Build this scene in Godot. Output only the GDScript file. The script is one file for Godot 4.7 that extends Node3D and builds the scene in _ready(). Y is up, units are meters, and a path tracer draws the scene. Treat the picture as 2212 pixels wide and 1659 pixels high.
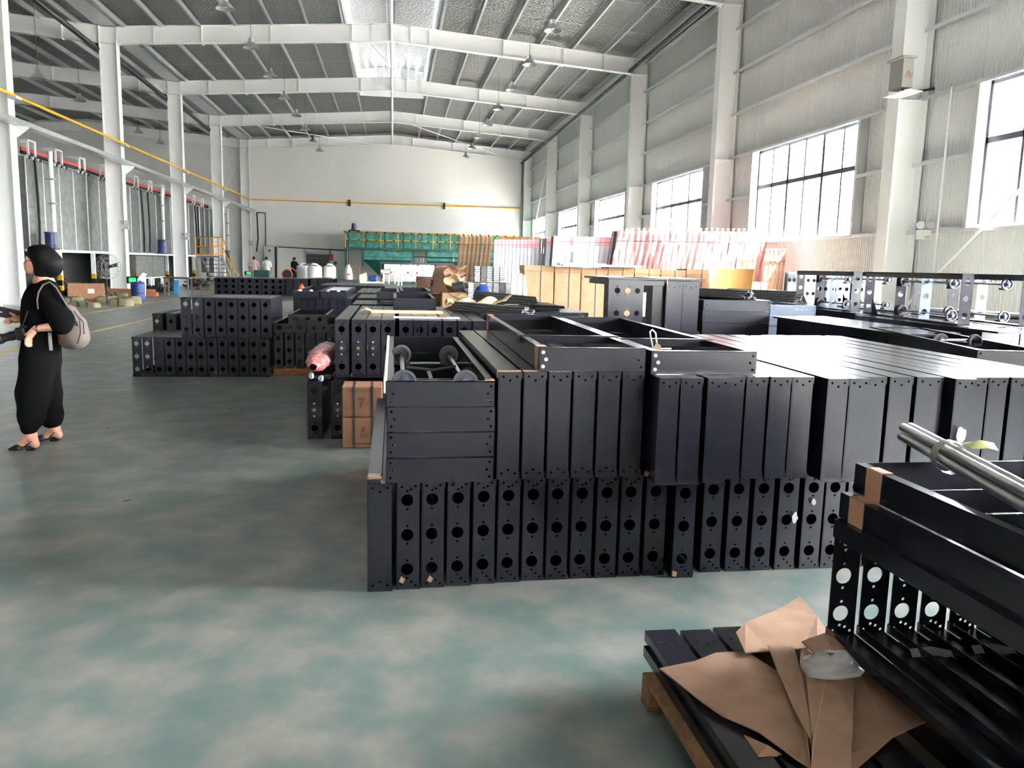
extends Node3D
# A long steel-framed factory hall stacked with dark powder-coated beams and trays.
# Axes: x to the right across the hall, y up, -z down the hall. Units: metres.

var M := {}
var taken := {}
var cache := {}
var rng := RandomNumberGenerator.new()

class MB:
	var v := PackedVector3Array()
	var n := PackedVector3Array()
	func tri(a: Vector3, b: Vector3, c: Vector3) -> void:
		var k := (b - a).cross(c - a).normalized()
		v.append(a); v.append(c); v.append(b)
		n.append(k); n.append(k); n.append(k)
	func quad(a: Vector3, b: Vector3, c: Vector3, d: Vector3) -> void:
		tri(a, b, c); tri(a, c, d)
	func stri(a: Vector3, b: Vector3, c: Vector3, na: Vector3, nb: Vector3, nc: Vector3) -> void:
		v.append(a); v.append(c); v.append(b)
		n.append(na); n.append(nc); n.append(nb)
	func squad(a: Vector3, b: Vector3, c: Vector3, d: Vector3, na: Vector3, nb: Vector3, nc: Vector3, nd: Vector3) -> void:
		stri(a, b, c, na, nb, nc); stri(a, c, d, na, nc, nd)
	# box given by its centre, with chamfered edges where ch > 0
	func box(c: Vector3, s: Vector3, ch := 0.0, b := Basis()) -> MB:
		var h := s * 0.5
		if ch <= 0.0:
			for ax in 3:
				for sg in [-1.0, 1.0]:
					var e := Vector3.ZERO; e[ax] = sg * h[ax]
					var u := Vector3.ZERO; u[(ax + 1) % 3] = h[(ax + 1) % 3]
					var w := Vector3.ZERO; w[(ax + 2) % 3] = h[(ax + 2) % 3] * sg
					quad(c + b * (e - u - w), c + b * (e + u - w), c + b * (e + u + w), c + b * (e - u + w))
			return self
		ch = minf(ch, minf(h.x, minf(h.y, h.z)) * 0.9)
		var q := h - Vector3(ch, ch, ch)
		for ax in 3:
			var a1 := (ax + 1) % 3
			var a2 := (ax + 2) % 3
			for sg in [-1.0, 1.0]:
				var e := Vector3.ZERO; e[ax] = sg * h[ax]
				var u := Vector3.ZERO; u[a1] = q[a1]
				var w := Vector3.ZERO; w[a2] = q[a2] * sg
				quad(c + b * (e - u - w), c + b * (e + u - w), c + b * (e + u + w), c + b * (e - u + w))
			for s1 in [-1.0, 1.0]:
				for s2 in [-1.0, 1.0]:
					var p := Vector3.ZERO; p[a1] = s1 * h[a1]; p[a2] = s2 * q[a2]
					var r := Vector3.ZERO; r[a1] = s1 * q[a1]; r[a2] = s2 * h[a2]
					var l := Vector3.ZERO; l[ax] = q[ax] * s1 * s2
					quad(c + b * (p - l), c + b * (p + l), c + b * (r + l), c + b * (r - l))
		for sx in [-1.0, 1.0]:
			for sy in [-1.0, 1.0]:
				for sz in [-1.0, 1.0]:
					var x := c + b * Vector3(sx * h.x, sy * q.y, sz * q.z)
					var y := c + b * Vector3(sx * q.x, sy * h.y, sz * q.z)
					var z := c + b * Vector3(sx * q.x, sy * q.y, sz * h.z)
					if sx * sy * sz > 0.0: tri(x, y, z)
					else: tri(x, z, y)
		return self
	func bx(x0: float, y0: float, z0: float, x1: float, y1: float, z1: float, ch := 0.0) -> MB:
		return box(Vector3((x0 + x1) * 0.5, (y0 + y1) * 0.5, (z0 + z1) * 0.5), Vector3(absf(x1 - x0), absf(y1 - y0), absf(z1 - z0)), ch)
	# bar of rectangular section from p to q
	func bar(p: Vector3, q: Vector3, w: float, h: float, ch := 0.0) -> MB:
		var d := q - p
		var z := d.normalized()
		var up := Vector3.UP if absf(z.y) < 0.95 else Vector3.RIGHT
		var x := up.cross(z).normalized()
		return box((p + q) * 0.5, Vector3(w, h, d.length()), ch, Basis(x, z.cross(x), z))
	# sweep of a round section along points, radii may vary
	func tube(pts: Array, r, seg := 10, caps := true) -> MB:
		var rings := []
		var norms := []
		var prev := Vector3.ZERO
		for i in pts.size():
			var t: Vector3
			if i == 0: t = pts[1] - pts[0]
			elif i == pts.size() - 1: t = pts[i] - pts[i - 1]
			else: t = (pts[i + 1] - pts[i]).normalized() + (pts[i] - pts[i - 1]).normalized()
			t = t.normalized()
			var x := prev - t * prev.dot(t)
			if x.length() < 0.01:
				x = (Vector3.UP if absf(t.y) < 0.9 else Vector3.RIGHT).cross(t)
			x = x.normalized(); prev = x
			var y := t.cross(x)
			var rr: float = r[i] if r is Array else r
			var ring := PackedVector3Array(); var nn := PackedVector3Array()
			for k in seg:
				var a := TAU * k / seg
				var d := x * cos(a) + y * sin(a)
				ring.append(pts[i] + d * rr); nn.append(d)
			rings.append(ring); norms.append(nn)
		for i in pts.size() - 1:
			for k in seg:
				var j := (k + 1) % seg
				squad(rings[i][k], rings[i][j], rings[i + 1][j], rings[i + 1][k], norms[i][k], norms[i][j], norms[i + 1][j], norms[i + 1][k])
		if caps:
			for e in [0, pts.size() - 1]:
				for k in seg:
					var j := (k + 1) % seg
					if e == 0: tri(pts[e], rings[e][j], rings[e][k])
					else: tri(pts[e], rings[e][k], rings[e][j])
		return self
	# hollow pipe with a visible bore
	func pipe(p: Vector3, q: Vector3, r: float, ri: float, seg := 10) -> MB:
		tube([p, q], r, seg, false)
		tube([q, p], ri, seg, false)
		var z := (q - p).normalized()
		var x := (Vector3.UP if absf(z.y) < 0.9 else Vector3.RIGHT).cross(z).normalized()
		var y := z.cross(x)
		for k in seg:
			var a := TAU * k / seg
			var b := TAU * (k + 1) / seg
			var da := x * cos(a) + y * sin(a)
			var db := x * cos(b) + y * sin(b)
			quad(q + da * ri, q + da * r, q + db * r, q + db * ri)
			quad(p + db * ri, p + db * r, p + da * r, p + da * ri)
		return self
	# surface of revolution: profile of (radius, height) about the y axis
	func lathe(prof: Array, at := Vector3.ZERO, seg := 20, b := Basis()) -> MB:
		for i in prof.size() - 1:
			var p: Vector2 = prof[i]
			var q: Vector2 = prof[i + 1]
			var sl := (q - p).normalized()
			var nr := Vector2(sl.y, -sl.x)
			for k in seg:
				var a := TAU * k / seg
				var c := TAU * (k + 1) / seg
				var da := Vector3(cos(a), 0, sin(a)); var dc := Vector3(cos(c), 0, sin(c))
				var na := b * (da * nr.x + Vector3(0, nr.y, 0)); var nc := b * (dc * nr.x + Vector3(0, nr.y, 0))
				squad(at + b * (da * p.x + Vector3(0, p.y, 0)), at + b * (da * q.x + Vector3(0, q.y, 0)), at + b * (dc * q.x + Vector3(0, q.y, 0)), at + b * (dc * p.x + Vector3(0, p.y, 0)), na, na, nc, nc)
		return self
	# polygon (x, y) pushed out along z from z0 to z1
	func prism(poly: PackedVector2Array, z0: float, z1: float, tr := Transform3D()) -> MB:
		var ids := Geometry2D.triangulate_polygon(poly)
		var ccw := not Geometry2D.is_polygon_clockwise(poly)
		for i in range(0, ids.size(), 3):
			var a := poly[ids[i]]; var b := poly[ids[i + 1]]; var c := poly[ids[i + 2]]
			if (b - a).cross(c - a) < 0.0:
				var sw := b; b = c; c = sw
			tri(tr * Vector3(a.x, a.y, z1), tr * Vector3(b.x, b.y, z1), tr * Vector3(c.x, c.y, z1))
			tri(tr * Vector3(a.x, a.y, z0), tr * Vector3(c.x, c.y, z0), tr * Vector3(b.x, b.y, z0))
		for i in poly.size():
			var a := poly[i]
			var b := poly[(i + 1) % poly.size()]
			if not ccw:
				var sw := a; a = b; b = sw
			quad(tr * Vector3(a.x, a.y, z1), tr * Vector3(a.x, a.y, z0), tr * Vector3(b.x, b.y, z0), tr * Vector3(b.x, b.y, z1))
		return self
	# flat plate in x, y with round holes [x, y, r]; it is t thick behind z = 0
	func plate(x0: float, y0: float, x1: float, y1: float, holes: Array, t: float, tr := Transform3D()) -> MB:
		_cut(x0, y0, x1, y1, holes, t, tr)
		for e in [[x0, y0, x1, y0], [x1, y0, x1, y1], [x1, y1, x0, y1], [x0, y1, x0, y0]]:
			quad(tr * Vector3(e[0], e[1], 0), tr * Vector3(e[0], e[1], -t), tr * Vector3(e[2], e[3], -t), tr * Vector3(e[2], e[3], 0))
		return self
	func _cut(x0: float, y0: float, x1: float, y1: float, holes: Array, t: float, tr: Transform3D) -> void:
		if holes.is_empty():
			quad(tr * Vector3(x0, y0, 0), tr * Vector3(x1, y0, 0), tr * Vector3(x1, y1, 0), tr * Vector3(x0, y1, 0))
			quad(tr * Vector3(x0, y1, -t), tr * Vector3(x1, y1, -t), tr * Vector3(x1, y0, -t), tr * Vector3(x0, y0, -t))
			return
		if holes.size() == 1:
			var c := Vector2(holes[0][0], holes[0][1])
			var r: float = holes[0][2]
			# trim to a cell close round the hole
			var mg := r * 1.5
			var cx0 := maxf(x0, c.x - mg); var cx1 := minf(x1, c.x + mg)
			var cy0 := maxf(y0, c.y - mg); var cy1 := minf(y1, c.y + mg)
			if cx0 > x0: _cut(x0, y0, cx0, y1, [], t, tr)
			if cx1 < x1: _cut(cx1, y0, x1, y1, [], t, tr)
			if cy0 > y0: _cut(cx0, y0, cx1, cy0, [], t, tr)
			if cy1 < y1: _cut(cx0, cy1, cx1, y1, [], t, tr)
			x0 = cx0; x1 = cx1; y0 = cy0; y1 = cy1
			var seg := 24 if r > 0.02 else 10
			var pi := []
			var po := []
			for k in seg:
				var d := Vector2(cos(TAU * (k + 0.5) / seg), sin(TAU * (k + 0.5) / seg))
				pi.append(c + d * r)
				var s := 1e9
				if d.x > 1e-6: s = minf(s, (x1 - c.x) / d.x)
				if d.x < -1e-6: s = minf(s, (x0 - c.x) / d.x)
				if d.y > 1e-6: s = minf(s, (y1 - c.y) / d.y)
				if d.y < -1e-6: s = minf(s, (y0 - c.y) / d.y)
				po.append(c + d * s)
			for k in seg:
				var j := (k + 1) % seg
				var ring := [pi[k], po[k]]
				var A: Vector2 = po[k]
				var B: Vector2 = po[j]
				if absf(A.x - B.x) > 1e-6 and absf(A.y - B.y) > 1e-6:
					ring.append(Vector2(x1 if maxf(A.x, B.x) > x1 - 1e-6 else x0, y1 if maxf(A.y, B.y) > y1 - 1e-6 else y0))
				ring.append(B); ring.append(pi[j])
				for q in range(1, ring.size() - 1):
					var a: Vector2 = ring[0]; var b: Vector2 = ring[q]; var d: Vector2 = ring[q + 1]
					tri(tr * Vector3(a.x, a.y, 0), tr * Vector3(b.x, b.y, 0), tr * Vector3(d.x, d.y, 0))
					tri(tr * Vector3(a.x, a.y, -t), tr * Vector3(d.x, d.y, -t), tr * Vector3(b.x, b.y, -t))
				quad(tr * Vector3(pi[j].x, pi[j].y, 0), tr * Vector3(pi[j].x, pi[j].y, -t), tr * Vector3(pi[k].x, pi[k].y, -t), tr * Vector3(pi[k].x, pi[k].y, 0))
			return
		# part the plate between two holes without touching any
		var best := -1.0
		var bax := 0
		var bat := 0.0
		for ax in 2:
			var hs := holes.duplicate()
			hs.sort_custom(func(p, q): return p[ax] < q[ax])
			for i in hs.size() - 1:
				var lo := -1e9
				for k in i + 1: lo = maxf(lo, hs[k][ax] + hs[k][2])
				var hi := 1e9
				for k in range(i + 1, hs.size()): hi = minf(hi, hs[k][ax] - hs[k][2])
				if hi - lo > best:
					best = hi - lo; bax = ax; bat = (hi + lo) * 0.5
		if best <= 0.0:
			holes = holes.slice(0, holes.size() - 1)
			_cut(x0, y0, x1, y1, holes, t, tr)
			return
		var ha := holes.filter(func(q): return q[bax] < bat)
		var hb := holes.filter(func(q): return q[bax] >= bat)
		if bax == 0:
			_cut(x0, y0, bat, y1, ha, t, tr); _cut(bat, y0, x1, y1, hb, t, tr)
		else:
			_cut(x0, y0, x1, bat, ha, t, tr); _cut(x0, bat, x1, y1, hb, t, tr)
	# sheet over a grid of points [rows][columns], t thick along its normals
	func sheet(g: Array, t := 0.0) -> MB:
		var R: int = g.size()
		var C: int = g[0].size()
		var nn := []
		for i in R:
			var row := PackedVector3Array()
			for j in C:
				var du: Vector3 = g[i][mini(j + 1, C - 1)] - g[i][maxi(j - 1, 0)]
				var dv: Vector3 = g[mini(i + 1, R - 1)][j] - g[maxi(i - 1, 0)][j]
				row.append(du.cross(dv).normalized())
			nn.append(row)
		for i in R - 1:
			for j in C - 1:
				squad(g[i][j], g[i][j + 1], g[i + 1][j + 1], g[i + 1][j], nn[i][j], nn[i][j + 1], nn[i + 1][j + 1], nn[i + 1][j])
				if t > 0.0:
					squad(g[i + 1][j] - nn[i + 1][j] * t, g[i + 1][j + 1] - nn[i + 1][j + 1] * t, g[i][j + 1] - nn[i][j + 1] * t, g[i][j] - nn[i][j] * t, -nn[i + 1][j], -nn[i + 1][j + 1], -nn[i][j + 1], -nn[i][j])
		if t > 0.0:
			var rim := []
			for j in C: rim.append([0, j])
			for i in range(1, R): rim.append([i, C - 1])
			for j in range(C - 2, -1, -1): rim.append([R - 1, j])
			for i in range(R - 2, 0, -1): rim.append([i, 0])
			for k in rim.size():
				var a = rim[k]
				var b = rim[(k + 1) % rim.size()]
				var pa: Vector3 = g[a[0]][a[1]]; var pb: Vector3 = g[b[0]][b[1]]
				quad(pa, pa - nn[a[0]][a[1]] * t, pb - nn[b[0]][b[1]] * t, pb)
		return self
	func mesh() -> ArrayMesh:
		var a := []
		a.resize(Mesh.ARRAY_MAX)
		a[Mesh.ARRAY_VERTEX] = v
		a[Mesh.ARRAY_NORMAL] = n
		var m := ArrayMesh.new()
		m.add_surface_from_arrays(Mesh.PRIMITIVE_TRIANGLES, a)
		return m

func numbered(called: String) -> String:
	var k: int = taken.get(called, 0)
	taken[called] = k + 1
	return called if k == 0 else "%s_%03d" % [called, k]

func tag(o: Node, label: String, category: String, group := "", kind := "") -> Node:
	o.set_meta("label", label)
	o.set_meta("category", category)
	if group != "": o.set_meta("group", group)
	if kind != "": o.set_meta("kind", kind)
	return o

func thing(called: String, label: String, category: String, at := Vector3.ZERO, turn := 0.0, group := "", kind := "") -> Node3D:
	var o := Node3D.new()
	o.name = numbered(called)
	add_child(o)
	o.position = at
	o.rotation.y = turn
	tag(o, label, category, group, kind)
	return o

func obj(called: String, mesh, m: Material, parent: Node, at := Vector3.ZERO, rot := Vector3.ZERO) -> MeshInstance3D:
	var o := MeshInstance3D.new()
	o.name = called
	o.mesh = mesh.mesh() if mesh is MB else mesh
	o.material_override = m
	parent.add_child(o, true)
	o.position = at
	o.rotation = rot
	return o

# a thing that is one mesh
func single(called: String, mesh, m: Material, label: String, category: String, at := Vector3.ZERO, rot := Vector3.ZERO, group := "", kind := "") -> MeshInstance3D:
	var o := obj(numbered(called), mesh, m, self, at, rot)
	tag(o, label, category, group, kind)
	return o

func struct_root(called: String) -> Node3D:
	var o := Node3D.new()
	o.name = called
	o.set_meta("kind", "structure")
	add_child(o)
	return o

func kept(key: String, make: Callable) -> ArrayMesh:
	if not cache.has(key): cache[key] = make.call().mesh()
	return cache[key]

func copy_of(o: Node3D, called: String, at: Vector3, turn := 0.0, label := "", group := "") -> Node3D:
	var c := o.duplicate() as Node3D
	c.name = numbered(called)
	add_child(c)
	c.position = at
	c.rotation.y = turn
	if label != "": c.set_meta("label", label)
	if group != "": c.set_meta("group", group)
	return c

func srgb(r: float, g: float, b: float) -> Color:
	return Color(r / 255.0, g / 255.0, b / 255.0)

func mat(c: Color, rough := 0.6, metal := 0.0) -> StandardMaterial3D:
	var m := StandardMaterial3D.new()
	m.albedo_color = c
	m.roughness = rough
	m.metallic = metal
	return m

# noise texture whose colours run through stops [t, colour]
func noise_tex(seed_: int, freq: float, stops: Array, size := 512, octaves := 4, kind := FastNoiseLite.TYPE_SIMPLEX_SMOOTH, normal := false, bump := 4.0) -> NoiseTexture2D:
	var f := FastNoiseLite.new()
	f.seed = seed_
	f.noise_type = kind
	f.frequency = freq
	f.fractal_octaves = octaves
	var t := NoiseTexture2D.new()
	t.width = size
	t.height = size
	t.seamless = true
	t.noise = f
	t.generate_mipmaps = false
	if normal:
		t.as_normal_map = true
		t.bump_strength = bump
	elif stops.size() > 0:
		var g := Gradient.new()
		var off := PackedFloat32Array(); var cols := PackedColorArray()
		for s in stops:
			off.append(s[0]); cols.append(s[1])
		g.offsets = off
		g.colors = cols
		t.color_ramp = g
	return t

func textured(base: StandardMaterial3D, tex: Texture2D, scale: float, world := false) -> StandardMaterial3D:
	base.albedo_texture = tex
	base.uv1_triplanar = true
	base.uv1_world_triplanar = world
	base.uv1_scale = Vector3(scale, scale, scale)
	return base

const NTH := ["first", "second", "third", "fourth", "fifth", "sixth", "seventh", "eighth", "ninth", "tenth", "eleventh", "twelfth", "thirteenth", "fourteenth", "fifteenth", "sixteenth", "seventeenth", "eighteenth", "nineteenth", "twentieth", "twenty-first", "twenty-second", "twenty-third", "twenty-fourth", "twenty-fifth"]

func _ready() -> void:
	rng.seed = 20240611
	# ---- camera
	var cam := Camera3D.new()
	cam.name = "camera"
	add_child(cam)
	cam.transform = Transform3D(Basis(Vector3(0.98932, 0.02275, 0.14398), Vector3(-0.00134, 0.98913, -0.14707), Vector3(-0.14576, 0.14531, 0.97859)), Vector3(0, 1.55, 0))
	cam.fov = rad_to_deg(2.0 * atan(829.5 / 1740.0))
	cam.near = 0.05
	cam.far = 400.0
	cam.current = true
	# ---- sky, exposure
	var we := WorldEnvironment.new()
	we.name = "environment"
	add_child(we)
	var env := Environment.new()
	we.environment = env
	env.background_mode = Environment.BG_SKY
	var sky := Sky.new()
	var sm := ProceduralSkyMaterial.new()
	sm.sky_top_color = srgb(232, 236, 242)
	sm.sky_horizon_color = srgb(244, 247, 250)
	sm.ground_horizon_color = srgb(220, 222, 222)
	sm.ground_bottom_color = srgb(170, 170, 168)
	sm.sun_angle_max = 1.0
	sm.energy_multiplier = 12.0
	sky.sky_material = sm
	env.sky = sky
	env.tonemap_mode = Environment.TONE_MAPPER_LINEAR
	env.tonemap_exposure = 13.8
	env.sdfgi_enabled = true
	env.ssao_enabled = true
	env.ssil_enabled = true
	# ---- sun through the window wall
	var sun := DirectionalLight3D.new()
	sun.name = "sun"
	add_child(sun)
	sun.look_at_from_position(Vector3.ZERO, Vector3(-1.0, -1.6, -0.45))
	sun.light_color = Color(1.0, 0.96, 0.9)
	sun.light_energy = 4.0
	sun.light_angular_distance = 0.6
	sun.shadow_enabled = true
	materials()
	shell()
	roof()
	columns()
	right_wall()
	materials_more()
	materials_left()
	materials_back()
	left_side()
	outside()
	front_stack()
	near_right_stack()
	near_pallet()
	middle_stacks()
	right_area()
	back_area()
	store_area()
	people()

func materials() -> void:
	# polished epoxy floor: grey-green, clouded
	var fm := mat(Color(1, 1, 1), 0.2)
	fm.albedo_texture = noise_tex(3, 0.008, [[0.0, srgb(88, 106, 102)], [0.35, srgb(104, 116, 111)], [0.5, srgb(115, 121, 116)], [0.65, srgb(126, 127, 121)], [1.0, srgb(146, 144, 135)]], 1024, 7)
	fm.uv1_triplanar = true
	fm.uv1_world_triplanar = true
	fm.uv1_scale = Vector3(0.3, 0.3, 0.3)
	fm.roughness_texture = noise_tex(8, 0.01, [[0.0, Color(0.8, 0.8, 0.8)], [1.0, Color(1, 1, 1)]], 512, 4)
	fm.roughness = 0.34
	fm.metallic_specular = 0.4
	M.floor = fm
	M.line = mat(srgb(214, 176, 92), 0.45)
	M.wall = textured(mat(Color(1, 1, 1), 0.75), noise_tex(5, 0.004, [[0.0, srgb(226, 224, 219)], [1.0, srgb(234, 232, 227)]], 256, 3), 0.1, true)
	M.white = mat(srgb(240, 239, 237), 0.4)
	M.clad = mat(srgb(228, 227, 224), 0.5)
	M.girt = mat(srgb(206, 206, 206), 0.4, 0.3)
	M.purlin = mat(srgb(196, 196, 195), 0.42, 0.35)
	M.purlin_dark = mat(srgb(84, 84, 86), 0.45, 0.5)
	# quilted foil under the roof
	var fo := mat(srgb(138, 137, 134), 0.3, 0.92)
	fo.normal_enabled = true
	fo.normal_texture = foil_normals()
	fo.normal_scale = 1.0
	fo.uv1_triplanar = true
	fo.uv1_world_triplanar = true
	fo.uv1_scale = Vector3(0.5, 0.5, 0.5)
	M.foil = fo
	M.poly = mat(srgb(238, 240, 242), 0.4)
	M.poly.backlight_enabled = true
	M.poly.backlight = Color(0.42, 0.43, 0.44)
	M.pane = mat(srgb(225, 235, 238), 0.03)
	M.pane.transparency = BaseMaterial3D.TRANSPARENCY_ALPHA
	M.pane.albedo_color.a = 0.1
	M.frame = mat(srgb(62, 64, 76), 0.45, 0.2)
	M.darkpipe = mat(srgb(42, 43, 46), 0.4)
	M.yellow = mat(srgb(226, 168, 30), 0.45)
	M.yrail = mat(srgb(224, 150, 30), 0.45)
	M.galv = textured(mat(Color(1, 1, 1), 0.42, 0.6), noise_tex(11, 0.012, [[0.0, srgb(104, 107, 103)], [0.5, srgb(118, 120, 115)], [1.0, srgb(134, 135, 129)]], 512, 3), 0.35, true)
	M.steel = mat(srgb(150, 152, 154), 0.3, 0.9)
	M.chrome = mat(srgb(205, 206, 208), 0.16, 1.0)
	# powder-coated dark steel
	var pc := mat(srgb(26, 26, 34), 0.22)
	pc.normal_enabled = true
	pc.normal_texture = noise_tex(21, 0.35, [], 256, 2, FastNoiseLite.TYPE_SIMPLEX_SMOOTH, true, 1.2)
	pc.normal_scale = 0.03
	pc.uv1_triplanar = true
	pc.uv1_scale = Vector3(6, 6, 6)
	M.coat = pc
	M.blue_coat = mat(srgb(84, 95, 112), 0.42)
	M.black = mat(srgb(16, 16, 17), 0.5)
	M.rubber = mat(srgb(24, 24, 25), 0.7)
	M.grey = mat(srgb(128, 128, 128), 0.5)
	M.lightgrey = mat(srgb(196, 197, 198), 0.5)
	M.card = textured(mat(Color(1, 1, 1), 0.85), noise_tex(31, 0.02, [[0.0, srgb(142, 109, 88)], [0.5, srgb(156, 122, 99)], [1.0, srgb(168, 134, 110)]], 256, 4), 1.1)
	M.carton = textured(mat(Color(1, 1, 1), 0.85), noise_tex(33, 0.015, [[0.0, srgb(172, 136, 102)], [1.0, srgb(188, 152, 118)]], 256, 3), 0.8)
	M.brown = textured(mat(Color(1, 1, 1), 0.8), noise_tex(35, 0.02, [[0.0, srgb(128, 96, 68)], [1.0, srgb(154, 120, 88)]], 256, 4), 0.8)
	M.wood = textured(mat(Color(1, 1, 1), 0.8), noise_tex(37, 0.03, [[0.0, srgb(112, 80, 52)], [1.0, srgb(146, 110, 76)]], 256, 4), 2.0)
	M.board = textured(mat(Color(1, 1, 1), 0.8), noise_tex(39, 0.03, [[0.0, srgb(96, 70, 56)], [1.0, srgb(134, 102, 82)]], 256, 4), 2.0)
	M.kraft = mat(srgb(206, 178, 142), 0.8)
	M.tape = mat(srgb(196, 146, 116), 0.6)
	M.paper_edge = mat(srgb(206, 200, 188), 0.6)
	M.green = textured(mat(Color(1, 1, 1), 0.4), noise_tex(41, 0.02, [[0.0, srgb(40, 112, 98)], [0.6, srgb(62, 136, 122)], [1.0, srgb(104, 168, 156)]], 256, 4), 0.35)
	M.green_dark = mat(srgb(26, 84, 72), 0.45)
	M.bluebarrel = mat(srgb(22, 50, 112), 0.4)
	M.navy = mat(srgb(26, 32, 92), 0.4)
	M.red = mat(srgb(178, 52, 44), 0.5)
	M.sheet = mat(srgb(196, 200, 206), 0.5)
	M.sheet_dark = mat(srgb(72, 70, 74), 0.6)
	M.pink = textured(mat(Color(1, 1, 1), 0.38), noise_tex(43, 0.02, [[0.0, srgb(178, 116, 114)], [0.5, srgb(200, 140, 138)], [1.0, srgb(216, 164, 162)]], 256, 4), 0.6)
	M.pinktape = mat(srgb(226, 158, 160), 0.5)
	M.roll = mat(srgb(216, 216, 213), 0.55)
	M.plastic = mat(srgb(225, 228, 230), 0.2)
	M.plastic.transparency = BaseMaterial3D.TRANSPARENCY_ALPHA
	M.plastic.albedo_color.a = 0.4
	M.strap = mat(srgb(66, 70, 74), 0.5)
	M.bundle = mat(srgb(186, 187, 188), 0.45)
	M.bundle_dark = mat(srgb(118, 116, 110), 0.6)
	M.alu = mat(srgb(196, 198, 200), 0.28, 0.85)
	M.ink = mat(srgb(40, 52, 78), 0.7)
	M.redprint = mat(srgb(206, 66, 56), 0.6)

# pillows of foil between the strands of a diamond wire net, with creases
func foil_normals() -> ImageTexture:
	var n := 512
	var f := FastNoiseLite.new()
	f.seed = 77
	f.frequency = 0.02
	f.fractal_octaves = 4
	var im := f.get_seamless_image(n, n, false, false, 0.2)
	im.convert(Image.FORMAT_L8)
	var hm := Image.create(n, n, false, Image.FORMAT_L8)
	for y in n:
		for x in n:
			var u := float(x) / n * 10.0
			var w := float(y) / n * 16.0
			var a := absf(sin(PI * (u + w * 0.5))) * absf(sin(PI * (u - w * 0.5)))
			var h := 0.45 * pow(a, 0.6) + 0.75 * im.get_pixel(x, y).r
			hm.set_pixel(x, y, Color(h * 0.8, h * 0.8, h * 0.8))
	hm.bump_map_to_normal_map(22.0)
	return ImageTexture.create_from_image(hm)

func materials_more() -> void:
	M.bearing_blue = mat(srgb(40, 70, 130), 0.4)
	M.chrome_pipe = mat(srgb(178, 178, 176), 0.28, 0.9)
	M.pipe_grey = mat(srgb(112, 114, 114), 0.4, 0.5)
	M.tape_grey = mat(srgb(150, 148, 140), 0.5)
	M.film = mat(srgb(214, 216, 216), 0.22)
	M.film.transparency = BaseMaterial3D.TRANSPARENCY_ALPHA
	M.film.albedo_color.a = 0.45
	M.pinkfilm = textured(mat(Color(1, 1, 1), 0.22), noise_tex(47, 0.03, [[0.0, srgb(150, 60, 64)], [0.45, srgb(196, 104, 106)], [0.7, srgb(222, 160, 158)], [1.0, srgb(236, 206, 202)]], 256, 4), 2.2)
	M.carton_dark = textured(mat(Color(1, 1, 1), 0.85), noise_tex(49, 0.015, [[0.0, srgb(150, 107, 78)], [1.0, srgb(168, 124, 94)]], 256, 3), 1.5)
	M.timber = textured(mat(Color(1, 1, 1), 0.8), noise_tex(51, 0.03, [[0.0, srgb(150, 92, 60)], [1.0, srgb(180, 120, 84)]], 256, 4), 3.0)

func materials_left() -> void:
	M.switch_grey = mat(srgb(150, 146, 140), 0.5)
	M.wall_plain = mat(srgb(205, 204, 200), 0.5)
	M.sack = textured(mat(Color(1, 1, 1), 0.8), noise_tex(61, 0.05, [[0.0, srgb(92, 86, 64)], [0.5, srgb(132, 124, 94)], [1.0, srgb(160, 152, 120)]], 256, 4), 2.0)
	M.scrap = textured(mat(Color(1, 1, 1), 0.6), noise_tex(63, 0.04, [[0.0, srgb(28, 28, 30)], [0.55, srgb(44, 43, 42)], [0.75, srgb(90, 80, 70)], [1.0, srgb(110, 100, 90)]], 256, 3), 1.5)
	M.exit_green = mat(srgb(30, 190, 90), 0.5)
	M.exit_green.emission_enabled = true
	M.exit_green.emission = srgb(30, 220, 90)
	M.exit_green.emission_energy_multiplier = 0.12

func materials_back() -> void:
	M.orange_bag = mat(srgb(226, 96, 60), 0.4)
	M.cream = mat(srgb(222, 216, 200), 0.6)
	M.rust = mat(srgb(140, 112, 84), 0.6)
	M.tan = mat(srgb(222, 174, 108), 0.7)
	M.film_white = mat(srgb(240, 238, 238), 0.3)

const COLS := [-67.9, -57.4, -47.2, -37.0, -26.9, -16.8, -6.6, 3.6, 13.8]
const BACK := -68.4
const FRONT := 16.0
const XL := -11.3      # inner faces of the columns
const XR := 10.72
const WR := 11.5       # cladding of the window wall
const RIDGE := -0.1
const LWALL := -35.2
const LRIDGE := -23.3

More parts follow.
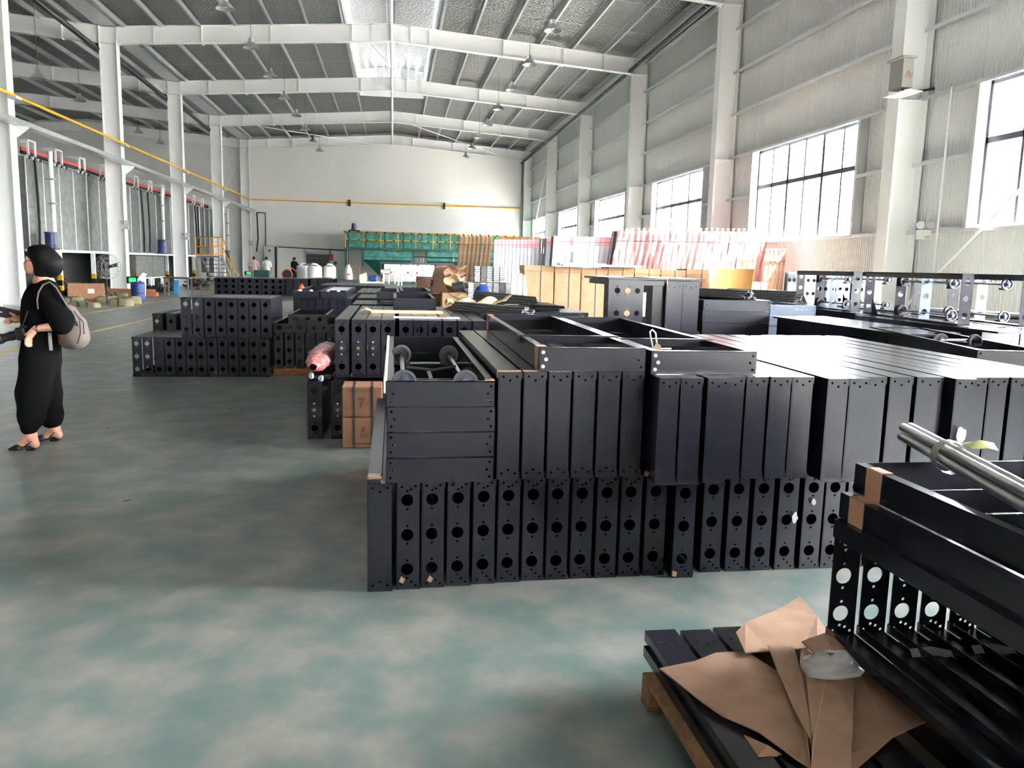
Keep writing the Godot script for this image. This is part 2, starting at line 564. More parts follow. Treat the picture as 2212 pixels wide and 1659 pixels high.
func shell() -> void:
	var fl := struct_root("floor")
	obj("slab", MB.new().bx(LWALL - 0.3, -0.3, BACK - 0.3, WR + 0.3, 0.0, FRONT + 0.3), M.floor, fl)
	for x: float in [-6.15, -8.25]:
		obj("floor_line", MB.new().bx(x - 0.05, 0.0, -60.0, x + 0.05, 0.0025, 4.0), M.line, fl)
	var wb := struct_root("wall_back")
	# one piece per hall, with a doorway in the main hall
	var d0 := -7.1; var d1 := -5.35; var dh := 0.0
	obj("wall_panel", MB.new().bx(XL - 0.9, 0, BACK - 0.3, d0, 12.9, BACK), M.wall, wb)
	obj("wall_panel", MB.new().bx(d1, 0, BACK - 0.3, WR + 0.2, 12.9, BACK), M.wall, wb)
	obj("wall_panel", MB.new().bx(d0, dh, BACK - 0.3, d1, 12.9, BACK), M.wall, wb)
	obj("wall_panel", MB.new().bx(LWALL - 0.3, 0, BACK - 0.3, XL - 0.9, 12.9, BACK), M.wall, wb)
	var wf := struct_root("wall_front")
	obj("wall_panel", MB.new().bx(LWALL - 0.3, 0, FRONT, WR + 0.3, 12.9, FRONT + 0.3), M.wall, wf)
	var wl := struct_root("wall_left")
	obj("wall_panel", MB.new().bx(LWALL - 0.3, 0, BACK, LWALL, 11.6, FRONT), M.wall, wl)

# underside of the rafters' top flange at x, for either span
func rafter_top(x: float) -> float:
	var r := RIDGE if x > -11.6 else LRIDGE
	return 11.73 - absf(x - r) * 0.075

func roof() -> void:
	var ce := struct_root("ceiling")
	# roof skin with a raised monitor over each ridge (open at its sides)
	var mon := [-52.2, -21.0, -16.0, 12.0]   # monitors run over these lengths
	for span in [[XL - 0.6, RIDGE, WR + 0.3], [LWALL - 0.3, LRIDGE, XL - 0.6]]:
		var xa: float = span[0]; var xr: float = span[1]; var xb: float = span[2]
		var gap := 1.95
		for s in [[xa, xr - gap], [xr + gap, xb]]:
			_roof_sheet(ce, s[0], s[1], BACK - 0.3, FRONT + 0.3)
		# closed strips of ridge beyond the monitors
		for zz in [[BACK - 0.3, mon[0]], [mon[3], FRONT + 0.3]]:
			_roof_sheet(ce, xr - gap, xr, zz[0], zz[1])
			_roof_sheet(ce, xr, xr + gap, zz[0], zz[1])
		_monitor(ce, xr, gap, mon[0], mon[3])
		# purlins
		var slopes := [[xa + 0.8, xr - gap - 0.12], [xr + gap + 0.12, xb - 1.0]]
		for s in slopes:
			var n := 7 if s == slopes[0] else 7
			for i in n:
				var x: float = lerpf(s[0], s[1], float(i) / (n - 1))
				var y := rafter_top(x)
				var mb := MB.new()
				mb.bx(x - 0.012, y, BACK, x + 0.012, y + 0.26, FRONT)
				mb.bx(x - 0.012, y + 0.0, BACK, x + 0.075, y + 0.012, FRONT)
				mb.bx(x - 0.075, y + 0.248, BACK, x + 0.012, y + 0.26, FRONT)
				mb.bx(x + 0.063, y, BACK, x + 0.075, y + 0.03, FRONT)
				obj("purlin", mb, M.purlin if x < RIDGE else M.purlin, ce)
		# cross rods between purlins
		for z in COLS.size() - 1:
			for s in slopes:
				for k in 2:
					var zz: float = lerpf(COLS[z], COLS[z + 1], (k + 1) / 3.0)
					var a := Vector3(s[0], rafter_top(s[0]) + 0.1, zz)
					var b := Vector3(s[1], rafter_top(s[1]) + 0.1, zz)
					obj("sag_rod", MB.new().tube([a, b], 0.01, 5, false), M.purlin, ce)

func _roof_sheet(p: Node, xa: float, xb: float, za: float, zb: float) -> void:
	var mb := MB.new()
	var nx := 2
	var g := []
	var ya := rafter_top(xa) + 0.27
	var yb := rafter_top(xb) + 0.27
	mb.quad(Vector3(xa, ya, za), Vector3(xb, yb, za), Vector3(xb, yb, zb), Vector3(xa, ya, zb))
	obj("foil_lining", mb, M.foil, p)
	var m2 := MB.new()
	var t := Vector3(0, 0.12, 0)
	var c := [Vector3(xa, ya, za), Vector3(xb, yb, za), Vector3(xb, yb, zb), Vector3(xa, ya, zb)]
	m2.quad(c[3] + t, c[2] + t, c[1] + t, c[0] + t)
	for i in 4:
		m2.quad(c[i] + t * 0.05, c[(i + 1) % 4] + t * 0.05, c[(i + 1) % 4] + t, c[i] + t)
	obj("roof_sheet", m2, M.lightgrey, p)

func _monitor(p: Node, xr: float, gap: float, za: float, zb: float) -> void:
	var y0 := rafter_top(xr + gap) + 0.2
	var y1 := y0 + 1.35
	# small roof
	for s: float in [-1.0, 1.0]:
		var xe: float = xr + s * (gap + 0.25)
		var ye := y1
		var yt := y1 + 0.35
		var mb := MB.new()
		if s > 0: mb.quad(Vector3(xr, yt, za), Vector3(xe, ye, za), Vector3(xe, ye, zb), Vector3(xr, yt, zb))
		else: mb.quad(Vector3(xe, ye, za), Vector3(xr, yt, za), Vector3(xr, yt, zb), Vector3(xe, ye, zb))
		obj("foil_lining", mb, M.foil, p)
		var m2 := MB.new()
		m2.quad(Vector3(xr, yt + 0.1, za - 0.2), Vector3(xe, ye + 0.1, za - 0.2), Vector3(xe, ye + 0.1, zb + 0.2), Vector3(xr, yt + 0.1, zb + 0.2))
		obj("roof_sheet", m2, M.lightgrey, p)
		# translucent side strips in white frames
		var n := int((zb - za) / 2.55)
		for i in n:
			var z0 := lerpf(za, zb, float(i) / n)
			var z1 := lerpf(za, zb, float(i + 1) / n)
			var xs := xr + s * gap
			obj("monitor_pane", MB.new().bx(xs - 0.01, y0 + 0.35, z0 + 0.04, xs + 0.01, y1 - 0.12, z1 - 0.04), M.poly, p)
			obj("monitor_post", MB.new().bx(xs - 0.05, y0, z0 - 0.05, xs + 0.05, y1, z0 + 0.05), M.white, p)
		obj("monitor_curb", MB.new().bx(xr + s * gap - 0.04, y0, za, xr + s * gap + 0.04, y0 + 0.36, zb), M.white, p)
		obj("monitor_rail", MB.new().bx(xr + s * gap - 0.06, y1 - 0.14, za, xr + s * gap + 0.06, y1, zb), M.white, p)
		obj("monitor_purlin", MB.new().bx(xr + s * 0.22 - 0.04, y1 + 0.08, za, xr + s * 0.22 + 0.04, y1 + 0.3, zb), M.purlin, p)
	# end walls of ribbed sheet
	for z: float in [za, zb]:
		for i in 8:
			var xa := lerpf(xr - gap, xr + gap, i / 8.0)
			var xb := lerpf(xr - gap, xr + gap, (i + 1) / 8.0)
			obj("monitor_end_panel", MB.new().bx(xa + 0.012, y0 - 0.1, z - 0.03, xb - 0.012, y1 + 0.3, z + 0.03), M.white, p)
		obj("monitor_end_rail", MB.new().bx(xr - gap, y0 - 0.15, z + 0.03, xr + gap, y0 + 0.1, z + 0.09), M.white, p)

# tapered I-section between two points in the x-y plane at z; depths at both ends hang below the top line
func _i_beam(mb: MB, a: Vector2, b: Vector2, da: float, db: float, z: float, fw: float) -> void:
	var t := 0.018
	var poly := PackedVector2Array([a - Vector2(0, da), b - Vector2(0, db), b, a])
	mb.prism(poly, z - 0.007, z + 0.007)
	mb.prism(PackedVector2Array([a - Vector2(0, t), b - Vector2(0, t), b, a]), z - fw * 0.5, z + fw * 0.5)
	mb.prism(PackedVector2Array([a - Vector2(0, da), b - Vector2(0, db), b - Vector2(0, db - t), a - Vector2(0, da - t)]), z - fw * 0.5, z + fw * 0.5)

func columns() -> void:
	var near := {-37.0: "crossing the hall over the front of the skylight", -47.2: "crossing the hall in the middle of the skylight", -57.4: "crossing the hall at the far end of the skylight", -67.9: "against the white end wall", -26.9: "crossing the hall above the pink wrapped panels", -16.8: "crossing above the roller frames", -6.6: "crossing above the front stack", 3.6: "behind the front stack", 13.8: "by the front wall"}
	for z: float in COLS:
		var back: bool = z < -67.0
		var fw := 0.3
		# rafters of the main hall
		for s: float in [-1.0, 1.0]:
			var xe: float = XL if s < 0 else XR
			var r := thing("roof_rafter", "white tapered steel rafter, %s slope, %s" % ["window-side" if s > 0 else "oven-side", near[z]], "rafter", Vector3(xe, 10.2, z), 0.0, "", "structure")
			var off := -r.position
			var mb := MB.new()
			_i_beam(mb, Vector2(xe, 10.92), Vector2(RIDGE, 11.73), 0.68, 0.72, 0.0, fw)
			obj("beam", mb, M.white, r, Vector3(off.x, off.y, 0))
			for k: float in [0.0, 0.13, 0.3, 0.55, 0.85, 0.925, 1.0]:
				var x := lerpf(xe, RIDGE, k)
				var yt := lerpf(10.92, 11.73, k)
				var d := 0.7
				var m2 := MB.new().bx(x - 0.009, yt - d, -fw * 0.47, x + 0.009, yt, fw * 0.47)
				if k == 0.0 or k == 0.3: m2.prism(PackedVector2Array([Vector2(x, yt - d - 0.0), Vector2(x, yt - d - 0.1), Vector2(x + s * -0.16, yt - d)]), -0.01, 0.01)
				obj("stiffener", m2, M.white, r, Vector3(off.x, off.y, 0))
		# rafters of the side hall
		if z < -20.0:
			for s: float in [-1.0, 1.0]:
				var xe: float = LWALL if s < 0 else XL - 0.75
				var r := thing("roof_rafter", "white side-hall rafter, %s slope, level with the one %s" % ["outer" if s < 0 else "inner", near[z]], "rafter", Vector3(xe, 10.2, z), 0.0, "", "structure")
				var mb := MB.new()
				_i_beam(mb, Vector2(xe, 10.92), Vector2(LRIDGE, 11.73), 0.68, 0.72, 0.0, fw)
				for k: float in [0.12, 0.5, 0.86]:
					var x := lerpf(xe, LRIDGE, k)
					mb.bx(x - 0.009, lerpf(10.2, 11.0, k), -fw * 0.47, x + 0.009, lerpf(10.9, 11.7, k), fw * 0.47)
				obj("beam", mb, M.white, r, Vector3(-xe, -10.2, 0))
		# columns
		for s: float in [-1.0, 1.0]:
			if s < 0 and z > -20.0: continue
			var xi: float = XL if s < 0 else XR
			var xo: float = xi + s * 0.66
			var c := thing("steel_column", "white steel column under the rafter %s, %s" % [near[z], "by the window wall" if s > 0 else "by the oven"], "column", Vector3((xi + xo) * 0.5, 0, z), 0.0, "", "structure")
			var o := -c.position.x
			var w := 0.42
			obj("web", MB.new().bx(minf(xi, xo), 0.02, -0.008, maxf(xi, xo), 11.0, 0.008), M.white, c, Vector3(o, 0, 0))
			obj("flange", MB.new().bx(xi - 0.011, 0.02, -w * 0.5, xi + 0.011, 10.3 if not back else 10.9, w * 0.5), M.white, c, Vector3(o, 0, 0))
			obj("flange", MB.new().bx(xo - 0.011, 0.02, -w * 0.5, xo + 0.011, 11.0, w * 0.5), M.white, c, Vector3(o, 0, 0))
			obj("base_plate", MB.new().bx(minf(xi, xo) - 0.06, 0.0, -0.28, maxf(xi, xo) + 0.06, 0.03, 0.28), M.white, c, Vector3(o, 0, 0))
			for y: float in [10.22, 10.9]:
				obj("stiffener", MB.new().bx(minf(xi, xo) - 0.1, y, -w * 0.48, maxf(xi, xo), y + 0.02, w * 0.48), M.white, c, Vector3(o, 0, 0))
			if s > 0:
				obj("stiffener", MB.new().bx(xi, 5.25, -w * 0.48, xo, 5.27, w * 0.48), M.white, c, Vector3(o, 0, 0))
	# tie tubes along the ridges, under the monitor
	single("ridge_tie_tube", MB.new().tube([Vector3(RIDGE, 11.06, BACK), Vector3(RIDGE, 11.06, FRONT)], 0.07, 12), M.white, "white tube running along the ridge below the rafters of the main hall", "tube", Vector3.ZERO, Vector3.ZERO, "", "structure")
	for z: float in COLS.slice(1, 6):
		single("ridge_post", MB.new().tube([Vector3(RIDGE, 11.06, z), Vector3(RIDGE, 11.9, z)], 0.06, 10), M.white, "short white post on the ridge where rafters meet", "post", Vector3(0, 0, 0.17), Vector3.ZERO, "ridge posts under the skylight", "structure")
	# monitor frames with struts between rafters
	for z: float in [-42.1, -31.9, -21.9]:
		var t := thing("monitor_frame", "white cross frame with two diagonal struts inside the skylight", "frame", Vector3(RIDGE, 11.3, z), 0.0, "skylight cross frames", "structure")
		for s: float in [-1.0, 1.0]:
			obj("beam", MB.new().bar(Vector3(0, 1.75, 0), Vector3(s * 1.9, 1.42, 0), 0.12, 0.2), M.white, t)
			obj("strut", MB.new().tube([Vector3(s * 1.55, 1.4, 0), Vector3(0, -0.2, 0)], 0.02, 6), M.white, t)

func right_wall() -> void:
	var w := struct_root("wall_right")
	var pitch := 0.085
	# trapezoid-ribbed cladding sheets, split at the windows
	var make := func(x0: float, y0: float, z0: float, z1: float, y1: float) -> MB:
		var mb := MB.new()
		var n := maxi(1, int(round((z1 - z0) / pitch)))
		var p := (z1 - z0) / n
		for i in n:
			var a := z0 + i * p
			var prof := [[0.0, 0.0], [0.3, 0.0], [0.42, -0.02], [0.72, -0.02], [0.84, 0.0], [1.0, 0.0]]
			for k in prof.size() - 1:
				var A := Vector3(x0 + prof[k][1], y0, a + prof[k][0] * p)
				var B := Vector3(x0 + prof[k + 1][1], y0, a + prof[k + 1][0] * p)
				var U := Vector3(0, y1 - y0, 0)
				mb.quad(A, B, B + U, A + U)
		return mb
	for i in COLS.size() - 1:
		var za: float = COLS[i]; var zb: float = COLS[i + 1]
		if i == 0: za = BACK
		var w0: float = COLS[i] + 2.0; var w1: float = COLS[i] + 7.9
		var gate: bool = COLS[i] == -6.6   # an open goods door beside the camera in place of the window
		if gate:
			w0 = -6.2; w1 = -0.6
		var n := 6
		for k in n:
			var z0 := lerpf(za, zb, float(k) / n)
			var z1 := lerpf(za, zb, float(k + 1) / n)
			var full := z1 - z0
			if gate and z1 > w0 and z0 < w1: pass
			else: obj("cladding_panel", kept("cl_low%.2f" % full, make.bind(0.0, 0.0, 0.0, full, 2.52)), M.clad, w, Vector3(WR, 0.0, z0))
			obj("cladding_panel", kept("cl_top%.2f" % full, make.bind(0.0, 0.0, 0.0, full, 6.4)), M.clad, w, Vector3(WR, 5.3, z0))
			obj("seam", MB.new().bx(WR - 0.026, 5.3, z0 - 0.008, WR - 0.004, 11.6, z0 + 0.008), M.clad, w)
		for s in [[za, w0], [w1, zb]]:
			var full: float = s[1] - s[0]
			obj("cladding_panel", kept("cl_mid%.2f" % full, make.bind(0.0, 0.0, 0.0, full, 2.8)), M.clad, w, Vector3(WR, 2.51, s[0]))
		# solid outer skin round the opening
		var sk := MB.new()
		if gate:
			sk.bx(WR - 0.02, 0, za, WR + 0.12, 2.5, w0)
			sk.bx(WR - 0.02, 0, w1, WR + 0.12, 2.5, zb)
		else: sk.bx(WR + 0.03, 0, za, WR + 0.12, 2.5, zb)
		sk.bx(WR + 0.03, 5.3, za, WR + 0.12, 12.0, zb)
		sk.bx(WR + 0.03, 2.5, za, WR + 0.12, 5.3, w0)
		sk.bx(WR + 0.03, 2.5, w1, WR + 0.12, 5.3, zb)
		obj("outer_skin", sk, M.clad, w)
		# girts: cold-formed Z rails
		for y: float in [2.5, 3.95, 5.33, 6.75, 8.1, 9.5, 10.75]:
			var runs := [[za + 0.1, zb - 0.1]]
			if y == 3.95 or (gate and y == 2.5): runs = [[za + 0.1, w0 - 0.12], [w1 + 0.12, zb - 0.1]]
			for q in runs:
				var mb := MB.new()
				mb.bx(WR - 0.26, y - 0.006, q[0], WR - 0.03, y + 0.006, q[1])
				mb.bx(WR - 0.262, y - 0.075, q[0], WR - 0.25, y + 0.006, q[1])
				mb.bx(WR - 0.04, y, q[0], WR - 0.028, y + 0.07, q[1])
				obj("girt", mb, M.girt, w)
		# reveal posts
		for z: float in [w0 - 0.06, w1 + 0.06]:
			obj("window_post", MB.new().bx(WR - 0.26, 0.0 if gate else 2.5, z - 0.05, WR - 0.02, 5.33, z + 0.05), M.girt, w)
		if not gate: _window(i + 1, w0, w1)

func _window(num: int, z0: float, z1: float) -> void:
	var w := struct_root("window_%d" % num)
	w.position = Vector3(WR + 0.02, 2.5, z0)
	var L := z1 - z0
	var H := 2.8
	var th := H * 0.6      # transom height
	var fr := MB.new()
	for b in [[0.0, 0.0, L, 0.07], [0.0, H - 0.07, L, H]]:
		fr.bx(-0.05, b[1], b[0], 0.05, b[3], b[2])
	for z: float in [0.0, L - 0.07]:
		fr.bx(-0.05, 0.0, z, 0.05, H, z + 0.07)
	obj("window_frame", fr, M.frame, w)
	obj("transom", MB.new().bx(-0.05, th - 0.06, 0, 0.05, th + 0.06, L), M.frame, w)
	for k in range(1, 6):
		var z := L * k / 6.0
		var tk := 0.06 if k % 2 == 0 else 0.035
		obj("mullion", MB.new().bx(-0.05, 0.05, z - tk, 0.05, H - 0.05, z + tk), M.frame, w)
	for k in 6:
		for r in 2:
			var a := L * k / 6.0 + 0.04
			var b := L * (k + 1) / 6.0 - 0.04
			obj("pane", MB.new().bx(-0.004 + 0.015 * (k % 2) * (1 - r), th if r == 1 else 0.05, a, 0.004 + 0.015 * (k % 2) * (1 - r), H - 0.05 if r == 1 else th, b), M.pane, w)
	obj("window_sill", MB.new().bx(-0.3, -0.04, -0.1, 0.06, 0.0, L + 0.1, 0.005), M.girt, w)

func outside() -> void:
	single("yard", MB.new().bx(WR + 0.15, -0.4, -120, 90, -0.1, 60), mat(srgb(176, 176, 172), 0.9), "pale concrete yard outside the windows", "yard", Vector3.ZERO, Vector3.ZERO, "", "structure")
	var b := thing("neighbour_factory", "pale factory building with ribbed roof across the yard outside the windows", "building", Vector3(44, 0, -30))
	obj("wall", MB.new().bx(-6, 0, -40, 20, 7.5, 40), mat(srgb(206, 204, 200), 0.8), b)
	obj("roof", MB.new().prism(PackedVector2Array([Vector2(-6.6, 7.3), Vector2(20.6, 7.3), Vector2(20.6, 7.6), Vector2(7, 9.6), Vector2(-6.6, 7.6)]), -41, 41), mat(srgb(150, 160, 176), 0.6), b)
	for i in 12:
		obj("window", MB.new().bx(-6.1, 3.2, -37 + i * 6.4, -5.95, 5.2, -33.4 + i * 6.4), mat(srgb(110, 118, 130), 0.2), b)
	var c := thing("yard_canopy", "low grey canopy with steel trusses outside the windows", "canopy", Vector3(24, 0, -24))
	obj("roof", MB.new().prism(PackedVector2Array([Vector2(-4, 4.2), Vector2(6, 4.9), Vector2(6, 5.05), Vector2(-4, 4.35)]), -30, 30), mat(srgb(176, 182, 190), 0.6), c)
	for z: float in [-28.0, -14.0, 0.0, 14.0, 28.0]:
		for x: float in [-3.6, 5.6]:
			obj("post", MB.new().bx(x - 0.12, -0.1, z - 0.12, x + 0.12, 4.5, z + 0.12), M.lightgrey, c)
		obj("truss", MB.new().bar(Vector3(-3.9, 4.1, z), Vector3(5.9, 4.75, z), 0.2, 0.3), M.lightgrey, c)

func left_side() -> void:
	oven()
	services()
	lamps()
	left_clutter()

func oven() -> void:
	var X := -12.5
	var t := thing("galvanised_oven", "long galvanised oven with horizontal lap siding and bright vertical seams, behind the white columns", "oven", Vector3(X, 0, -46))
	var z0 := -30.6; var z1 := -63.0
	var off := Vector3(-X, 0, 46)
	obj("body", MB.new().bx(X - 5.0, 1.74, z1, X - 0.06, 4.85, z0), M.galv, t, off)
	var n := 23
	for i in n:
		var za := lerpf(z0, z1, float(i) / n)
		var zb := lerpf(z0, z1, float(i + 1) / n)
		# lap siding boards, each tilted a little
		for k in 13:
			var ya := 1.76 + k * 0.237
			var mb := MB.new()
			mb.prism(PackedVector2Array([Vector2(0, 0), Vector2(0.018, 0), Vector2(0.004, 0.235), Vector2(0, 0.235)]), zb - za + 0.02, -0.02)
			obj("siding_board", kept("siding%.3f" % (zb - za), func(): return mb), M.galv, t, off + Vector3(X - 0.05, ya, za))
		obj("seam_strip", kept("seamstrip", func(): return MB.new().bx(0, 0, -0.035, 0.03, 3.08, 0.035, 0.004)), M.alu, t, off + Vector3(X - 0.045, 1.76, za))
	obj("sill_beam", MB.new().bx(X - 0.2, 1.66, z1, X + 0.02, 1.76, z0, 0.004), M.white, t, off)
	# legs with yellow and black bands
	for z: float in [-33.1, -36.6, -40.9, -47.9, -50.6, -54.0, -58.0]:
		var lg := obj("leg", MB.new().bx(X - 0.12, 0.0, z - 0.075, X + 0.03, 1.66, z + 0.075, 0.004), M.white, t, off)
		for k in 4:
			obj("band", MB.new().bx(X - 0.123, 0.01 + k * 0.2, z - 0.078, X + 0.033, 0.21 + k * 0.2, z + 0.078), M.yellow if k % 2 == 1 else M.black, lg)
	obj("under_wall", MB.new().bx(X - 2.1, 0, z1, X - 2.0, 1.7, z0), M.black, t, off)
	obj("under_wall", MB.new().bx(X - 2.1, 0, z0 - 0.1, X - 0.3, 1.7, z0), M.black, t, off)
	# red bus bar, black pipe and white brackets on top
	obj("red_rail", MB.new().bx(X + 0.0, 5.02, z1, X + 0.05, 5.16, z0 + 0.4), M.red, t, off)
	obj("black_pipe", MB.new().tube([Vector3(X + 0.08, 4.97, z1), Vector3(X + 0.08, 4.97, z0 + 0.5)], 0.06, 8), M.rubber, t, off)
	obj("top_cap", MB.new().bx(X - 5.0, 4.85, z1, X + 0.01, 4.9, z0), M.galv, t, off)
	var zz := z0 + 0.2
	while zz > z1:
		var mb := MB.new()
		for a in [[0.0, 4.9], [0.0, 5.38]]:
			mb.bx(X - 0.3, a[1], zz - 0.6, X + 0.2, a[1] + 0.05, zz - 0.54)
			mb.bx(X - 0.3, a[1], zz - 0.04, X + 0.2, a[1] + 0.05, zz + 0.02)
		for z2: float in [zz - 0.6, zz - 0.04]:
			mb.bx(X + 0.14, 4.9, z2, X + 0.2, 5.43, z2 + 0.06)
		mb.bx(X + 0.14, 5.38, zz - 0.6, X + 0.2, 5.43, zz)
		obj("bracket", mb, M.white, t, off)
		for k in 6:
			obj("insulator", MB.new().bx(X + 0.0, 4.82, zz - 0.2 - k * 0.22, X + 0.09, 4.9, zz - 0.1 - k * 0.22), M.lightgrey if k % 2 == 0 else M.black, t, off)
		zz -= 2.3
	# galvanised hoppers below
	for h in [[-41.4, -44.1], [-44.2, -46.3], [-62.2, -64.2]]:
		var hp := thing("sheet_metal_hopper", ["plain galvanised bin under the oven, beside the blue drums", "stained galvanised bin under the oven, beside the small table", "small grey hopper by the end wall under the blue motor"][[-41.4, -44.2, -62.2].find(h[0])], "bin", Vector3(-12.3, 0, h[0]))
		var d: float = h[0] - h[1]
		obj("body", MB.new().bx(-1.6, 0.55, -d, 0.05, 1.62, 0, 0.01), M.galv, hp)
		obj("rim", MB.new().bx(-1.65, 0.5, -d - 0.03, 0.1, 0.55, 0.03), M.white, hp)
		obj("fold", MB.new().bx(0.05, 1.18, -d, 0.07, 1.22, 0.0), M.galv, hp)
		for z2: float in [-0.2, -d + 0.2]:
			obj("leg", MB.new().bx(-0.12, 0, z2 - 0.06, 0.0, 0.5, z2 + 0.06), M.white, hp)
	# blue motors with their white exhaust pipes
	for q in [[68, 500, 535, -31.4, "blue motor on the near end of the oven, beside the white pipe"], [358, 518, 546, -45.6, "large blue drum motor on the oven ledge between two columns"], [511, 541, 555, -62.8, "small blue motor on the grey hopper by the end wall"]]:
		var a := pz(q[0], q[1], q[3]); var b := pz(q[0], q[2], q[3])
		var r := clampf((a.y - b.y) * 0.36, 0.12, 0.34)
		var mt := thing("blue_motor", q[4], "motor", Vector3(-12.15, b.y, q[3]))
		var hh := a.y - b.y
		obj("drum", MB.new().lathe([Vector2(0, 0), Vector2(r, 0), Vector2(r, hh * 0.2), Vector2(r * 0.95, hh * 0.22), Vector2(r * 0.95, hh * 0.9), Vector2(r, hh * 0.92), Vector2(r, hh), Vector2(0, hh)], Vector3.ZERO, 20), M.navy, mt)
		obj("name_plate", MB.new().bx(r * 0.6, hh * 0.6, r * 0.62, r * 0.68, hh * 0.72, r * 0.78), M.lightgrey, mt)
		obj("mount", MB.new().bx(-r, -0.06, -r, r, 0.0, r), M.sheet_dark, mt)
		var top := 5.2
		obj("pipe", MB.new().tube([Vector3(0.02, hh, -0.3), Vector3(0.02, top - b.y, -0.3)], 0.08, 12), M.white, mt)
		for y2: float in [0.35, 0.65]:
			obj("clamp", MB.new().bx(-0.12, lerpf(hh, top - b.y, y2), -0.42, 0.14, lerpf(hh, top - b.y, y2) + 0.05, -0.18), M.steel, mt)
	# black flexible hoses hanging on the oven face
	for q in [[-30.9, 0.0], [-42.9, 0.12], [-44.0, 0.0], [-53.9, 0.2], [-54.6, 0.0], [-61.0, 0.0]]:
		single("black_hose", MB.new().tube([Vector3(-12.33, 4.8, q[0]), Vector3(-12.3, 3.6, q[0] - q[1] * 0.5), Vector3(-12.3, 2.6, q[0] - q[1]), Vector3(-12.33, 1.8, q[0] - q[1] * 1.4)], 0.045, 8), M.rubber, "black hose hanging down the oven siding", "hose", Vector3.ZERO, Vector3.ZERO, "hoses on the oven")

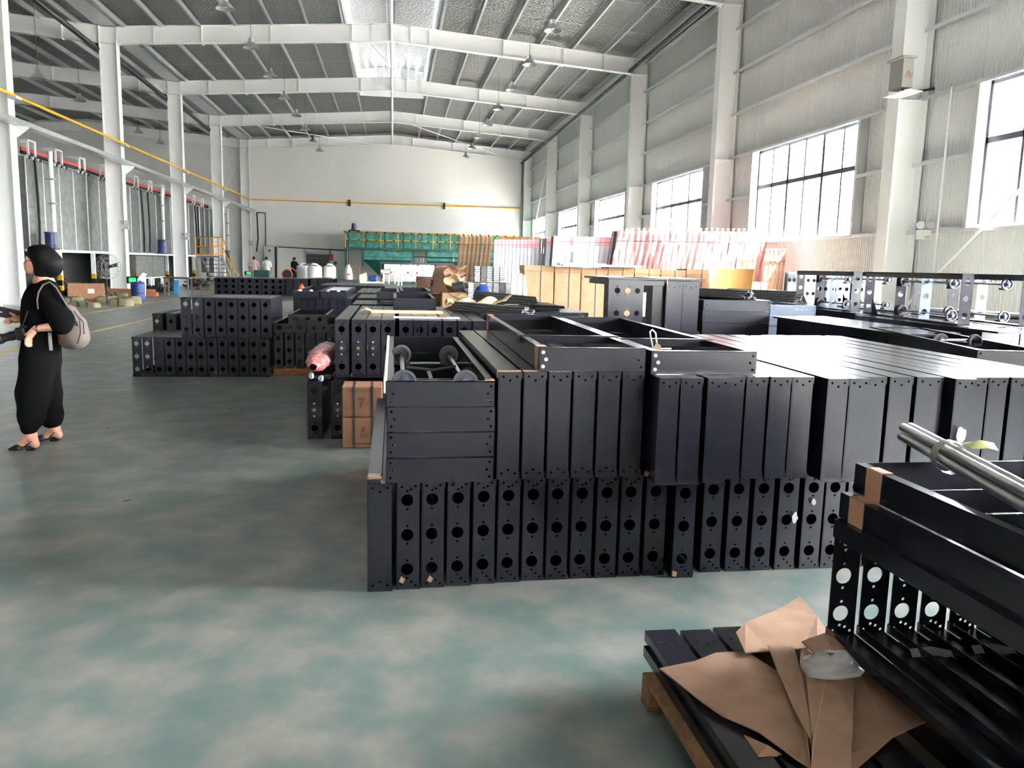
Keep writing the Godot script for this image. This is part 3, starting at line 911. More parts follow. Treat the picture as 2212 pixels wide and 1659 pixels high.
func services() -> void:
	# yellow gas pipe along the columns and across the end wall
	var gp := thing("gas_pipe", "yellow gas pipe running along the columns and across the white end wall", "pipe", Vector3(XL + 0.12, 6.25, -20))
	var o := -gp.position
	obj("pipe_run", MB.new().tube([Vector3(XL + 0.12, 6.2, -14), Vector3(XL + 0.12, 6.3, -68.0), Vector3(XL + 0.3, 6.31, -68.25), Vector3(10.9, 6.31, -68.25)], 0.05, 10), M.yellow, gp, o)
	for z: float in [-26.9, -37.0, -47.2, -57.4]:
		obj("clamp", MB.new().bx(XL + 0.012, 6.12, z - 0.15, XL + 0.25, 6.19, z + 0.25), M.lightgrey, gp, o)
	for x: float in [-3.55, 4.15]:
		obj("clamp", MB.new().bx(x - 0.08, 6.05, -68.398, x + 0.08, 6.55, -68.15), M.black, gp, o)
	# galvanised cable tray on brackets
	var ct := thing("cable_tray", "galvanised cable tray on brackets along the white columns", "tray", Vector3(XL + 0.2, 5.4, -40), 0.0, "", "structure")
	o = -ct.position
	var mb := MB.new()
	mb.bx(XL + 0.05, 5.36, -68, XL + 0.4, 5.38, -14)
	mb.bx(XL + 0.05, 5.36, -68, XL + 0.065, 5.5, -14).bx(XL + 0.385, 5.36, -68, XL + 0.4, 5.5, -14)
	obj("channel", mb, M.alu, ct, o)
	for z: float in [-16.8, -26.9, -37.0, -47.2, -57.4]:
		obj("bracket", MB.new().prism(PackedVector2Array([Vector2(XL, 5.36), Vector2(XL + 0.45, 5.36), Vector2(XL + 0.45, 5.3), Vector2(XL + 0.02, 4.95), Vector2(XL, 4.95)]), z - 0.03, z + 0.03), M.white, ct, o)
	# valley gutter and black drain between the halls
	var vg := thing("valley_gutter", "grey valley gutter between the two roofs", "gutter", Vector3(XL - 0.35, 10.9, -40), 0.0, "", "structure")
	obj("gutter", MB.new().bx(-0.42, 0, -29, 0.4, 0.03, 54).bx(-0.42, 0, -29, -0.4, 0.3, 54).bx(0.38, 0, -29, 0.4, 0.3, 54), M.girt, vg)
	for k in 4:
		var a: float = COLS[k + 1] if k > 0 else -57.4
		var zb: float = COLS[k + 1]
		var za: float = COLS[k + 2]
		single("drain_pipe", MB.new().tube([Vector3(XL - 0.95, 10.35, za - 0.4), Vector3(XL - 0.75, 9.98, zb + 0.5), Vector3(XL - 0.7, 9.94, zb + 0.3)], 0.11, 10), M.darkpipe, "sloping black drain pipe beside the column %s" % ["third before the end wall", "with the yellow stair", "beside the blue drums", "beside the floor fan"][k], "pipe", Vector3.ZERO, Vector3.ZERO, "", "structure")
	# right eave: gutter, black pipe, bright conduit
	single("eave_gutter", MB.new().bx(XR + 0.02, 10.95, BACK, WR - 0.1, 10.98, FRONT).bx(XR + 0.02, 10.95, BACK, XR + 0.05, 11.25, FRONT), M.girt, "grey eave gutter along the top of the window wall", "gutter", Vector3.ZERO, Vector3.ZERO, "", "structure")
	var ep := thing("eave_pipe", "dark rain pipe with bright clamps along the eave above the windows", "pipe", Vector3(XR - 0.1, 10.4, -40), 0.0, "", "structure")
	o = -ep.position
	obj("pipe_run", MB.new().tube([Vector3(XR - 0.14, 10.02, BACK + 0.3), Vector3(XR - 0.14, 10.55, -22)], 0.085, 10), M.darkpipe, ep, o)
	obj("elbow", MB.new().tube([Vector3(XR - 0.14, 10.55, -22), Vector3(XR - 0.1, 10.56, -21.6), Vector3(XR + 0.1, 10.57, -21.4)], 0.085, 10), M.darkpipe, ep, o)
	for i in 24:
		var k := i / 24.0
		obj("clamp", MB.new().tube([Vector3(XR - 0.14, lerpf(10.02, 10.55, k), lerpf(BACK, -22, k)), Vector3(XR - 0.14, lerpf(10.02, 10.55, k) + 0.001, lerpf(BACK, -22, k) + 0.06)], 0.098, 10), M.chrome, ep, o)
	single("bright_conduit", MB.new().tube([Vector3(XR + 0.1, 10.18, BACK + 0.2), Vector3(XR + 0.1, 10.75, -15)], 0.05, 8), M.lightgrey, "bright conduit running beside the dark rain pipe under the eave", "conduit", Vector3.ZERO, Vector3.ZERO, "", "structure")
	# downspout in the corner of the end wall
	single("downspout", MB.new().tube([Vector3(XR - 0.1, 0, BACK + 0.25), Vector3(XR - 0.1, 10.0, BACK + 0.25)], 0.08, 10), M.grey, "grey downspout in the corner of the end wall", "pipe", Vector3.ZERO, Vector3.ZERO, "", "structure")
	# wind bracing rods
	for q in [[Vector3(11.15, 0.9, -16.3), Vector3(11.15, 5.2, -10.6), 0.03, "white slanting brace before the nearest window"], [Vector3(10.95, 0.6, -67.6), Vector3(10.95, 10.0, -57.7), 0.03, "thin slanting brace on the window wall next to the end wall"], [Vector3(XL - 0.3, 5.4, -58), Vector3(XL - 0.3, 10.0, -67), 0.015, "thin brace rising towards the end wall beside the column row"], [Vector3(XL - 0.36, 10.0, -58), Vector3(XL - 0.36, 5.4, -67), 0.015, "thin brace falling towards the end wall beside the column row"], [Vector3(1.2, 10.95, -57.6), Vector3(8.6, 10.45, -67.6), 0.022, "thin roof brace under the window-side slope by the end wall"], [Vector3(-2.0, 10.95, -67.6), Vector3(-9.0, 10.4, -57.6), 0.022, "thin roof brace under the oven-side slope by the end wall"]]:
		single("brace_rod", MB.new().tube([q[0], q[1]], q[2], 8), M.white, q[3], "brace", Vector3.ZERO, Vector3.ZERO, "", "structure")
	# electrical box with a red warning triangle on the column
	var eb := thing("switch_box", "grey switch box with a red warning triangle on the column between the windows", "box", Vector3(XR - 0.01, 5.42, -16.45), PI * 0.5 * 0.0)
	obj("case", MB.new().bx(-0.24, 0, -0.18, 0.0, 0.58, 0.28, 0.006), M.switch_grey, eb)
	obj("rain_hood", MB.new().bx(-0.3, 0.58, -0.24, 0.02, 0.62, 0.34, 0.006), M.switch_grey, eb)
	var tri := MB.new()
	for e in [[-0.07, 0.22, 0.0, 0.34], [0.0, 0.34, 0.07, 0.22], [0.07, 0.22, -0.07, 0.22], [0.0, 0.3, -0.01, 0.26], [-0.01, 0.265, 0.01, 0.265], [0.01, 0.265, 0.0, 0.23], [-0.06, 0.185, 0.06, 0.185]]:
		tri.bar(Vector3(e[0], e[1], 0.282), Vector3(e[2], e[3], 0.282), 0.012, 0.003)
	obj("warning_sign", tri, M.redprint, eb, Vector3(-0.12, 0, 0))
	obj("lock", MB.new().lathe([Vector2(0.012, 0), Vector2(0.012, 0.012), Vector2(0, 0.012)], Vector3(-0.03, 0.3, 0.28), 8, Basis(Vector3.RIGHT, PI / 2)), M.chrome, eb)
	obj("cable", MB.new().tube([Vector3(-0.1, 0.0, 0.1), Vector3(-0.08, -0.06, 0.14), Vector3(0.2, -0.05, 0.2), Vector3(0.5, 0.0, 0.3)], 0.025, 8), M.rubber, eb)
	obj("shelf_bracket", MB.new().bx(-0.3, -0.12, -0.26, 0.1, -0.1, 0.5), M.white, eb)
	# vertical conduit beside it, twin-head emergency lamps
	single("wall_conduit", MB.new().tube([Vector3(WR - 0.3, 0.2, -15.6), Vector3(WR - 0.3, 5.35, -15.6)], 0.018, 8), M.white, "thin white conduit running down the window wall beside the emergency lamp", "conduit")
	for q in [[Vector3(11.16, 2.4, -15.95), "by the window wall", 0.0, PI / 2], [Vector3(XL + 0.02, pz(534, 527, -67.6).y, -67.645), "on the column at the end wall", 0.0, 0.0], [Vector3(XL + 0.02, pz(280, 490, -36.7).y, -36.745), "on the column beside the floor fan", 0.0, 0.2], [Vector3(XL + 0.02, pz(411, 514, -46.9).y, -46.945), "on the column beside the small table", 0.0, 0.2]]:
		var em := thing("emergency_lamp", "white twin-head emergency lamp " + q[1], "lamp", q[0], -0.5 if q[3] > 1.0 else 0.0)
		obj("case", MB.new().bx(-0.17, -0.1, -0.04, 0.17, 0.1, 0.04, 0.008), M.lightgrey, em)
		obj("status_print", MB.new().bx(0.0, -0.07, 0.04, 0.1, -0.03, 0.042), M.yrail, em)
		for x: float in [-0.1, 0.1]:
			var hd := obj("lamp_head", MB.new().lathe([Vector2(0, 0), Vector2(0.06, 0.0), Vector2(0.085, 0.05), Vector2(0.08, 0.07), Vector2(0, 0.075)], Vector3(x, 0.2, -0.03), 16, Basis(Vector3.RIGHT, PI / 2)), M.lightgrey, em)
			obj("neck", MB.new().bx(x - 0.015, 0.1, -0.02, x + 0.015, 0.14, 0.02), M.grey, hd)
	# exit lights
	for q in [[283, 605, -36.6, "green exit light low on the column beside the floor fan"], [540, 590, -66.8, "green exit light beside the man in the pink shirt"]]:
		var p := pz(q[0], q[1], q[2])
		if q[2] > -50.0: p = Vector3(XL + 0.245, p.y, -36.76)
		var ex := thing("exit_light", q[3], "sign", p)
		var w := 0.24 if q[2] > -50 else 0.42
		obj("case", MB.new().bx(-w, -0.15, -0.03, w, 0.15, 0.03, 0.006), M.black, ex)
		obj("lit_sign", MB.new().bx(-w * 0.6, -0.09, 0.03, w * 0.6, 0.09, 0.036), M.exit_green, ex)
		if q[2] < -50.0: obj("stand", MB.new().bx(-0.04, -p.y, -0.03, 0.04, -0.15, 0.03), M.lightgrey, ex)
		obj("running_figure", MB.new().bx(-0.06, -0.06, 0.036, -0.02, 0.06, 0.04).bx(0.02, -0.05, 0.036, 0.1, 0.0, 0.04), M.roll, ex)
		var lt := OmniLight3D.new()
		lt.name = "exit_glow"
		ex.add_child(lt)
		lt.position = Vector3(0, 0, 0.1)
		lt.light_color = Color(0.2, 1.0, 0.45)
		lt.light_energy = 0.006
		lt.omni_range = 90.0
		lt.omni_attenuation = 2.0
		lt.light_size = 0.1
		lt.shadow_enabled = true
	# conduit run on the end wall
	single("wall_conduit", MB.new().tube([pz(556, 459, BACK + 0.12), pz(573, 460, BACK + 0.12), pz(574, 532, BACK + 0.12), pz(748, 541, BACK + 0.12)], 0.05, 8), M.darkpipe, "dark conduit stepping down and across the white end wall to the green tank", "conduit")
	single("wall_conduit", MB.new().tube([Vector3(XL + 0.55, 5.3, -67.6), Vector3(XL + 0.6, 3.2, -67.6), Vector3(XL + 0.45, 2.2, -67.7)], 0.05, 8), M.rubber, "black cable dropping beside the corner column", "cable")
	# dark shutter door with pale frame
	var dr := struct_root("door_1")
	var a := pz(656, 545, BACK); var b := pz(716, 545, BACK)
	obj("door_frame", MB.new().bx(a.x, 0, BACK, a.x + 0.2, 2.45, BACK + 0.14).bx(b.x - 0.2, 0, BACK, b.x, 2.45, BACK + 0.14).bx(a.x, 2.1, BACK, b.x, 2.45, BACK + 0.14), M.lightgrey, dr)
	for k in 7:
		obj("shutter_slat", MB.new().bx(a.x + 0.2, k * 0.3 + 0.005, BACK + 0.01, b.x - 0.2, k * 0.3 + 0.295, BACK + 0.05, 0.01), M.sheet_dark, dr)
	single("alarm_bell", MB.new().lathe([Vector2(0.0, 0.1), Vector2(0.1, 0.08), Vector2(0.16, 0.0)], pz(724, 568, BACK + 0.0), 14, Basis(Vector3.RIGHT, PI / 2)), M.grey, "round grey bell on the wall beside the shutter door", "bell")
	single("fire_panel", MB.new().box(pz(715, 556, BACK + 0.1), Vector3(0.35, 0.5, 0.14), 0.01), M.red, "small red panel above the bell beside the shutter door", "panel")
	# electric cabinet
	var cb := thing("electric_cabinet", "tall grey electric cabinet against the white end wall", "cabinet", Vector3(pz(587, 560, -67.6).x, 0, -67.6))
	obj("body", MB.new().bx(-0.62, 0.1, -0.5, 0.45, 2.65, 0.1, 0.01), M.lightgrey, cb)
	obj("door", MB.new().bx(-0.6, 0.15, 0.1, 0.22, 2.6, 0.125, 0.005), M.wall_plain, cb)
	obj("side_gap", MB.new().bx(0.25, 0.12, 0.1, 0.42, 2.62, 0.12), M.black, cb)
	obj("plate", MB.new().bx(-0.2, 1.55, 0.125, 0.08, 1.7, 0.13), M.roll, cb)
	obj("gauge", MB.new().lathe([Vector2(0.08, 0), Vector2(0.08, 0.02), Vector2(0, 0.02)], Vector3(-0.15, 2.3, 0.125), 12, Basis(Vector3.RIGHT, PI / 2)), M.black, cb)
	obj("plinth", MB.new().bx(-0.6, 0, -0.45, 0.43, 0.1, 0.06), M.sheet_dark, cb)
	# white cabinet at the edge of the frame, by the first column
	var wc := thing("white_cabinet", "white two-door cabinet beside the first white column", "cabinet", Vector3(-11.35, 0, -24.2))
	obj("body", MB.new().bx(-0.75, 0.05, -0.5, 0.42, 2.45, 0.0, 0.01), M.white, wc)
	for k in 2:
		obj("door", MB.new().bx(-0.73, 0.1 + k * 1.15, 0.0, 0.4, 1.2 + k * 1.15, 0.02, 0.005), M.white, wc)

func lamps() -> void:
	var shade := kept("lampshade", func():
		var mb := MB.new()
		var seg := 24
		for i in seg:
			pass
		mb.lathe([Vector2(0.0, 0.36), Vector2(0.09, 0.36), Vector2(0.1, 0.2), Vector2(0.13, 0.17)], Vector3.ZERO, 16)
		mb.lathe([Vector2(0.12, 0.2), Vector2(0.3, 0.0), Vector2(0.31, -0.01)], Vector3.ZERO, 32)
		return mb)
	var ribs := kept("lampribs", func():
		var mb := MB.new()
		for k in 24:
			var a := TAU * k / 24.0
			var d := Vector3(cos(a), 0, sin(a))
			mb.bar(d * 0.125 + Vector3(0, 0.2, 0), d * 0.305, 0.012, 0.012)
		return mb)
	for side: float in [-5.5, 5.5]:
		for k in 8:
			var z := -29.2 - k * 4.95
			var top := rafter_top(side) + 0.265
			var g := "high bay lamps over the %s" % ["oven side", "window side"][0 if side < 0 else 1]
			var near: String = ["fourth bay from the end wall, front", "fourth bay from the end wall, back", "third bay from the end wall, front", "third bay from the end wall, back", "second bay from the end wall, front", "second bay from the end wall, back", "last bay, front", "last bay, by the end wall"][k]
			_lamp(Vector3(side, 9.72, z), top, "aluminium high bay lamp on the %s, %s" % ["oven side" if side < 0 else "window side", near], g, shade, ribs)
	for q in [[172, 218, -46.0], [346, 310, -62.0], [299, 286, -58.0], [82, 170, -36.0]]:
		var p := pz(q[0], q[1], q[2])
		_lamp(Vector3(p.x, p.y, q[2]), rafter_top(p.x) + 0.265, "aluminium high bay lamp hanging in the side hall", "high bay lamps in the side hall", shade, ribs)

func _lamp(at: Vector3, top: float, label: String, group: String, shade: Mesh, ribs: Mesh) -> void:
	var l := thing("high_bay_lamp", label, "lamp", at, 0.0, group)
	obj("shade", shade, M.alu, l)
	obj("shade_ribs", ribs, M.lightgrey, l)
	obj("suspension_rod", MB.new().tube([Vector3(0, 0.36, 0), Vector3(0, top - at.y, 0)], 0.012, 6), M.grey, l)
	obj("bulb", kept("bulb", func(): return MB.new().lathe([Vector2(0, 0.02), Vector2(0.05, 0.05), Vector2(0.06, 0.1), Vector2(0.04, 0.18)], Vector3.ZERO, 12)), M.roll, l)

func left_clutter() -> void:
	# yellow-railed stair and landing
	var st := thing("steel_stair", "steel stair with orange-yellow railings up to a landing by the oven", "stair", Vector3(-10.85, 0, -50.2))
	obj("landing", MB.new().bx(-0.65, 1.62, -1.2, 0.65, 1.72, 0.0, 0.005), M.grey, st)
	for x: float in [-0.62, 0.62]:
		obj("stringer", MB.new().bar(Vector3(x, 1.62, -1.2), Vector3(x + 0.25, 0.05, -2.9), 0.05, 0.2), M.grey, st)
		obj("post", MB.new().bx(x - 0.04, 0, -0.1, x + 0.04, 1.62, -0.02), M.grey, st)
	for k in 6:
		obj("tread", MB.new().bx(-0.58 + k * 0.042, 0.2 + (5 - k) * 0.25, -1.55 - k * 0.25, 0.64 + k * 0.042, 0.24 + (5 - k) * 0.25, -1.28 - k * 0.25), M.sheet_dark, st)
	for q in [[-0.63, 0.0], [0.25, 0.0], [0.63, 0.0], [-0.63, -1.18], [0.63, -1.18]]:
		obj("railing", MB.new().tube([Vector3(q[0], 1.72, q[1]), Vector3(q[0], 2.8, q[1])], 0.03, 8), M.yrail, st)
	for y: float in [1.8, 2.25, 2.8]:
		obj("railing", MB.new().tube([Vector3(-0.63, y, -1.18), Vector3(-0.63, y, 0), Vector3(0.63, y, 0), Vector3(0.63, y, -1.18)], 0.03, 8), M.yrail, st)
	for y: float in [0.5, 1.05]:
		obj("hand_rail", MB.new().tube([Vector3(0.66, 1.75 + y, -1.18), Vector3(0.9, 0.15 + y, -2.9), Vector3(0.9, 0.1, -2.9)], 0.03, 8), M.yrail, st)
	obj("foot_band", MB.new().bx(-0.75, 0.0, -0.15, -0.62, 0.5, 0.0), M.yellow, st)
	# floor fan
	var fan := thing("floor_fan", "tall black industrial floor fan with a round wire guard", "fan", Vector3(-9.75, 0, -29.6), 0.35)
	obj("pole", MB.new().tube([Vector3(0, 0.04, 0), Vector3(0, 1.15, 0)], 0.025, 8), M.black, fan)
	for k in 3:
		var a := TAU * k / 3.0 + 0.5
		obj("leg", MB.new().tube([Vector3(0, 0.35, 0), Vector3(cos(a) * 0.42, 0.02, sin(a) * 0.42)], 0.018, 6), M.sheet_dark, fan)
	var hd := obj("fan_head", MB.new().lathe([Vector2(0, 0.12), Vector2(0.09, 0.1), Vector2(0.1, -0.1), Vector2(0, -0.14)], Vector3.ZERO, 14, Basis(Vector3.RIGHT, PI / 2)), M.black, fan, Vector3(0, 1.2, 0), Vector3(0, 0.5, 0))
	for k in 3:
		var a := TAU * k / 3.0 + 0.25
		obj("blade", MB.new().prism(PackedVector2Array([Vector2(0.03, -0.06), Vector2(0.36, -0.1), Vector2(0.36, 0.06), Vector2(0.03, 0.04)]), -0.004, 0.004, Transform3D(Basis(Vector3(0, 0, 1), a) * Basis(Vector3.RIGHT, 0.35), Vector3(0, 0, 0.12))), M.black, hd)
	for r: float in [0.15, 0.28, 0.42]:
		for z: float in [0.04, 0.2]:
			var ring := []
			for k in 25: ring.append(Vector3(cos(TAU * k / 24.0) * r, sin(TAU * k / 24.0) * r, z))
			obj("guard_ring", MB.new().tube(ring, 0.006, 5, false), M.steel, hd)
	for k in 16:
		var a := TAU * k / 16.0
		obj("guard_wire", MB.new().tube([Vector3(cos(a) * 0.08, sin(a) * 0.08, 0.21), Vector3(cos(a) * 0.42, sin(a) * 0.42, 0.2), Vector3(cos(a) * 0.42, sin(a) * 0.42, 0.04)], 0.004, 4, false), M.steel, hd)
	# bundles, boxes and drums in front of the oven
	var r := RandomNumberGenerator.new()
	r.seed = 3
	for q in [[160, 655, 0.55, 0.22, 0.5], [172, 662, 0.6, 0.16, 0.5], [195, 664, 0.55, 0.16, 0.4], [162, 640, 0.5, 0.3, 0.4]]:
		var p := pf(q[0], q[1])
		_sack(p, q[2], q[3], q[4], "yellowish strapped sack in the heap beside the brown box", "sacks beside the brown box", r)
	for q in [[232, 655], [262, 660], [282, 655], [255, 645]]:
		var p := pf(q[0], q[1])
		_sack(p, 0.7, 0.24, 0.5, "yellowish strapped sack at the foot of the floor fan", "sacks by the floor fan", r)
	var bx := thing("brown_box", "large brown carton box with a white label in front of the banded post", "box", pf(188, 652), 0.3)
	obj("carton", MB.new().bx(-0.55, 0, -0.4, 0.55, 0.62, 0.3, 0.01), M.carton_dark, bx)
	obj("label_sticker", MB.new().bx(0.05, 0.3, 0.3, 0.25, 0.45, 0.304), M.roll, bx)
	obj("tape", MB.new().bx(-0.02, 0.62, -0.4, 0.04, 0.623, 0.3), M.tape, bx)
	_heap(pf(150, 636) + Vector3(0.2, 0, 0.9), 1.4, 0.65, "heap of black hoses and scrap under the oven behind the woman", 21)
	_heap(pf(192, 634) + Vector3(-0.95, 0, 0.9), 1.3, 1.0, "dark heap of scrap under the oven behind the brown box", 22)
	_heap(pf(330, 632), 1.3, 0.35, "black tangled scrap on timber beside the white folded panel", 23)
	_heap(pf(425, 622), 1.0, 0.7, "grey scrap piled on the pallet behind the column", 24)
	var tb := thing("timber_pack", "long brown timber on the floor in front of the galvanised bin", "timber", pf(340, 640) + Vector3(-1.0, 0, 0))
	obj("plank", MB.new().bx(-1.1, 0, -0.2, 1.0, 0.16, 0.1, 0.01), M.timber, tb)
	obj("plank", MB.new().bx(-0.9, 0.16, -0.15, 0.9, 0.28, 0.05, 0.01), M.timber, tb)
	for q in [[290, 625, 0.55, "upright blue plastic drum behind the column"], [299, 644, 0.5, "blue plastic drum standing in front of the column"]]:
		var d := thing("blue_drum", q[3], "drum", pf(q[0], q[1] + 4))
		d.scale = Vector3.ONE * 0.78
		obj("drum", MB.new().lathe([Vector2(0, 0), Vector2(0.28, 0), Vector2(0.3, 0.06), Vector2(0.3, 0.3), Vector2(0.285, 0.33), Vector2(0.3, 0.36), Vector2(0.3, 0.75), Vector2(0.26, 0.85), Vector2(0, 0.86)], Vector3.ZERO, 20), M.bluebarrel, d)
		obj("cap", MB.new().lathe([Vector2(0.06, 0.86), Vector2(0.06, 0.9), Vector2(0, 0.9)], Vector3(0.1, 0, 0), 10), M.black, d)
	var fp := thing("folded_panel", "white bent plastic panel leaning by the blue drums", "panel", pf(306, 641), 0.2)
	obj("sheet", MB.new().prism(PackedVector2Array([Vector2(-0.15, 0), Vector2(0.15, 0), Vector2(0.2, 0.8), Vector2(0.05, 0.65), Vector2(-0.12, 0.7)]), -0.02, 0.02), M.white, fp)
	obj("flap", MB.new().prism(PackedVector2Array([Vector2(-0.12, 0.7), Vector2(0.05, 0.65), Vector2(0.25, 0.9), Vector2(0.08, 0.95)]), -0.02, 0.02), M.white, fp)
	var tbl := thing("work_table", "small grey steel work table near the column", "table", pf(388, 640))
	obj("table_top", MB.new().bx(-0.55, 0.72, -0.4, 0.45, 0.78, 0.3, 0.005), M.sheet_dark, tbl)
	for q in [[-0.5, 0.25], [0.4, 0.25], [-0.5, -0.35], [0.4, -0.35]]:
		obj("leg", MB.new().bx(q[0] - 0.03, 0, q[1] - 0.03, q[0] + 0.03, 0.72, q[1] + 0.03), M.steel, tbl)
	single("blue_board", MB.new().bx(-0.1, 0, -0.03, 0.12, 0.6, 0.03, 0.005), mat(srgb(60, 140, 200), 0.5), "blue board leaning beside the small work table", "board", pf(374, 636) + Vector3(0, 0, -0.5), Vector3(-0.12, 0, 0))
	pallet(pf(428, 626), 1.0, 0.9, 0.1, "wooden pallet under grey scrap behind the dark far stack", 0.14)

func _sack(p: Vector3, w: float, h: float, d: float, label: String, group: String, r: RandomNumberGenerator) -> void:
	var t := thing("strapped_sack", label, "sack", p, r.randf_range(-0.4, 0.4), group)
	var g := []
	for i in 7:
		var row := []
		for j in 17:
			var a := TAU * j / 16.0
			var k := sin(PI * (0.1 + 0.9 * i / 6.0) * 0.5)
			var yy := cos(PI * (0.1 + 0.9 * i / 6.0) * 0.5)
			var sq := pow(absf(cos(a)), 0.5) * signf(cos(a))
			var sq2 := pow(absf(sin(a)), 0.5) * signf(sin(a))
			row.append(Vector3(sq * w * 0.5 * pow(k, 0.4), h * pow(yy, 0.4) * (1.0 + 0.06 * sin(j * 2.1 + i)), sq2 * d * 0.5 * pow(k, 0.4)))
		g.append(row)
	obj("sack", MB.new().sheet(g, 0.0), M.sack, t)
	obj("strap", MB.new().bx(-0.03, 0, -d * 0.505, 0.03, h * 1.02, d * 0.505), M.strap, t)

func _heap(p: Vector3, w: float, h: float, label: String, sd: int) -> void:
	# tangled hoses and bars: nobody could count them
	var r := RandomNumberGenerator.new()
	r.seed = sd
	var mb := MB.new()
	for k in 46:
		var a := Vector3(r.randf_range(-0.5, 0.5) * w, 0, r.randf_range(-0.4, 0.4))
		var top := h * (1.0 - absf(a.x) / w * 1.6)
		a.y = r.randf_range(0.04, maxf(0.06, top))
		var b := a + Vector3(r.randf_range(-0.4, 0.4), r.randf_range(-0.2, 0.2), r.randf_range(-0.3, 0.3))
		b.y = maxf(b.y, 0.04)
		var c := (a + b) * 0.5 + Vector3(0, r.randf_range(0.0, 0.12), 0)
		mb.tube([a, c, b], r.randf_range(0.02, 0.05), 6)
	for k in 12:
		mb.box(Vector3(r.randf_range(-0.4, 0.4) * w, r.randf_range(0.08, h * 0.5), r.randf_range(-0.3, 0.2)), Vector3(r.randf_range(0.1, 0.35), r.randf_range(0.08, 0.16), r.randf_range(0.1, 0.3)), 0.01, Basis(Vector3(r.randf(), r.randf(), r.randf()).normalized(), r.randf() * 2.0))
	single("scrap_heap", mb, M.scrap, label, "scrap", p, Vector3.ZERO, "", "stuff")

# where the line of sight through a pixel of the 2212 x 1659 photograph meets a level, or a plane across the hall
func _ray(u: float, v: float) -> Vector3:
	return Vector3(0.98932, 0.02275, 0.14398) * (u - 1106.0) - Vector3(-0.00134, 0.98913, -0.14707) * (v - 829.5) - Vector3(-0.14576, 0.14531, 0.97859) * 1740.0

func pf(u: float, v: float, y := 0.0) -> Vector3:
	var r := _ray(u, v)
	return Vector3(0, 1.55, 0) + r * ((y - 1.55) / r.y)

func pz(u: float, v: float, z: float) -> Vector3:
	var r := _ray(u, v)
	return Vector3(0, 1.55, 0) + r * (z / r.z)

func pX(u: float, v: float, x: float) -> Vector3:
	var r := _ray(u, v)
	return Vector3(0, 1.55, 0) + r * (x / r.x)

# ---------------------------------------------------------------- dark steel beams, trays and frames
const BW := 0.112
const BH := 0.522
const BL := 2.4

func perf_holes(w: float, h: float, rows := 3) -> Array:
	var out := []
	var k := h / 0.522
	var x := -0.006
	for i in rows:
		var y := (0.1 + 0.168 * i) * k if rows == 3 else h * (0.25 + 0.5 * i)
		out.append([x, y, 0.029])
		out.append([x, y + 0.044, 0.006])
		out.append([x, y - 0.044, 0.006])
	for q in [[-0.032, 0.5], [0.032, 0.503], [0.012, 0.487], [-0.032, 0.022], [0.034, 0.02], [0.014, 0.038]]:
		out.append([q[0], q[1] * k, 0.006])
	return out

# parts of one beam, open on one side (flip: open to the left); its front face lies at z = 0, it runs to -z
func beam_parts(t: Node3D, style: String, w := BW, h := BH, l := BL, flip := false, m: Material = null, back_open := false, web := true) -> void:
	if m == null: m = M.coat
	var key := "%s%.3f%.3f%.2f%s" % [style, w, h, l, flip]
	var plate := kept("plate" + style + "%.3f%.3f" % [w, h], func():
		var holes := []
		if style == "perforated" or style == "bearing": holes = perf_holes(w, h)
		elif style == "drilled":
			holes = [[-w * 0.3, h - 0.022, 0.006], [w * 0.3, h - 0.022, 0.006], [0.0, h - 0.04, 0.006], [-w * 0.3, 0.03, 0.006], [w * 0.3, 0.03, 0.006], [0.0, 0.048, 0.006]]
		elif style == "top_drilled":
			holes = [[-w * 0.3, h - 0.022, 0.006], [w * 0.3, h - 0.022, 0.006], [0.0, h - 0.04, 0.006]]
		return MB.new().plate(-w * 0.5 + 0.003, 0.004, w * 0.5 - 0.003, h - 0.004, holes, 0.004))
	obj("end_plate", plate, m, t)
	obj("end_plate", plate if back_open else kept("solid%.3f%.3f" % [w, h], func(): return MB.new().plate(-w * 0.5 + 0.003, 0.004, w * 0.5 - 0.003, h - 0.004, [], 0.004)), m, t, Vector3(0, 0, -l + 0.004))
	var shell := kept("shell" + key + str(web), func():
		var mb := MB.new()
		var xs := w * 0.5 if flip else -w * 0.5
		if web: mb.bx(xs - 0.002, 0, -l, xs + 0.002, h, 0.0)
		mb.bx(-w * 0.5, h - 0.004, -l, w * 0.5, h, 0.004)
		mb.bx(-w * 0.5, 0, -l, w * 0.5, 0.004, 0.0)
		# returned lips of the open side
		mb.bx(-xs - 0.002, h - 0.035, -l, -xs + 0.002, h, 0.0)
		mb.bx(-xs - 0.002, 0, -l, -xs + 0.002, 0.035, 0.0)
		return mb)
	obj("channel", shell, m, t)
	if style == "bearing":
		var br := kept("bearing", func():
			var mb := MB.new()
			mb.prism(PackedVector2Array([Vector2(0, -0.07), Vector2(0.035, -0.03), Vector2(0.04, 0), Vector2(0.035, 0.03), Vector2(0, 0.07), Vector2(-0.035, 0.03), Vector2(-0.04, 0), Vector2(-0.035, -0.03)]), 0.0, 0.012)
			mb.lathe([Vector2(0.034, 0.0), Vector2(0.03, 0.02), Vector2(0.0, 0.022)], Vector3.ZERO, 16, Basis(Vector3.RIGHT, PI / 2))
			return mb)
		var b := obj("flange_bearing", br, M.black, t, Vector3(-0.006, 0.268 * h / 0.522, 0.0))
		obj("shaft_end", kept("shaftend", func(): return MB.new().lathe([Vector2(0.014, 0.0), Vector2(0.014, 0.034), Vector2(0.0, 0.034)], Vector3.ZERO, 12, Basis(Vector3.RIGHT, PI / 2))), M.steel, b)
		for y in [-0.055, 0.055]:
			obj("bolt", kept("boltend", func(): return MB.new().lathe([Vector2(0.009, 0.0), Vector2(0.009, 0.022), Vector2(0.0, 0.022)], Vector3.ZERO, 6, Basis(Vector3.RIGHT, PI / 2))), M.chrome, b, Vector3(0, y, 0))

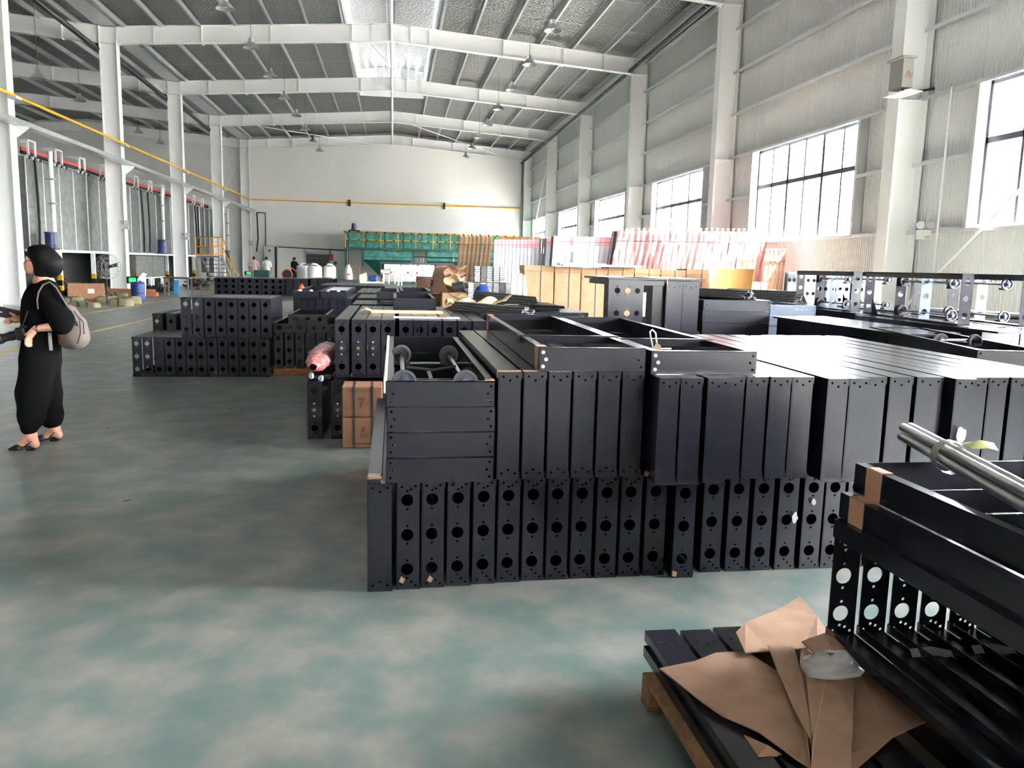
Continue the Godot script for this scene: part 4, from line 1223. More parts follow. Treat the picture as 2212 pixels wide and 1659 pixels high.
# a beam whose front lower left corner is at p
func beam(p: Vector3, style: String, label: String, group: String, w := BW, h := BH, l := BL, turn := 0.0, flip := false, m: Material = null, back_open := false, called := "steel_upright", web := true) -> Node3D:
	var t := thing(called, label, "beam", p + Vector3(w * 0.5, 0, 0), turn, group)
	beam_parts(t, style, w, h, l, flip, m, back_open, web)
	return t

func beam_row(x0: float, y: float, z: float, n: int, pitch: float, style: String, label: String, group: String, w := BW, h := BH, l := BL, jitter := 0.02, back_open := 0, from := "") -> void:
	for i in n:
		beam(Vector3(x0 + i * pitch, y, z + rng.randf_range(-jitter, jitter)), style, label if from == "" else "%s, %s from %s" % [label, NTH[i], from], group, w, h, l, 0.0, back_open > 0, null, i < back_open, "steel_upright", i >= back_open)

# open rectangular tray: two side rails with a top lip, two drilled ends; p is its front lower left corner
func tray(p: Vector3, w: float, h: float, l: float, label: String, group: String, turn := 0.0, m: Material = null, holes := true, called := "steel_tray") -> Node3D:
	if m == null: m = M.coat
	var t := thing(called, label, "tray", p, turn, group)
	var key := "%.3f%.3f%.2f%s" % [w, h, l, holes]
	obj("end_plate", kept("trayend" + key, func():
		var hs := []
		if holes:
			for k in 3:
				var dx := 0.034 if k == 1 else 0.02
				hs.append([dx, h * (0.2 + 0.3 * k), 0.0065])
				hs.append([w - dx, h * (0.2 + 0.3 * k), 0.0065])
		var mb := MB.new().plate(0.0, 0.0, w, h, hs, 0.004)
		mb.bx(0.0, h - 0.004, -0.03, w, h, 0.0)
		return mb), m, t)
	obj("end_plate", kept("trayback" + key, func(): return MB.new().plate(0.0, 0.0, w, h, [], 0.004)), m, t, Vector3(0, 0, -l))
	for s: float in [0.0, 1.0]:
		obj("side_rail", kept("trayside%s%.0f" % [key, s], func():
			var mb := MB.new()
			var x := 0.002 if s == 0.0 else w - 0.002
			mb.bx(x - 0.002, 0, -l, x + 0.002, h, 0)
			var dx := 0.035 if s == 0.0 else -0.035
			mb.bx(minf(x, x + dx), h - 0.004, -l, maxf(x, x + dx), h, -0.004)
			mb.bx(minf(x, x + dx), 0.0, -l, maxf(x, x + dx), 0.004, -0.004)
			return mb), m, t)
	return t

func tape_strip(t: Node3D, x: float, y0: float, y1: float, z0: float, z1: float) -> void:
	# packing tape over the top corner of a rail
	obj("tape", MB.new().bx(x - 0.0035, y0, z0, x + 0.0035, y1 + 0.003, z1).bx(x - 0.003, y1, z0, x + 0.04, y1 + 0.003, z1), M.tape, t)

func wheel_mesh(r: float, wd: float) -> MB:
	var b := Basis(Vector3.RIGHT, PI / 2)
	var mb := MB.new()
	mb.lathe([Vector2(r * 0.82, -wd), Vector2(r, -wd), Vector2(r * 1.0, wd * 0.6), Vector2(r * 1.08, wd * 0.7), Vector2(r * 1.08, wd), Vector2(r * 0.86, wd), Vector2(r * 0.82, wd * 0.4)], Vector3.ZERO, 28, b)
	mb.lathe([Vector2(r * 0.82, wd * 0.4), Vector2(r * 0.5, wd * 0.3), Vector2(r * 0.46, wd * 0.9), Vector2(r * 0.3, wd * 1.0), Vector2(r * 0.3, -wd)], Vector3.ZERO, 28, b)
	for k in 5:
		var a := TAU * k / 5.0 + 0.3
		var d := Vector3(cos(a), sin(a), 0)
		mb.bar(d * r * 0.42 + Vector3(0, 0, wd * 0.45), d * r * 0.85 + Vector3(0, 0, wd * 0.45), 0.01, wd * 0.5)
	return mb

# a pair of flanged wheels on a shaft that runs along z
func axle(t: Node3D, a: Vector3, b: Vector3, r := 0.062) -> void:
	obj("shaft", MB.new().tube([a + Vector3(0, 0, 0.03), b - Vector3(0, 0, 0.03)], 0.0125, 12), M.chrome, t)
	for e in [[a, 0.0], [b, PI]]:
		var w := obj("wheel", kept("wheel%.3f" % r, func(): return wheel_mesh(r, 0.016)), M.sheet_dark, t, e[0], Vector3(0, e[1], 0))
		obj("bearing_ring", kept("bring%.3f" % r, func(): return MB.new().lathe([Vector2(r * 0.3, 0.016), Vector2(r * 0.42, 0.02), Vector2(r * 0.42, 0.024), Vector2(r * 0.3, 0.024)], Vector3.ZERO, 20, Basis(Vector3.RIGHT, PI / 2))), M.bearing_blue, w)
		obj("bolt", kept("axlebolt", func(): return MB.new().lathe([Vector2(0.016, 0.0), Vector2(0.016, 0.034), Vector2(0.012, 0.038), Vector2(0, 0.038)], Vector3.ZERO, 8, Basis(Vector3.RIGHT, PI / 2))), M.steel, w)
		obj("pillow_block", MB.new().bx(-0.055, -r - 0.004, -0.02, 0.055, -r + 0.016, 0.02, 0.004).bx(-0.025, -r, -0.014, 0.025, -r * 0.35, 0.014), M.black, t, e[0] + Vector3(0, 0, -0.03 if e[1] == 0.0 else 0.03))

func pipe_bundle(label: String, group: String, a: Vector3, b: Vector3, n: int, r: float, m: Material, called := "steel_pipe", stagger := 0.05) -> void:
	# a loose heap: rows of pipes on one another
	var d := (b - a).normalized()
	var side := Vector3.UP.cross(d).normalized()
	var base := int(ceil((sqrt(8.0 * n + 1.0) - 1.0) * 0.5))
	var k := 0
	var row := 0
	while k < n:
		var cnt := mini(maxi(base - row, 1), n - k)
		for i in cnt:
			var off := side * ((i - (base - row - 1) * 0.5) * r * 2.08) + Vector3.UP * (r + row * r * 1.84)
			var sh := d * rng.randf_range(-stagger, stagger)
			single(called, MB.new().pipe(a + off + sh, b + off + sh, r, r * 0.78, 9), m, label, "pipe", Vector3.ZERO, Vector3.ZERO, group)
			k += 1
		row += 1

func front_stack() -> void:
	var gl := "perforated beams of the lower row in the long front stack"
	var ll := "perforated beam in the lower row of the front stack"
	var y := 0.0
	beam(Vector3(-0.118, 0, -3.7), "drilled", "dark plain-ended beam at the corner of the front stack by the open floor", "", 0.114, 0.53)
	var us := [858, 912, 968, 1024, 1078, 1132, 1185, 1238, 1292, 1344, 1398, 1462, 1523, 1578, 1632, 1686, 1740]
	var zs := [-3.715, -3.725, -3.735, -3.75, -3.76, -3.77, -3.77, -3.775, -3.775, -3.78, -3.785, -3.74, -3.8, -3.8, -3.8, -3.8, -3.8]
	for i in us.size():
		var p := pz(us[i], 1045, zs[i])
		beam(Vector3(p.x, 0, zs[i]), "perforated", "%s, %s from the plain corner beam" % [ll, NTH[i]], gl, 0.108, 0.53)
	for i in 8:
		beam(Vector3(2.24 + i * 0.125, 0, -3.8), "perforated", "%s, %s from the plain corner beam" % [ll, NTH[i + 17]], gl, 0.108, 0.53)
	# slim channel lying on the corner beam
	var t := thing("slim_channel", "slim dark channel with a white label lying on the corner of the front stack", "channel", Vector3(-0.12, 0.531, -3.69))
	obj("channel", MB.new().bx(0, 0, -2.3, 0.068, 0.022, 0.0, 0.003).bx(0, -0.0, -2.3, 0.003, 0.022, 0), M.coat, t)
	obj("label_sticker", MB.new().bx(0.004, 0.022, -0.11, 0.06, 0.0235, -0.05), M.paper_edge, t)
	obj("tape", MB.new().bx(0.0, 0.022, -0.045, 0.067, 0.0232, -0.012), M.tape, t)
	# four trays, the topmost with axles
	for k in 3:
		tray(Vector3(-0.033 + 0.002 * k, 0.532 + 0.121 * k, -3.7 - 0.004 * k), 0.505, 0.118, 2.3, ["dark drilled tray, bottom one of the pile of four on the front stack", "dark drilled tray, second from the bottom in the pile of four", "dark drilled tray right under the tray with wheels"][k], "trays piled on the front stack")
	var tt := tray(Vector3(-0.035, 0.532 + 0.121 * 3, -3.7), 0.508, 0.118, 2.3, "dark tray with four wheels on bright axles, on top of the pile of trays", "trays piled on the front stack")
	obj("paper_edge", MB.new().bx(-0.004, 0.06, -2.3, 0.012, 0.126, -0.0, 0.003), M.paper_edge, tt, Vector3(-0.006, 0, 0))
	tape_strip(tt, 0.466, 0.09, 0.119, -0.06, -0.01)
	for z: float in [-0.16, -1.45]:
		for x: float in [0.02, 0.32]:
			pass
	for x: float in [0.085, 0.375]:
		axle(tt, Vector3(x, 0.1, -0.1), Vector3(x - 0.002, 0.1, -1.25), 0.056)
	for z: float in [-0.035, -1.3, -1.36, -0.62]:
		obj("cross_rail", MB.new().bx(0.004, 0.02, z - 0.03, 0.504, 0.04, z + 0.012, 0.003), M.steel if z == -1.36 or z == -0.035 else M.coat, tt)
	obj("motor_gear", kept("wheelg", func(): return wheel_mesh(0.032, 0.014)), M.sheet_dark, tt, Vector3(0.222, 0.085, -0.09))
	obj("chain", MB.new().tube([Vector3(0.1, 0.12, -0.5), Vector3(0.24, 0.105, -0.5), Vector3(0.36, 0.125, -0.5)], 0.008, 6), M.rubber, tt)
	obj("drive_shaft", MB.new().tube([Vector3(0.222, 0.085, -0.1), Vector3(0.222, 0.085, -0.6)], 0.011, 10), M.steel, tt)
	for x: float in [0.04, 0.14, 0.19, 0.26, 0.32, 0.43]:
		obj("bolt", kept("nut", func(): return MB.new().lathe([Vector2(0.008, 0.0), Vector2(0.008, 0.012), Vector2(0.004, 0.012), Vector2(0.004, 0.02), Vector2(0, 0.02)], Vector3.ZERO, 6)), M.chrome, tt, Vector3(x, 0.118 if x > 1.0 else 0.04, -0.05))
	# upright channels of the upper row
	for i in 6:
		var up := beam(Vector3(0.492 + i * 0.122, 0.532, -3.725 - 0.004 * i), "drilled", "dark drilled beam in the front stack's upper row, %s from the pile of trays" % NTH[i], "drilled beams of the upper row in the front stack", 0.108, 0.522)
		if i < 2: obj("tape", MB.new().bx(-0.055, 0.522, -0.055, 0.055, 0.525, -0.02).bx(-0.0575, 0.49, -0.055, -0.055, 0.525, -0.02), M.tape, up)
	var spans := [[1419, 1464, 0], [1466, 1514, 0], [1523, 1571, 0], [1572, 1615, 1], [1618, 1665, 1], [1669, 1716, 1], [1717, 1764, 1], [1780, 1826, 0], [1827, 1871, 0], [1874, 1922, 1], [1929, 1980, 1], [1988, 2046, 1], [2054, 2098, 0], [2101, 2142, 1], [2144, 2186, 1], [2193, 2240, 1], [2248, 2300, 1], [2310, 2360, 1]]
	for si in spans.size():
		var sp = spans[si]
		var z: float = -3.6 if sp[2] == 0 else -3.66
		var a := pz(sp[0] + 1, 815, -3.64)
		var b := pz(sp[1] - 1, 815, -3.64)
		var t2 := beam(Vector3(a.x, 0.534, z), "top_drilled", "dark plain-faced beam of the upper row, %s from the last drilled beam" % NTH[si], "plain-faced beams of the upper row in the front stack", b.x - a.x, 0.51, 2.45, -0.015)
		if sp[2] == 0: obj("bottom_lip", MB.new().bx(-(b.x - a.x) * 0.5, 0.0, 0, (b.x - a.x) * 0.5, 0.004, 0.03), M.coat, t2)
	# two long frames lying across the top
	for k in 2:
		var p0 := pz(1165 if k == 0 else 1408, 751 if k == 0 else 761, -3.73)
		var f := tray(Vector3(p0.x, 1.058 if k == 0 else 1.046, p0.z), 0.52 if k == 0 else 0.535, 0.113, 2.5, ["long open steel frame with tape at its corner, on the drilled beams", "long open steel frame beside the taped frame, with a white cord on its corner"][k], "open frames on top of the front stack", -0.015)
		for z: float in [-0.62, -2.47]:
			obj("cross_bar", MB.new().bx(-0.025, 0.113, z - 0.012, 0.545, 0.118, z + 0.012).bx(-0.025, 0.075, z + 0.008, 0.545, 0.118, z + 0.012), M.coat, f)
		if k == 0:
			tape_strip(f, -0.001, 0.0, 0.113, -0.1, -0.04)
			tape_strip(f, -0.001, 0.0, 0.113, -2.46, -2.4)
		for h in 3:
			obj("bolt", kept("whitebolt", func(): return MB.new().lathe([Vector2(0.009, 0.0), Vector2(0.009, 0.003), Vector2(0.0, 0.003)], Vector3.ZERO, 10, Basis(Vector3.RIGHT, PI / 2))), M.paper_edge, f, Vector3(0.034 if h == 1 else 0.02, 0.113 * (0.2 + 0.3 * h), 0.0))
	var c := thing("cord_loop", "white cord looped through a scrap of cardboard on the frame corner", "cord", Vector3(1.225, 1.17, -3.68))
	obj("loop", MB.new().tube([Vector3(0, 0, 0), Vector3(-0.015, 0.05, 0), Vector3(-0.022, 0.085, 0.0), Vector3(-0.01, 0.095, 0.0), Vector3(0.006, 0.08, 0), Vector3(0.012, 0.045, 0), Vector3(0.02, 0.0, 0)], 0.004, 6), M.roll, c)
	obj("tail", MB.new().tube([Vector3(0.02, 0.004, 0), Vector3(0.05, 0.006, 0.01), Vector3(0.09, 0.004, -0.01)], 0.004, 6), M.roll, c)
	obj("card_scrap", MB.new().prism(PackedVector2Array([Vector2(-0.01, 0), Vector2(0.03, 0), Vector2(0.034, 0.02), Vector2(0.012, 0.035)]), 0.006, 0.01), M.card, c)
	# torn scraps of cardboard between the rows
	for q in [[1390, 1018], [1500, 1015], [1450, 1232], [868, 1245], [928, 1243]]:
		var p := pz(q[0], q[1], -3.74)
		single("card_scrap", MB.new().prism(PackedVector2Array([Vector2(-0.012, -0.01), Vector2(0.008, -0.016), Vector2(0.014, 0.006), Vector2(-0.008, 0.018)]), 0.0, 0.003), M.card, "torn scrap of cardboard wedged between dark beams of the front stack", "scrap", p + Vector3(0, 0, 0.045), Vector3(0, 0, rng.randf_range(-0.5, 0.5)), "scraps between the beams")
	# scuffed plastic film stuck to two beam ends
	for q in [[2073, 938, 0.03, 0.045, -3.585], [1715, 1118, 0.018, 0.035, -3.79], [1756, 1083, 0.014, 0.02, -3.79]]:
		var p := pz(q[0], q[1], q[4])
		var poly := PackedVector2Array()
		for k in 11:
			var a := TAU * k / 11.0
			var s := rng.randf_range(0.7, 1.1)
			poly.append(Vector2(cos(a) * q[2] * s, sin(a) * q[3] * s))
		single("film_scrap", MB.new().prism(poly, 0.0, 0.002), M.film, "crumpled patch of clear film stuck to a dark beam end", "film", p + Vector3(0, 0, 0.008), Vector3.ZERO, "patches of film on the front stack")

func near_right_stack() -> void:
	# beams open to the left, seen from inside, on bearers; trays and pipes on top
	for i in 9:
		var x := 1.515 + i * 0.118
		var u := thing("open_frame_unit", "dark open-sided holed unit under the taped trays, %s from the cardboard" % NTH[i], "frame", Vector3(x + 0.054, 0.28, -1.0), 0.0, "open units under the taped trays")
		beam_parts(u, "perforated", 0.108, 0.43, 1.5, true, null, true, i > 5)
		if i == 0: obj("side_panel", MB.new().bx(-0.058, 0.365, -1.5, -0.055, 0.43, 0.0), M.coat, u)
	var lt := thing("bearer_tray", "low dark tray on the floor carrying the row of open frame units", "tray", Vector3(1.74, 0, -2.44))
	obj("channel", MB.new().bx(0, 0, 0, 1.2, 0.275, 1.4, 0.003), M.coat, lt)
	var a := tray(Vector3(1.535, 0.712, -0.95), 0.9, 0.088, 1.56, "dark lower tray with tape on its corner, under the bright pipes", "taped trays of the nearest stack")
	tape_strip(a, -0.001, -0.0, 0.088, -1.5, -1.42)
	var b := tray(Vector3(1.575, 0.805, -0.93), 0.9, 0.1, 1.57, "dark upper tray with tape on its corner, carrying the bright pipes", "taped trays of the nearest stack")
	tape_strip(b, -0.001, 0.0, 0.1, -1.5, -1.42)
	obj("cross_rail", MB.new().bx(0.004, 0.02, -0.9, 0.896, 0.04, -0.86), M.coat, b)
	axle(b, Vector3(0.32, 0.07, -0.5), Vector3(0.32, 0.07, -1.1), 0.045)
	# bundle of five bright pipes
	var d := (pf(2212, 1060, 0.95) - pf(1960, 925, 0.95)).normalized()
	var side := Vector3.UP.cross(d).normalized()
	for q in [[-1.0, 0.0, 0.0], [0.0, 0.0, 0.02], [1.0, 0.0, 0.05], [-0.5, 0.9, 0.04], [0.5, 0.9, 0.06]]:
		var o: Vector3 = pf(1962, 935, 0.95) + side * q[0] * 0.0335 + Vector3(0, q[1] * 0.0325 - 0.01, 0) - d * (q[2] - 0.03)
		single("bright_pipe", MB.new().pipe(o, o + d * 1.7, 0.016, 0.0138, 14), M.chrome_pipe, "bright steel pipe in the bundle tied with tape on the nearest stack", "pipe", Vector3.ZERO, Vector3.ZERO, "bright pipes tied in a bundle")
	var tp: Vector3 = pf(1962, 935, 0.95) + d * 0.36
	single("tape_wrap", MB.new().tube([tp + Vector3(0, -0.004, 0), tp + d * 0.05 + Vector3(0, -0.004, 0)], [0.056, 0.055], 12, false), M.tape_grey, "grey tape wrapped round the bundle of bright pipes", "tape")
	single("plastic_knot", MB.new().sheet([[tp + Vector3(0.02, 0.04, 0.02), tp + Vector3(0.07, 0.045, 0.03), tp + Vector3(0.12, 0.035, 0.03)], [tp + Vector3(0.02, 0.045, 0.05), tp + Vector3(0.07, 0.06, 0.06), tp + Vector3(0.12, 0.05, 0.06)], [tp + Vector3(0.03, 0.035, 0.08), tp + Vector3(0.075, 0.04, 0.09), tp + Vector3(0.12, 0.03, 0.085)]], 0.002), mat(srgb(150, 150, 96), 0.4), "crumpled olive plastic tied on the bundle of bright pipes", "plastic")
	# strips of stretch film under the beam ends
	for q in [[1.72, 0.0], [1.95, 0.3], [2.15, -0.2]]:
		var p := Vector3(q[0], 0.274, -2.52)
		single("film_strip", MB.new().sheet([[p, p + Vector3(0.08, 0.004, 0.0), p + Vector3(0.16, -0.012, 0.01)], [p + Vector3(0, -0.02, 0.02), p + Vector3(0.08, -0.012, 0.03), p + Vector3(0.16, -0.03, 0.03)]], 0.0015), M.film, "loose strip of clear stretch film below the open beams", "film", Vector3(0, 0.03, 0.19), Vector3.ZERO, "strips of stretch film")

func pallet(at: Vector3, w: float, d: float, turn: float, label: String, h := 0.13) -> Node3D:
	var t := thing("wooden_pallet", label, "pallet", at, turn)
	for i in 3:
		obj("runner", MB.new().bx(-w * 0.5, 0.0, -d * 0.5 + i * (d - 0.08) * 0.5, w * 0.5, 0.02, -d * 0.5 + i * (d - 0.08) * 0.5 + 0.08), M.wood, t)
		for k in 3:
			obj("block", MB.new().bx(-w * 0.5 + k * (w - 0.09) * 0.5, 0.02, -d * 0.5 + i * (d - 0.08) * 0.5, -w * 0.5 + k * (w - 0.09) * 0.5 + 0.09, h - 0.022, -d * 0.5 + i * (d - 0.08) * 0.5 + 0.08, 0.003), M.wood, t)
	var n := maxi(5, int(w / 0.14))
	for i in n:
		var x := -w * 0.5 + i * (w - 0.09) / (n - 1)
		obj("plank", MB.new().bx(x, h - 0.022, -d * 0.5, x + 0.09, h, d * 0.5, 0.003), M.wood, t)
	return t

func near_pallet() -> void:
	pallet(Vector3(1.2, 0, -1.9), 0.62, 1.45, 0.0, "rough wooden pallet under the flat dark channels and cardboard", 0.11)
	# flat channels in two layers on the pallet
	for lay in 2:
		for i in 4:
			var x := 0.93 + i * 0.135 + lay * 0.012
			var t := thing("flat_channel", "flat dark channel on the pallet, %s layer, %s from the open floor" % [["lower", "upper"][lay], NTH[i]], "channel", Vector3(x, 0.112 + lay * 0.045, -2.74 - lay * 0.03 + 0.012 * (i % 2)), 0.0, "flat channels on the nearest pallet")
			obj("channel", kept("flatch", func():
				var mb := MB.new()
				mb.bx(0, 0.036, 0, 0.118, 0.041, 1.7, 0.001)
				mb.bx(0, 0, 0, 0.004, 0.04, 1.7).bx(0.114, 0, 0, 0.118, 0.04, 1.7)
				mb.bx(0, 0, 0, 0.118, 0.04, 0.004)
				return mb), M.coat, t)
			if lay == 1:
				for h in [[0.03, 0.1], [0.09, 0.1], [0.06, 0.12]]:
					obj("hole_rim", kept("hrim", func(): return MB.new().lathe([Vector2(0.006, 0.0), Vector2(0.006, 0.0008), Vector2(0.0, 0.0008)], Vector3.ZERO, 8)), M.black, t, Vector3(h[0], 0.041, h[1]))
	# cardboard sheets fanned out over them
	var cards := [
		["large sheet of brown cardboard with a curled torn edge, spread on the flat channels", [[1425, 1443], [1500, 1428], [1545, 1410], [1610, 1405], [1680, 1450], [1720, 1500], [1745, 1590], [1752, 1659], [1722, 1640], [1640, 1580], [1560, 1545], [1510, 1510]], 0.215, 0.235],
		["square piece of brown cardboard standing out behind the fan of sheets", [[1590, 1365], [1610, 1345], [1690, 1312], [1728, 1287], [1765, 1330], [1792, 1370], [1765, 1395], [1735, 1400], [1660, 1405], [1610, 1410]], 0.232, 0.25],
		["wide sheet of brown cardboard reaching under the dark stack", [[1730, 1400], [1830, 1400], [1890, 1425], [1960, 1470], [2048, 1538], [1990, 1562], [1930, 1590], [1890, 1625], [1850, 1659], [1760, 1659], [1742, 1560], [1725, 1470]], 0.212, 0.222],
		["narrow strip of brown cardboard folded across the fan", [[1658, 1392], [1715, 1397], [1735, 1470], [1750, 1560], [1753, 1602], [1715, 1530], [1680, 1450]], 0.245, 0.26],
		["long flap of brown cardboard with a straight cut edge", [[1735, 1400], [1790, 1430], [1845, 1475], [1842, 1560], [1838, 1659], [1752, 1659], [1755, 1600], [1745, 1500]], 0.25, 0.256],
		["small bent flap of brown cardboard under the plastic bag", [[1732, 1385], [1780, 1367], [1832, 1395], [1800, 1412], [1768, 1418]], 0.29, 0.31],
		["scrap of printed cardboard on the channel below the fan", [[1607, 1587], [1660, 1610], [1690, 1630], [1638, 1632]], 0.202, 0.2025]]
	for c in cards:
		var pts: Array = c[1]
		var mb := MB.new()
		var top := []
		var y0: float = c[2]; var y1: float = c[3]
		var plan := PackedVector2Array()
		for i in pts.size():
			var q := pf(pts[i][0], pts[i][1], y0)
			# the sheet tilts gently towards its far edge and its rim curls a little
			var hh := lerpf(y0, y1, clampf((-q.z - 1.9) / 1.1, 0.0, 1.0)) + 0.004 * sin(i * 2.3)
			top.append(pf(pts[i][0], pts[i][1], hh))
			plan.append(Vector2(top[i].x, top[i].z))
		var dn := Vector3(0, -0.005, 0)
		var ids := Geometry2D.triangulate_polygon(plan)
		for i in range(0, ids.size(), 3):
			var a: Vector3 = top[ids[i]]; var b: Vector3 = top[ids[i + 1]]; var d: Vector3 = top[ids[i + 2]]
			if (b - a).cross(d - a).y < 0.0:
				var sw := b; b = d; d = sw
			mb.tri(a, b, d); mb.tri(a + dn, d + dn, b + dn)
		for i in top.size():
			var j := (i + 1) % top.size()
			mb.quad(top[i], top[j], top[j] + dn, top[i] + dn)
		single("cardboard_sheet", mb, M.card, c[0], "cardboard")
	# crumpled clear bag
	var g := []
	var f := FastNoiseLite.new()
	f.seed = 5; f.frequency = 9.0
	var o := pf(1795, 1445, 0.265)
	for i in 9:
		var row := []
		for j in 13:
			var a := TAU * j / 12.0
			var r := 0.078 * sin(PI * (0.06 + 0.94 * i / 9.0) * 0.55)
			var k := 1.0 + 0.35 * f.get_noise_3d(cos(a) * 1.0, i * 0.12, sin(a) * 1.0)
			row.append(o + Vector3(cos(a) * r * 1.3 * k, 0.05 * (1.0 - pow(i / 8.0, 1.6)) * k, sin(a) * r * k))
		g.append(row)
	single("plastic_bag", MB.new().sheet(g, 0.0), M.film, "crumpled clear plastic bag lying on the fanned cardboard", "bag")

func middle_stacks() -> void:
	# ---- second stack, behind the trays: upper row with flange bearings
	var us := [724, 760, 792, 824, 863, 894, 925, 958, 990, 1022]
	for i in us.size():
		var p := pz(us[i], 692, -7.3)
		beam(Vector3(p.x, 0.522, -7.3), "bearing" if i < 3 else "perforated", ("dark beam with a flange bearing behind the trays, %s from the pink package" % NTH[i]) if i < 3 else ("dark perforated beam behind the trays, %s from the pink package" % NTH[i]), "beams with bearings in the second stack" if i < 3 else "perforated beams of the second stack", 0.122, 0.522, 2.4)
	for i in 2:
		beam(Vector3(-0.74 + 0.2 * i, 0.0, -7.12), "bearing", ["dark beam with a flange bearing on the floor, by the open floor", "dark beam with a flange bearing on the floor, next to the carton boxes"][i], "lower beams of the second stack", 0.125, 0.515, 2.3, 0.0, false, null, true)
	for i in 7:
		beam(Vector3(-0.1 + 0.13 * i, 0.0, -7.4), "perforated", "dark perforated beam in the lower row of the stack behind the trays", "lower row of the second stack", 0.122, 0.515, 2.3)
	# tray lying on the lower beams, with a bag wrapped in pink film
	var tl := thing("long_channel", "long dark channel lying on the floor-level beams beside the pink package", "channel", Vector3(-0.75, 0.522, -7.2))
	obj("channel", MB.new().bx(0, 0, -2.2, 0.2, 0.035, 0, 0.003), M.coat, tl)
	var pk := []
	var f := FastNoiseLite.new()
	f.seed = 9; f.frequency = 5.0
	for i in 19:
		var row := []
		var k := i / 18.0
		var c := pz(lerpf(690, 716, k), lerpf(815, 752, k), lerpf(-7.0, -8.3, k))
		c = Vector3(lerpf(-0.67, -0.655, k), 0.668, lerpf(-6.9, -8.6, k))
		for j in 15:
			var a := TAU * j / 14.0
			var r := 0.1 * pow(sin(PI * clampf(k * 0.96 + 0.008, 0, 1)), 0.34)
			r *= 1.0 + 0.3 * f.get_noise_3d(cos(a) * 0.4, k * 1.6, sin(a) * 0.4)
			row.append(c + Vector3(cos(a) * r * 1.15, sin(a) * r * 0.95, 0))
		pk.append(row)
	single("wrapped_package", MB.new().sheet(pk, 0.0), M.pinkfilm, "long package wrapped in wrinkled pink film, lying on the channel", "package")
	var knot := MB.new()
	for q in [[-0.05, 0.0, 0.04], [0.03, -0.02, 0.06]]:
		knot.lathe([Vector2(0.004, 0.05), Vector2(0.014, 0.03), Vector2(0.02, 0.012), Vector2(0.012, 0.0), Vector2(0.024, -0.03)], Vector3(-0.63 + q[0], 0.6 + q[1], -6.88 + q[2] * 0.2), 7, Basis(Vector3(1, 0.3, 0).normalized(), 1.2))
	single("film_knot", knot, M.film_white, "white twisted end of the film at the pink package", "film")
	# two carton boxes one on the other
	for k in 2:
		var c := thing("carton_box", ["brown strapped carton box with an upright flame emblem, standing on the floor", "brown strapped carton box with its print upside down, on the other carton"][k], "box", Vector3(-0.262 + 0.004 * k, 0.0 + 0.262 * k, -6.93), 0.03 - 0.02 * k, "carton boxes beside the second stack")
		obj("carton", MB.new().bx(-0.165, 0, -0.17, 0.165, 0.258, 0.17, 0.006), M.carton_dark, c)
		for x: float in [-0.07, 0.08]:
			obj("strap", MB.new().bx(x - 0.009, -0.0, -0.172, x + 0.009, 0.26, 0.172), M.strap, c)
		carton_print(c, k == 1)
	# ---- left stack: two rows, upper row shorter
	beam_row(-3.37, 0.0, -11.05, 13, 0.134, "perforated", "perforated beam in the lower row by the yellow floor lines", "lower row of the stack by the floor lines", 0.126, 0.522, 1.08, 0.012, 2, "the floor lines")
	beam_row(-2.75, 0.524, -11.07, 8, 0.144, "perforated", "perforated beam in the upper row by the yellow floor lines", "upper row of the stack by the floor lines", 0.135, 0.522, 1.08, 0.012, 1, "the floor lines")
	for i in 4:
		beam(Vector3(-3.62 + i * 0.2, 0.0, -12.9), "perforated", "dark perforated beam behind the low end of the stack by the floor lines", "beams behind the low end of the stack", 0.14, 0.71, 1.2, 0.0, true, null, true)
	# ---- third stack next to it, on a wooden bearer, with trays on top
	var wd := thing("timber_bearer", "reddish timber bearer on the floor under the stack with two trays on top", "timber", Vector3(-1.2, 0, -11.25))
	obj("timber", MB.new().bx(-0.42, 0, -0.05, 0.45, 0.085, 0.05, 0.004), M.timber, wd)
	beam_row(-1.6, 0.087, -11.25, 6, 0.14, "perforated", "dark perforated beam standing on the reddish timber bearer", "beams on the timber bearer", 0.118, 0.5, 1.3, 0.02, 0, "the floor lines")
	for k in 2:
		tray_holed(Vector3(-1.61 + k * 0.45, 0.59, -11.2), 0.44, 0.118, 1.35, ["dark holed tray on the timber-borne beams, next to the taller stack", "dark holed tray on the timber-borne beams, next to the pink package"][k], "holed trays on the third stack")
	tray_holed(Vector3(-1.4, 0.712, -11.15), 0.52, 0.125, 1.3, "dark tray with large round holes, topmost on the third stack", "")
	tray(Vector3(-1.56, 0.001, -12.75), 0.45, 0.1, 1.2, "plain dark tray behind the topmost holed tray", "")
	# ---- stacks further back
	beam_row(-1.72, 0.36, -15.6, 7, 0.135, "top_drilled", "dark plain beam in the stack under the trays with white rollers", "beams under the roller trays", 0.128, 0.5, 2.6)
	beam_row(-1.72, 0.0, -15.65, 7, 0.135, "top_drilled", "dark plain beam at the foot of the stack under the roller trays", "beams at the foot of the roller trays", 0.128, 0.355, 2.6)
	for k in 2:
		var t := tray(Vector3(-1.85 + k * 0.5, 0.862, -15.5), 0.48, 0.13, 3.4, ["dark tray with two white rollers near the row of white rolls", "dark tray with two white rollers and a pale cover plate behind it"][k], "trays with white rollers")
		for x: float in [0.13, 0.33]:
			obj("roller", MB.new().lathe([Vector2(0, -0.03), Vector2(0.03, -0.03), Vector2(0.03, 0.03), Vector2(0, 0.03)], Vector3(x, 0.13, -0.05), 12, Basis(Vector3.RIGHT, PI / 2)), M.roll, t)
		if k == 1: obj("cover_plate", MB.new().bx(0.02, 0.112, -3.3, 0.46, 0.118, -1.2), M.lightgrey, t)
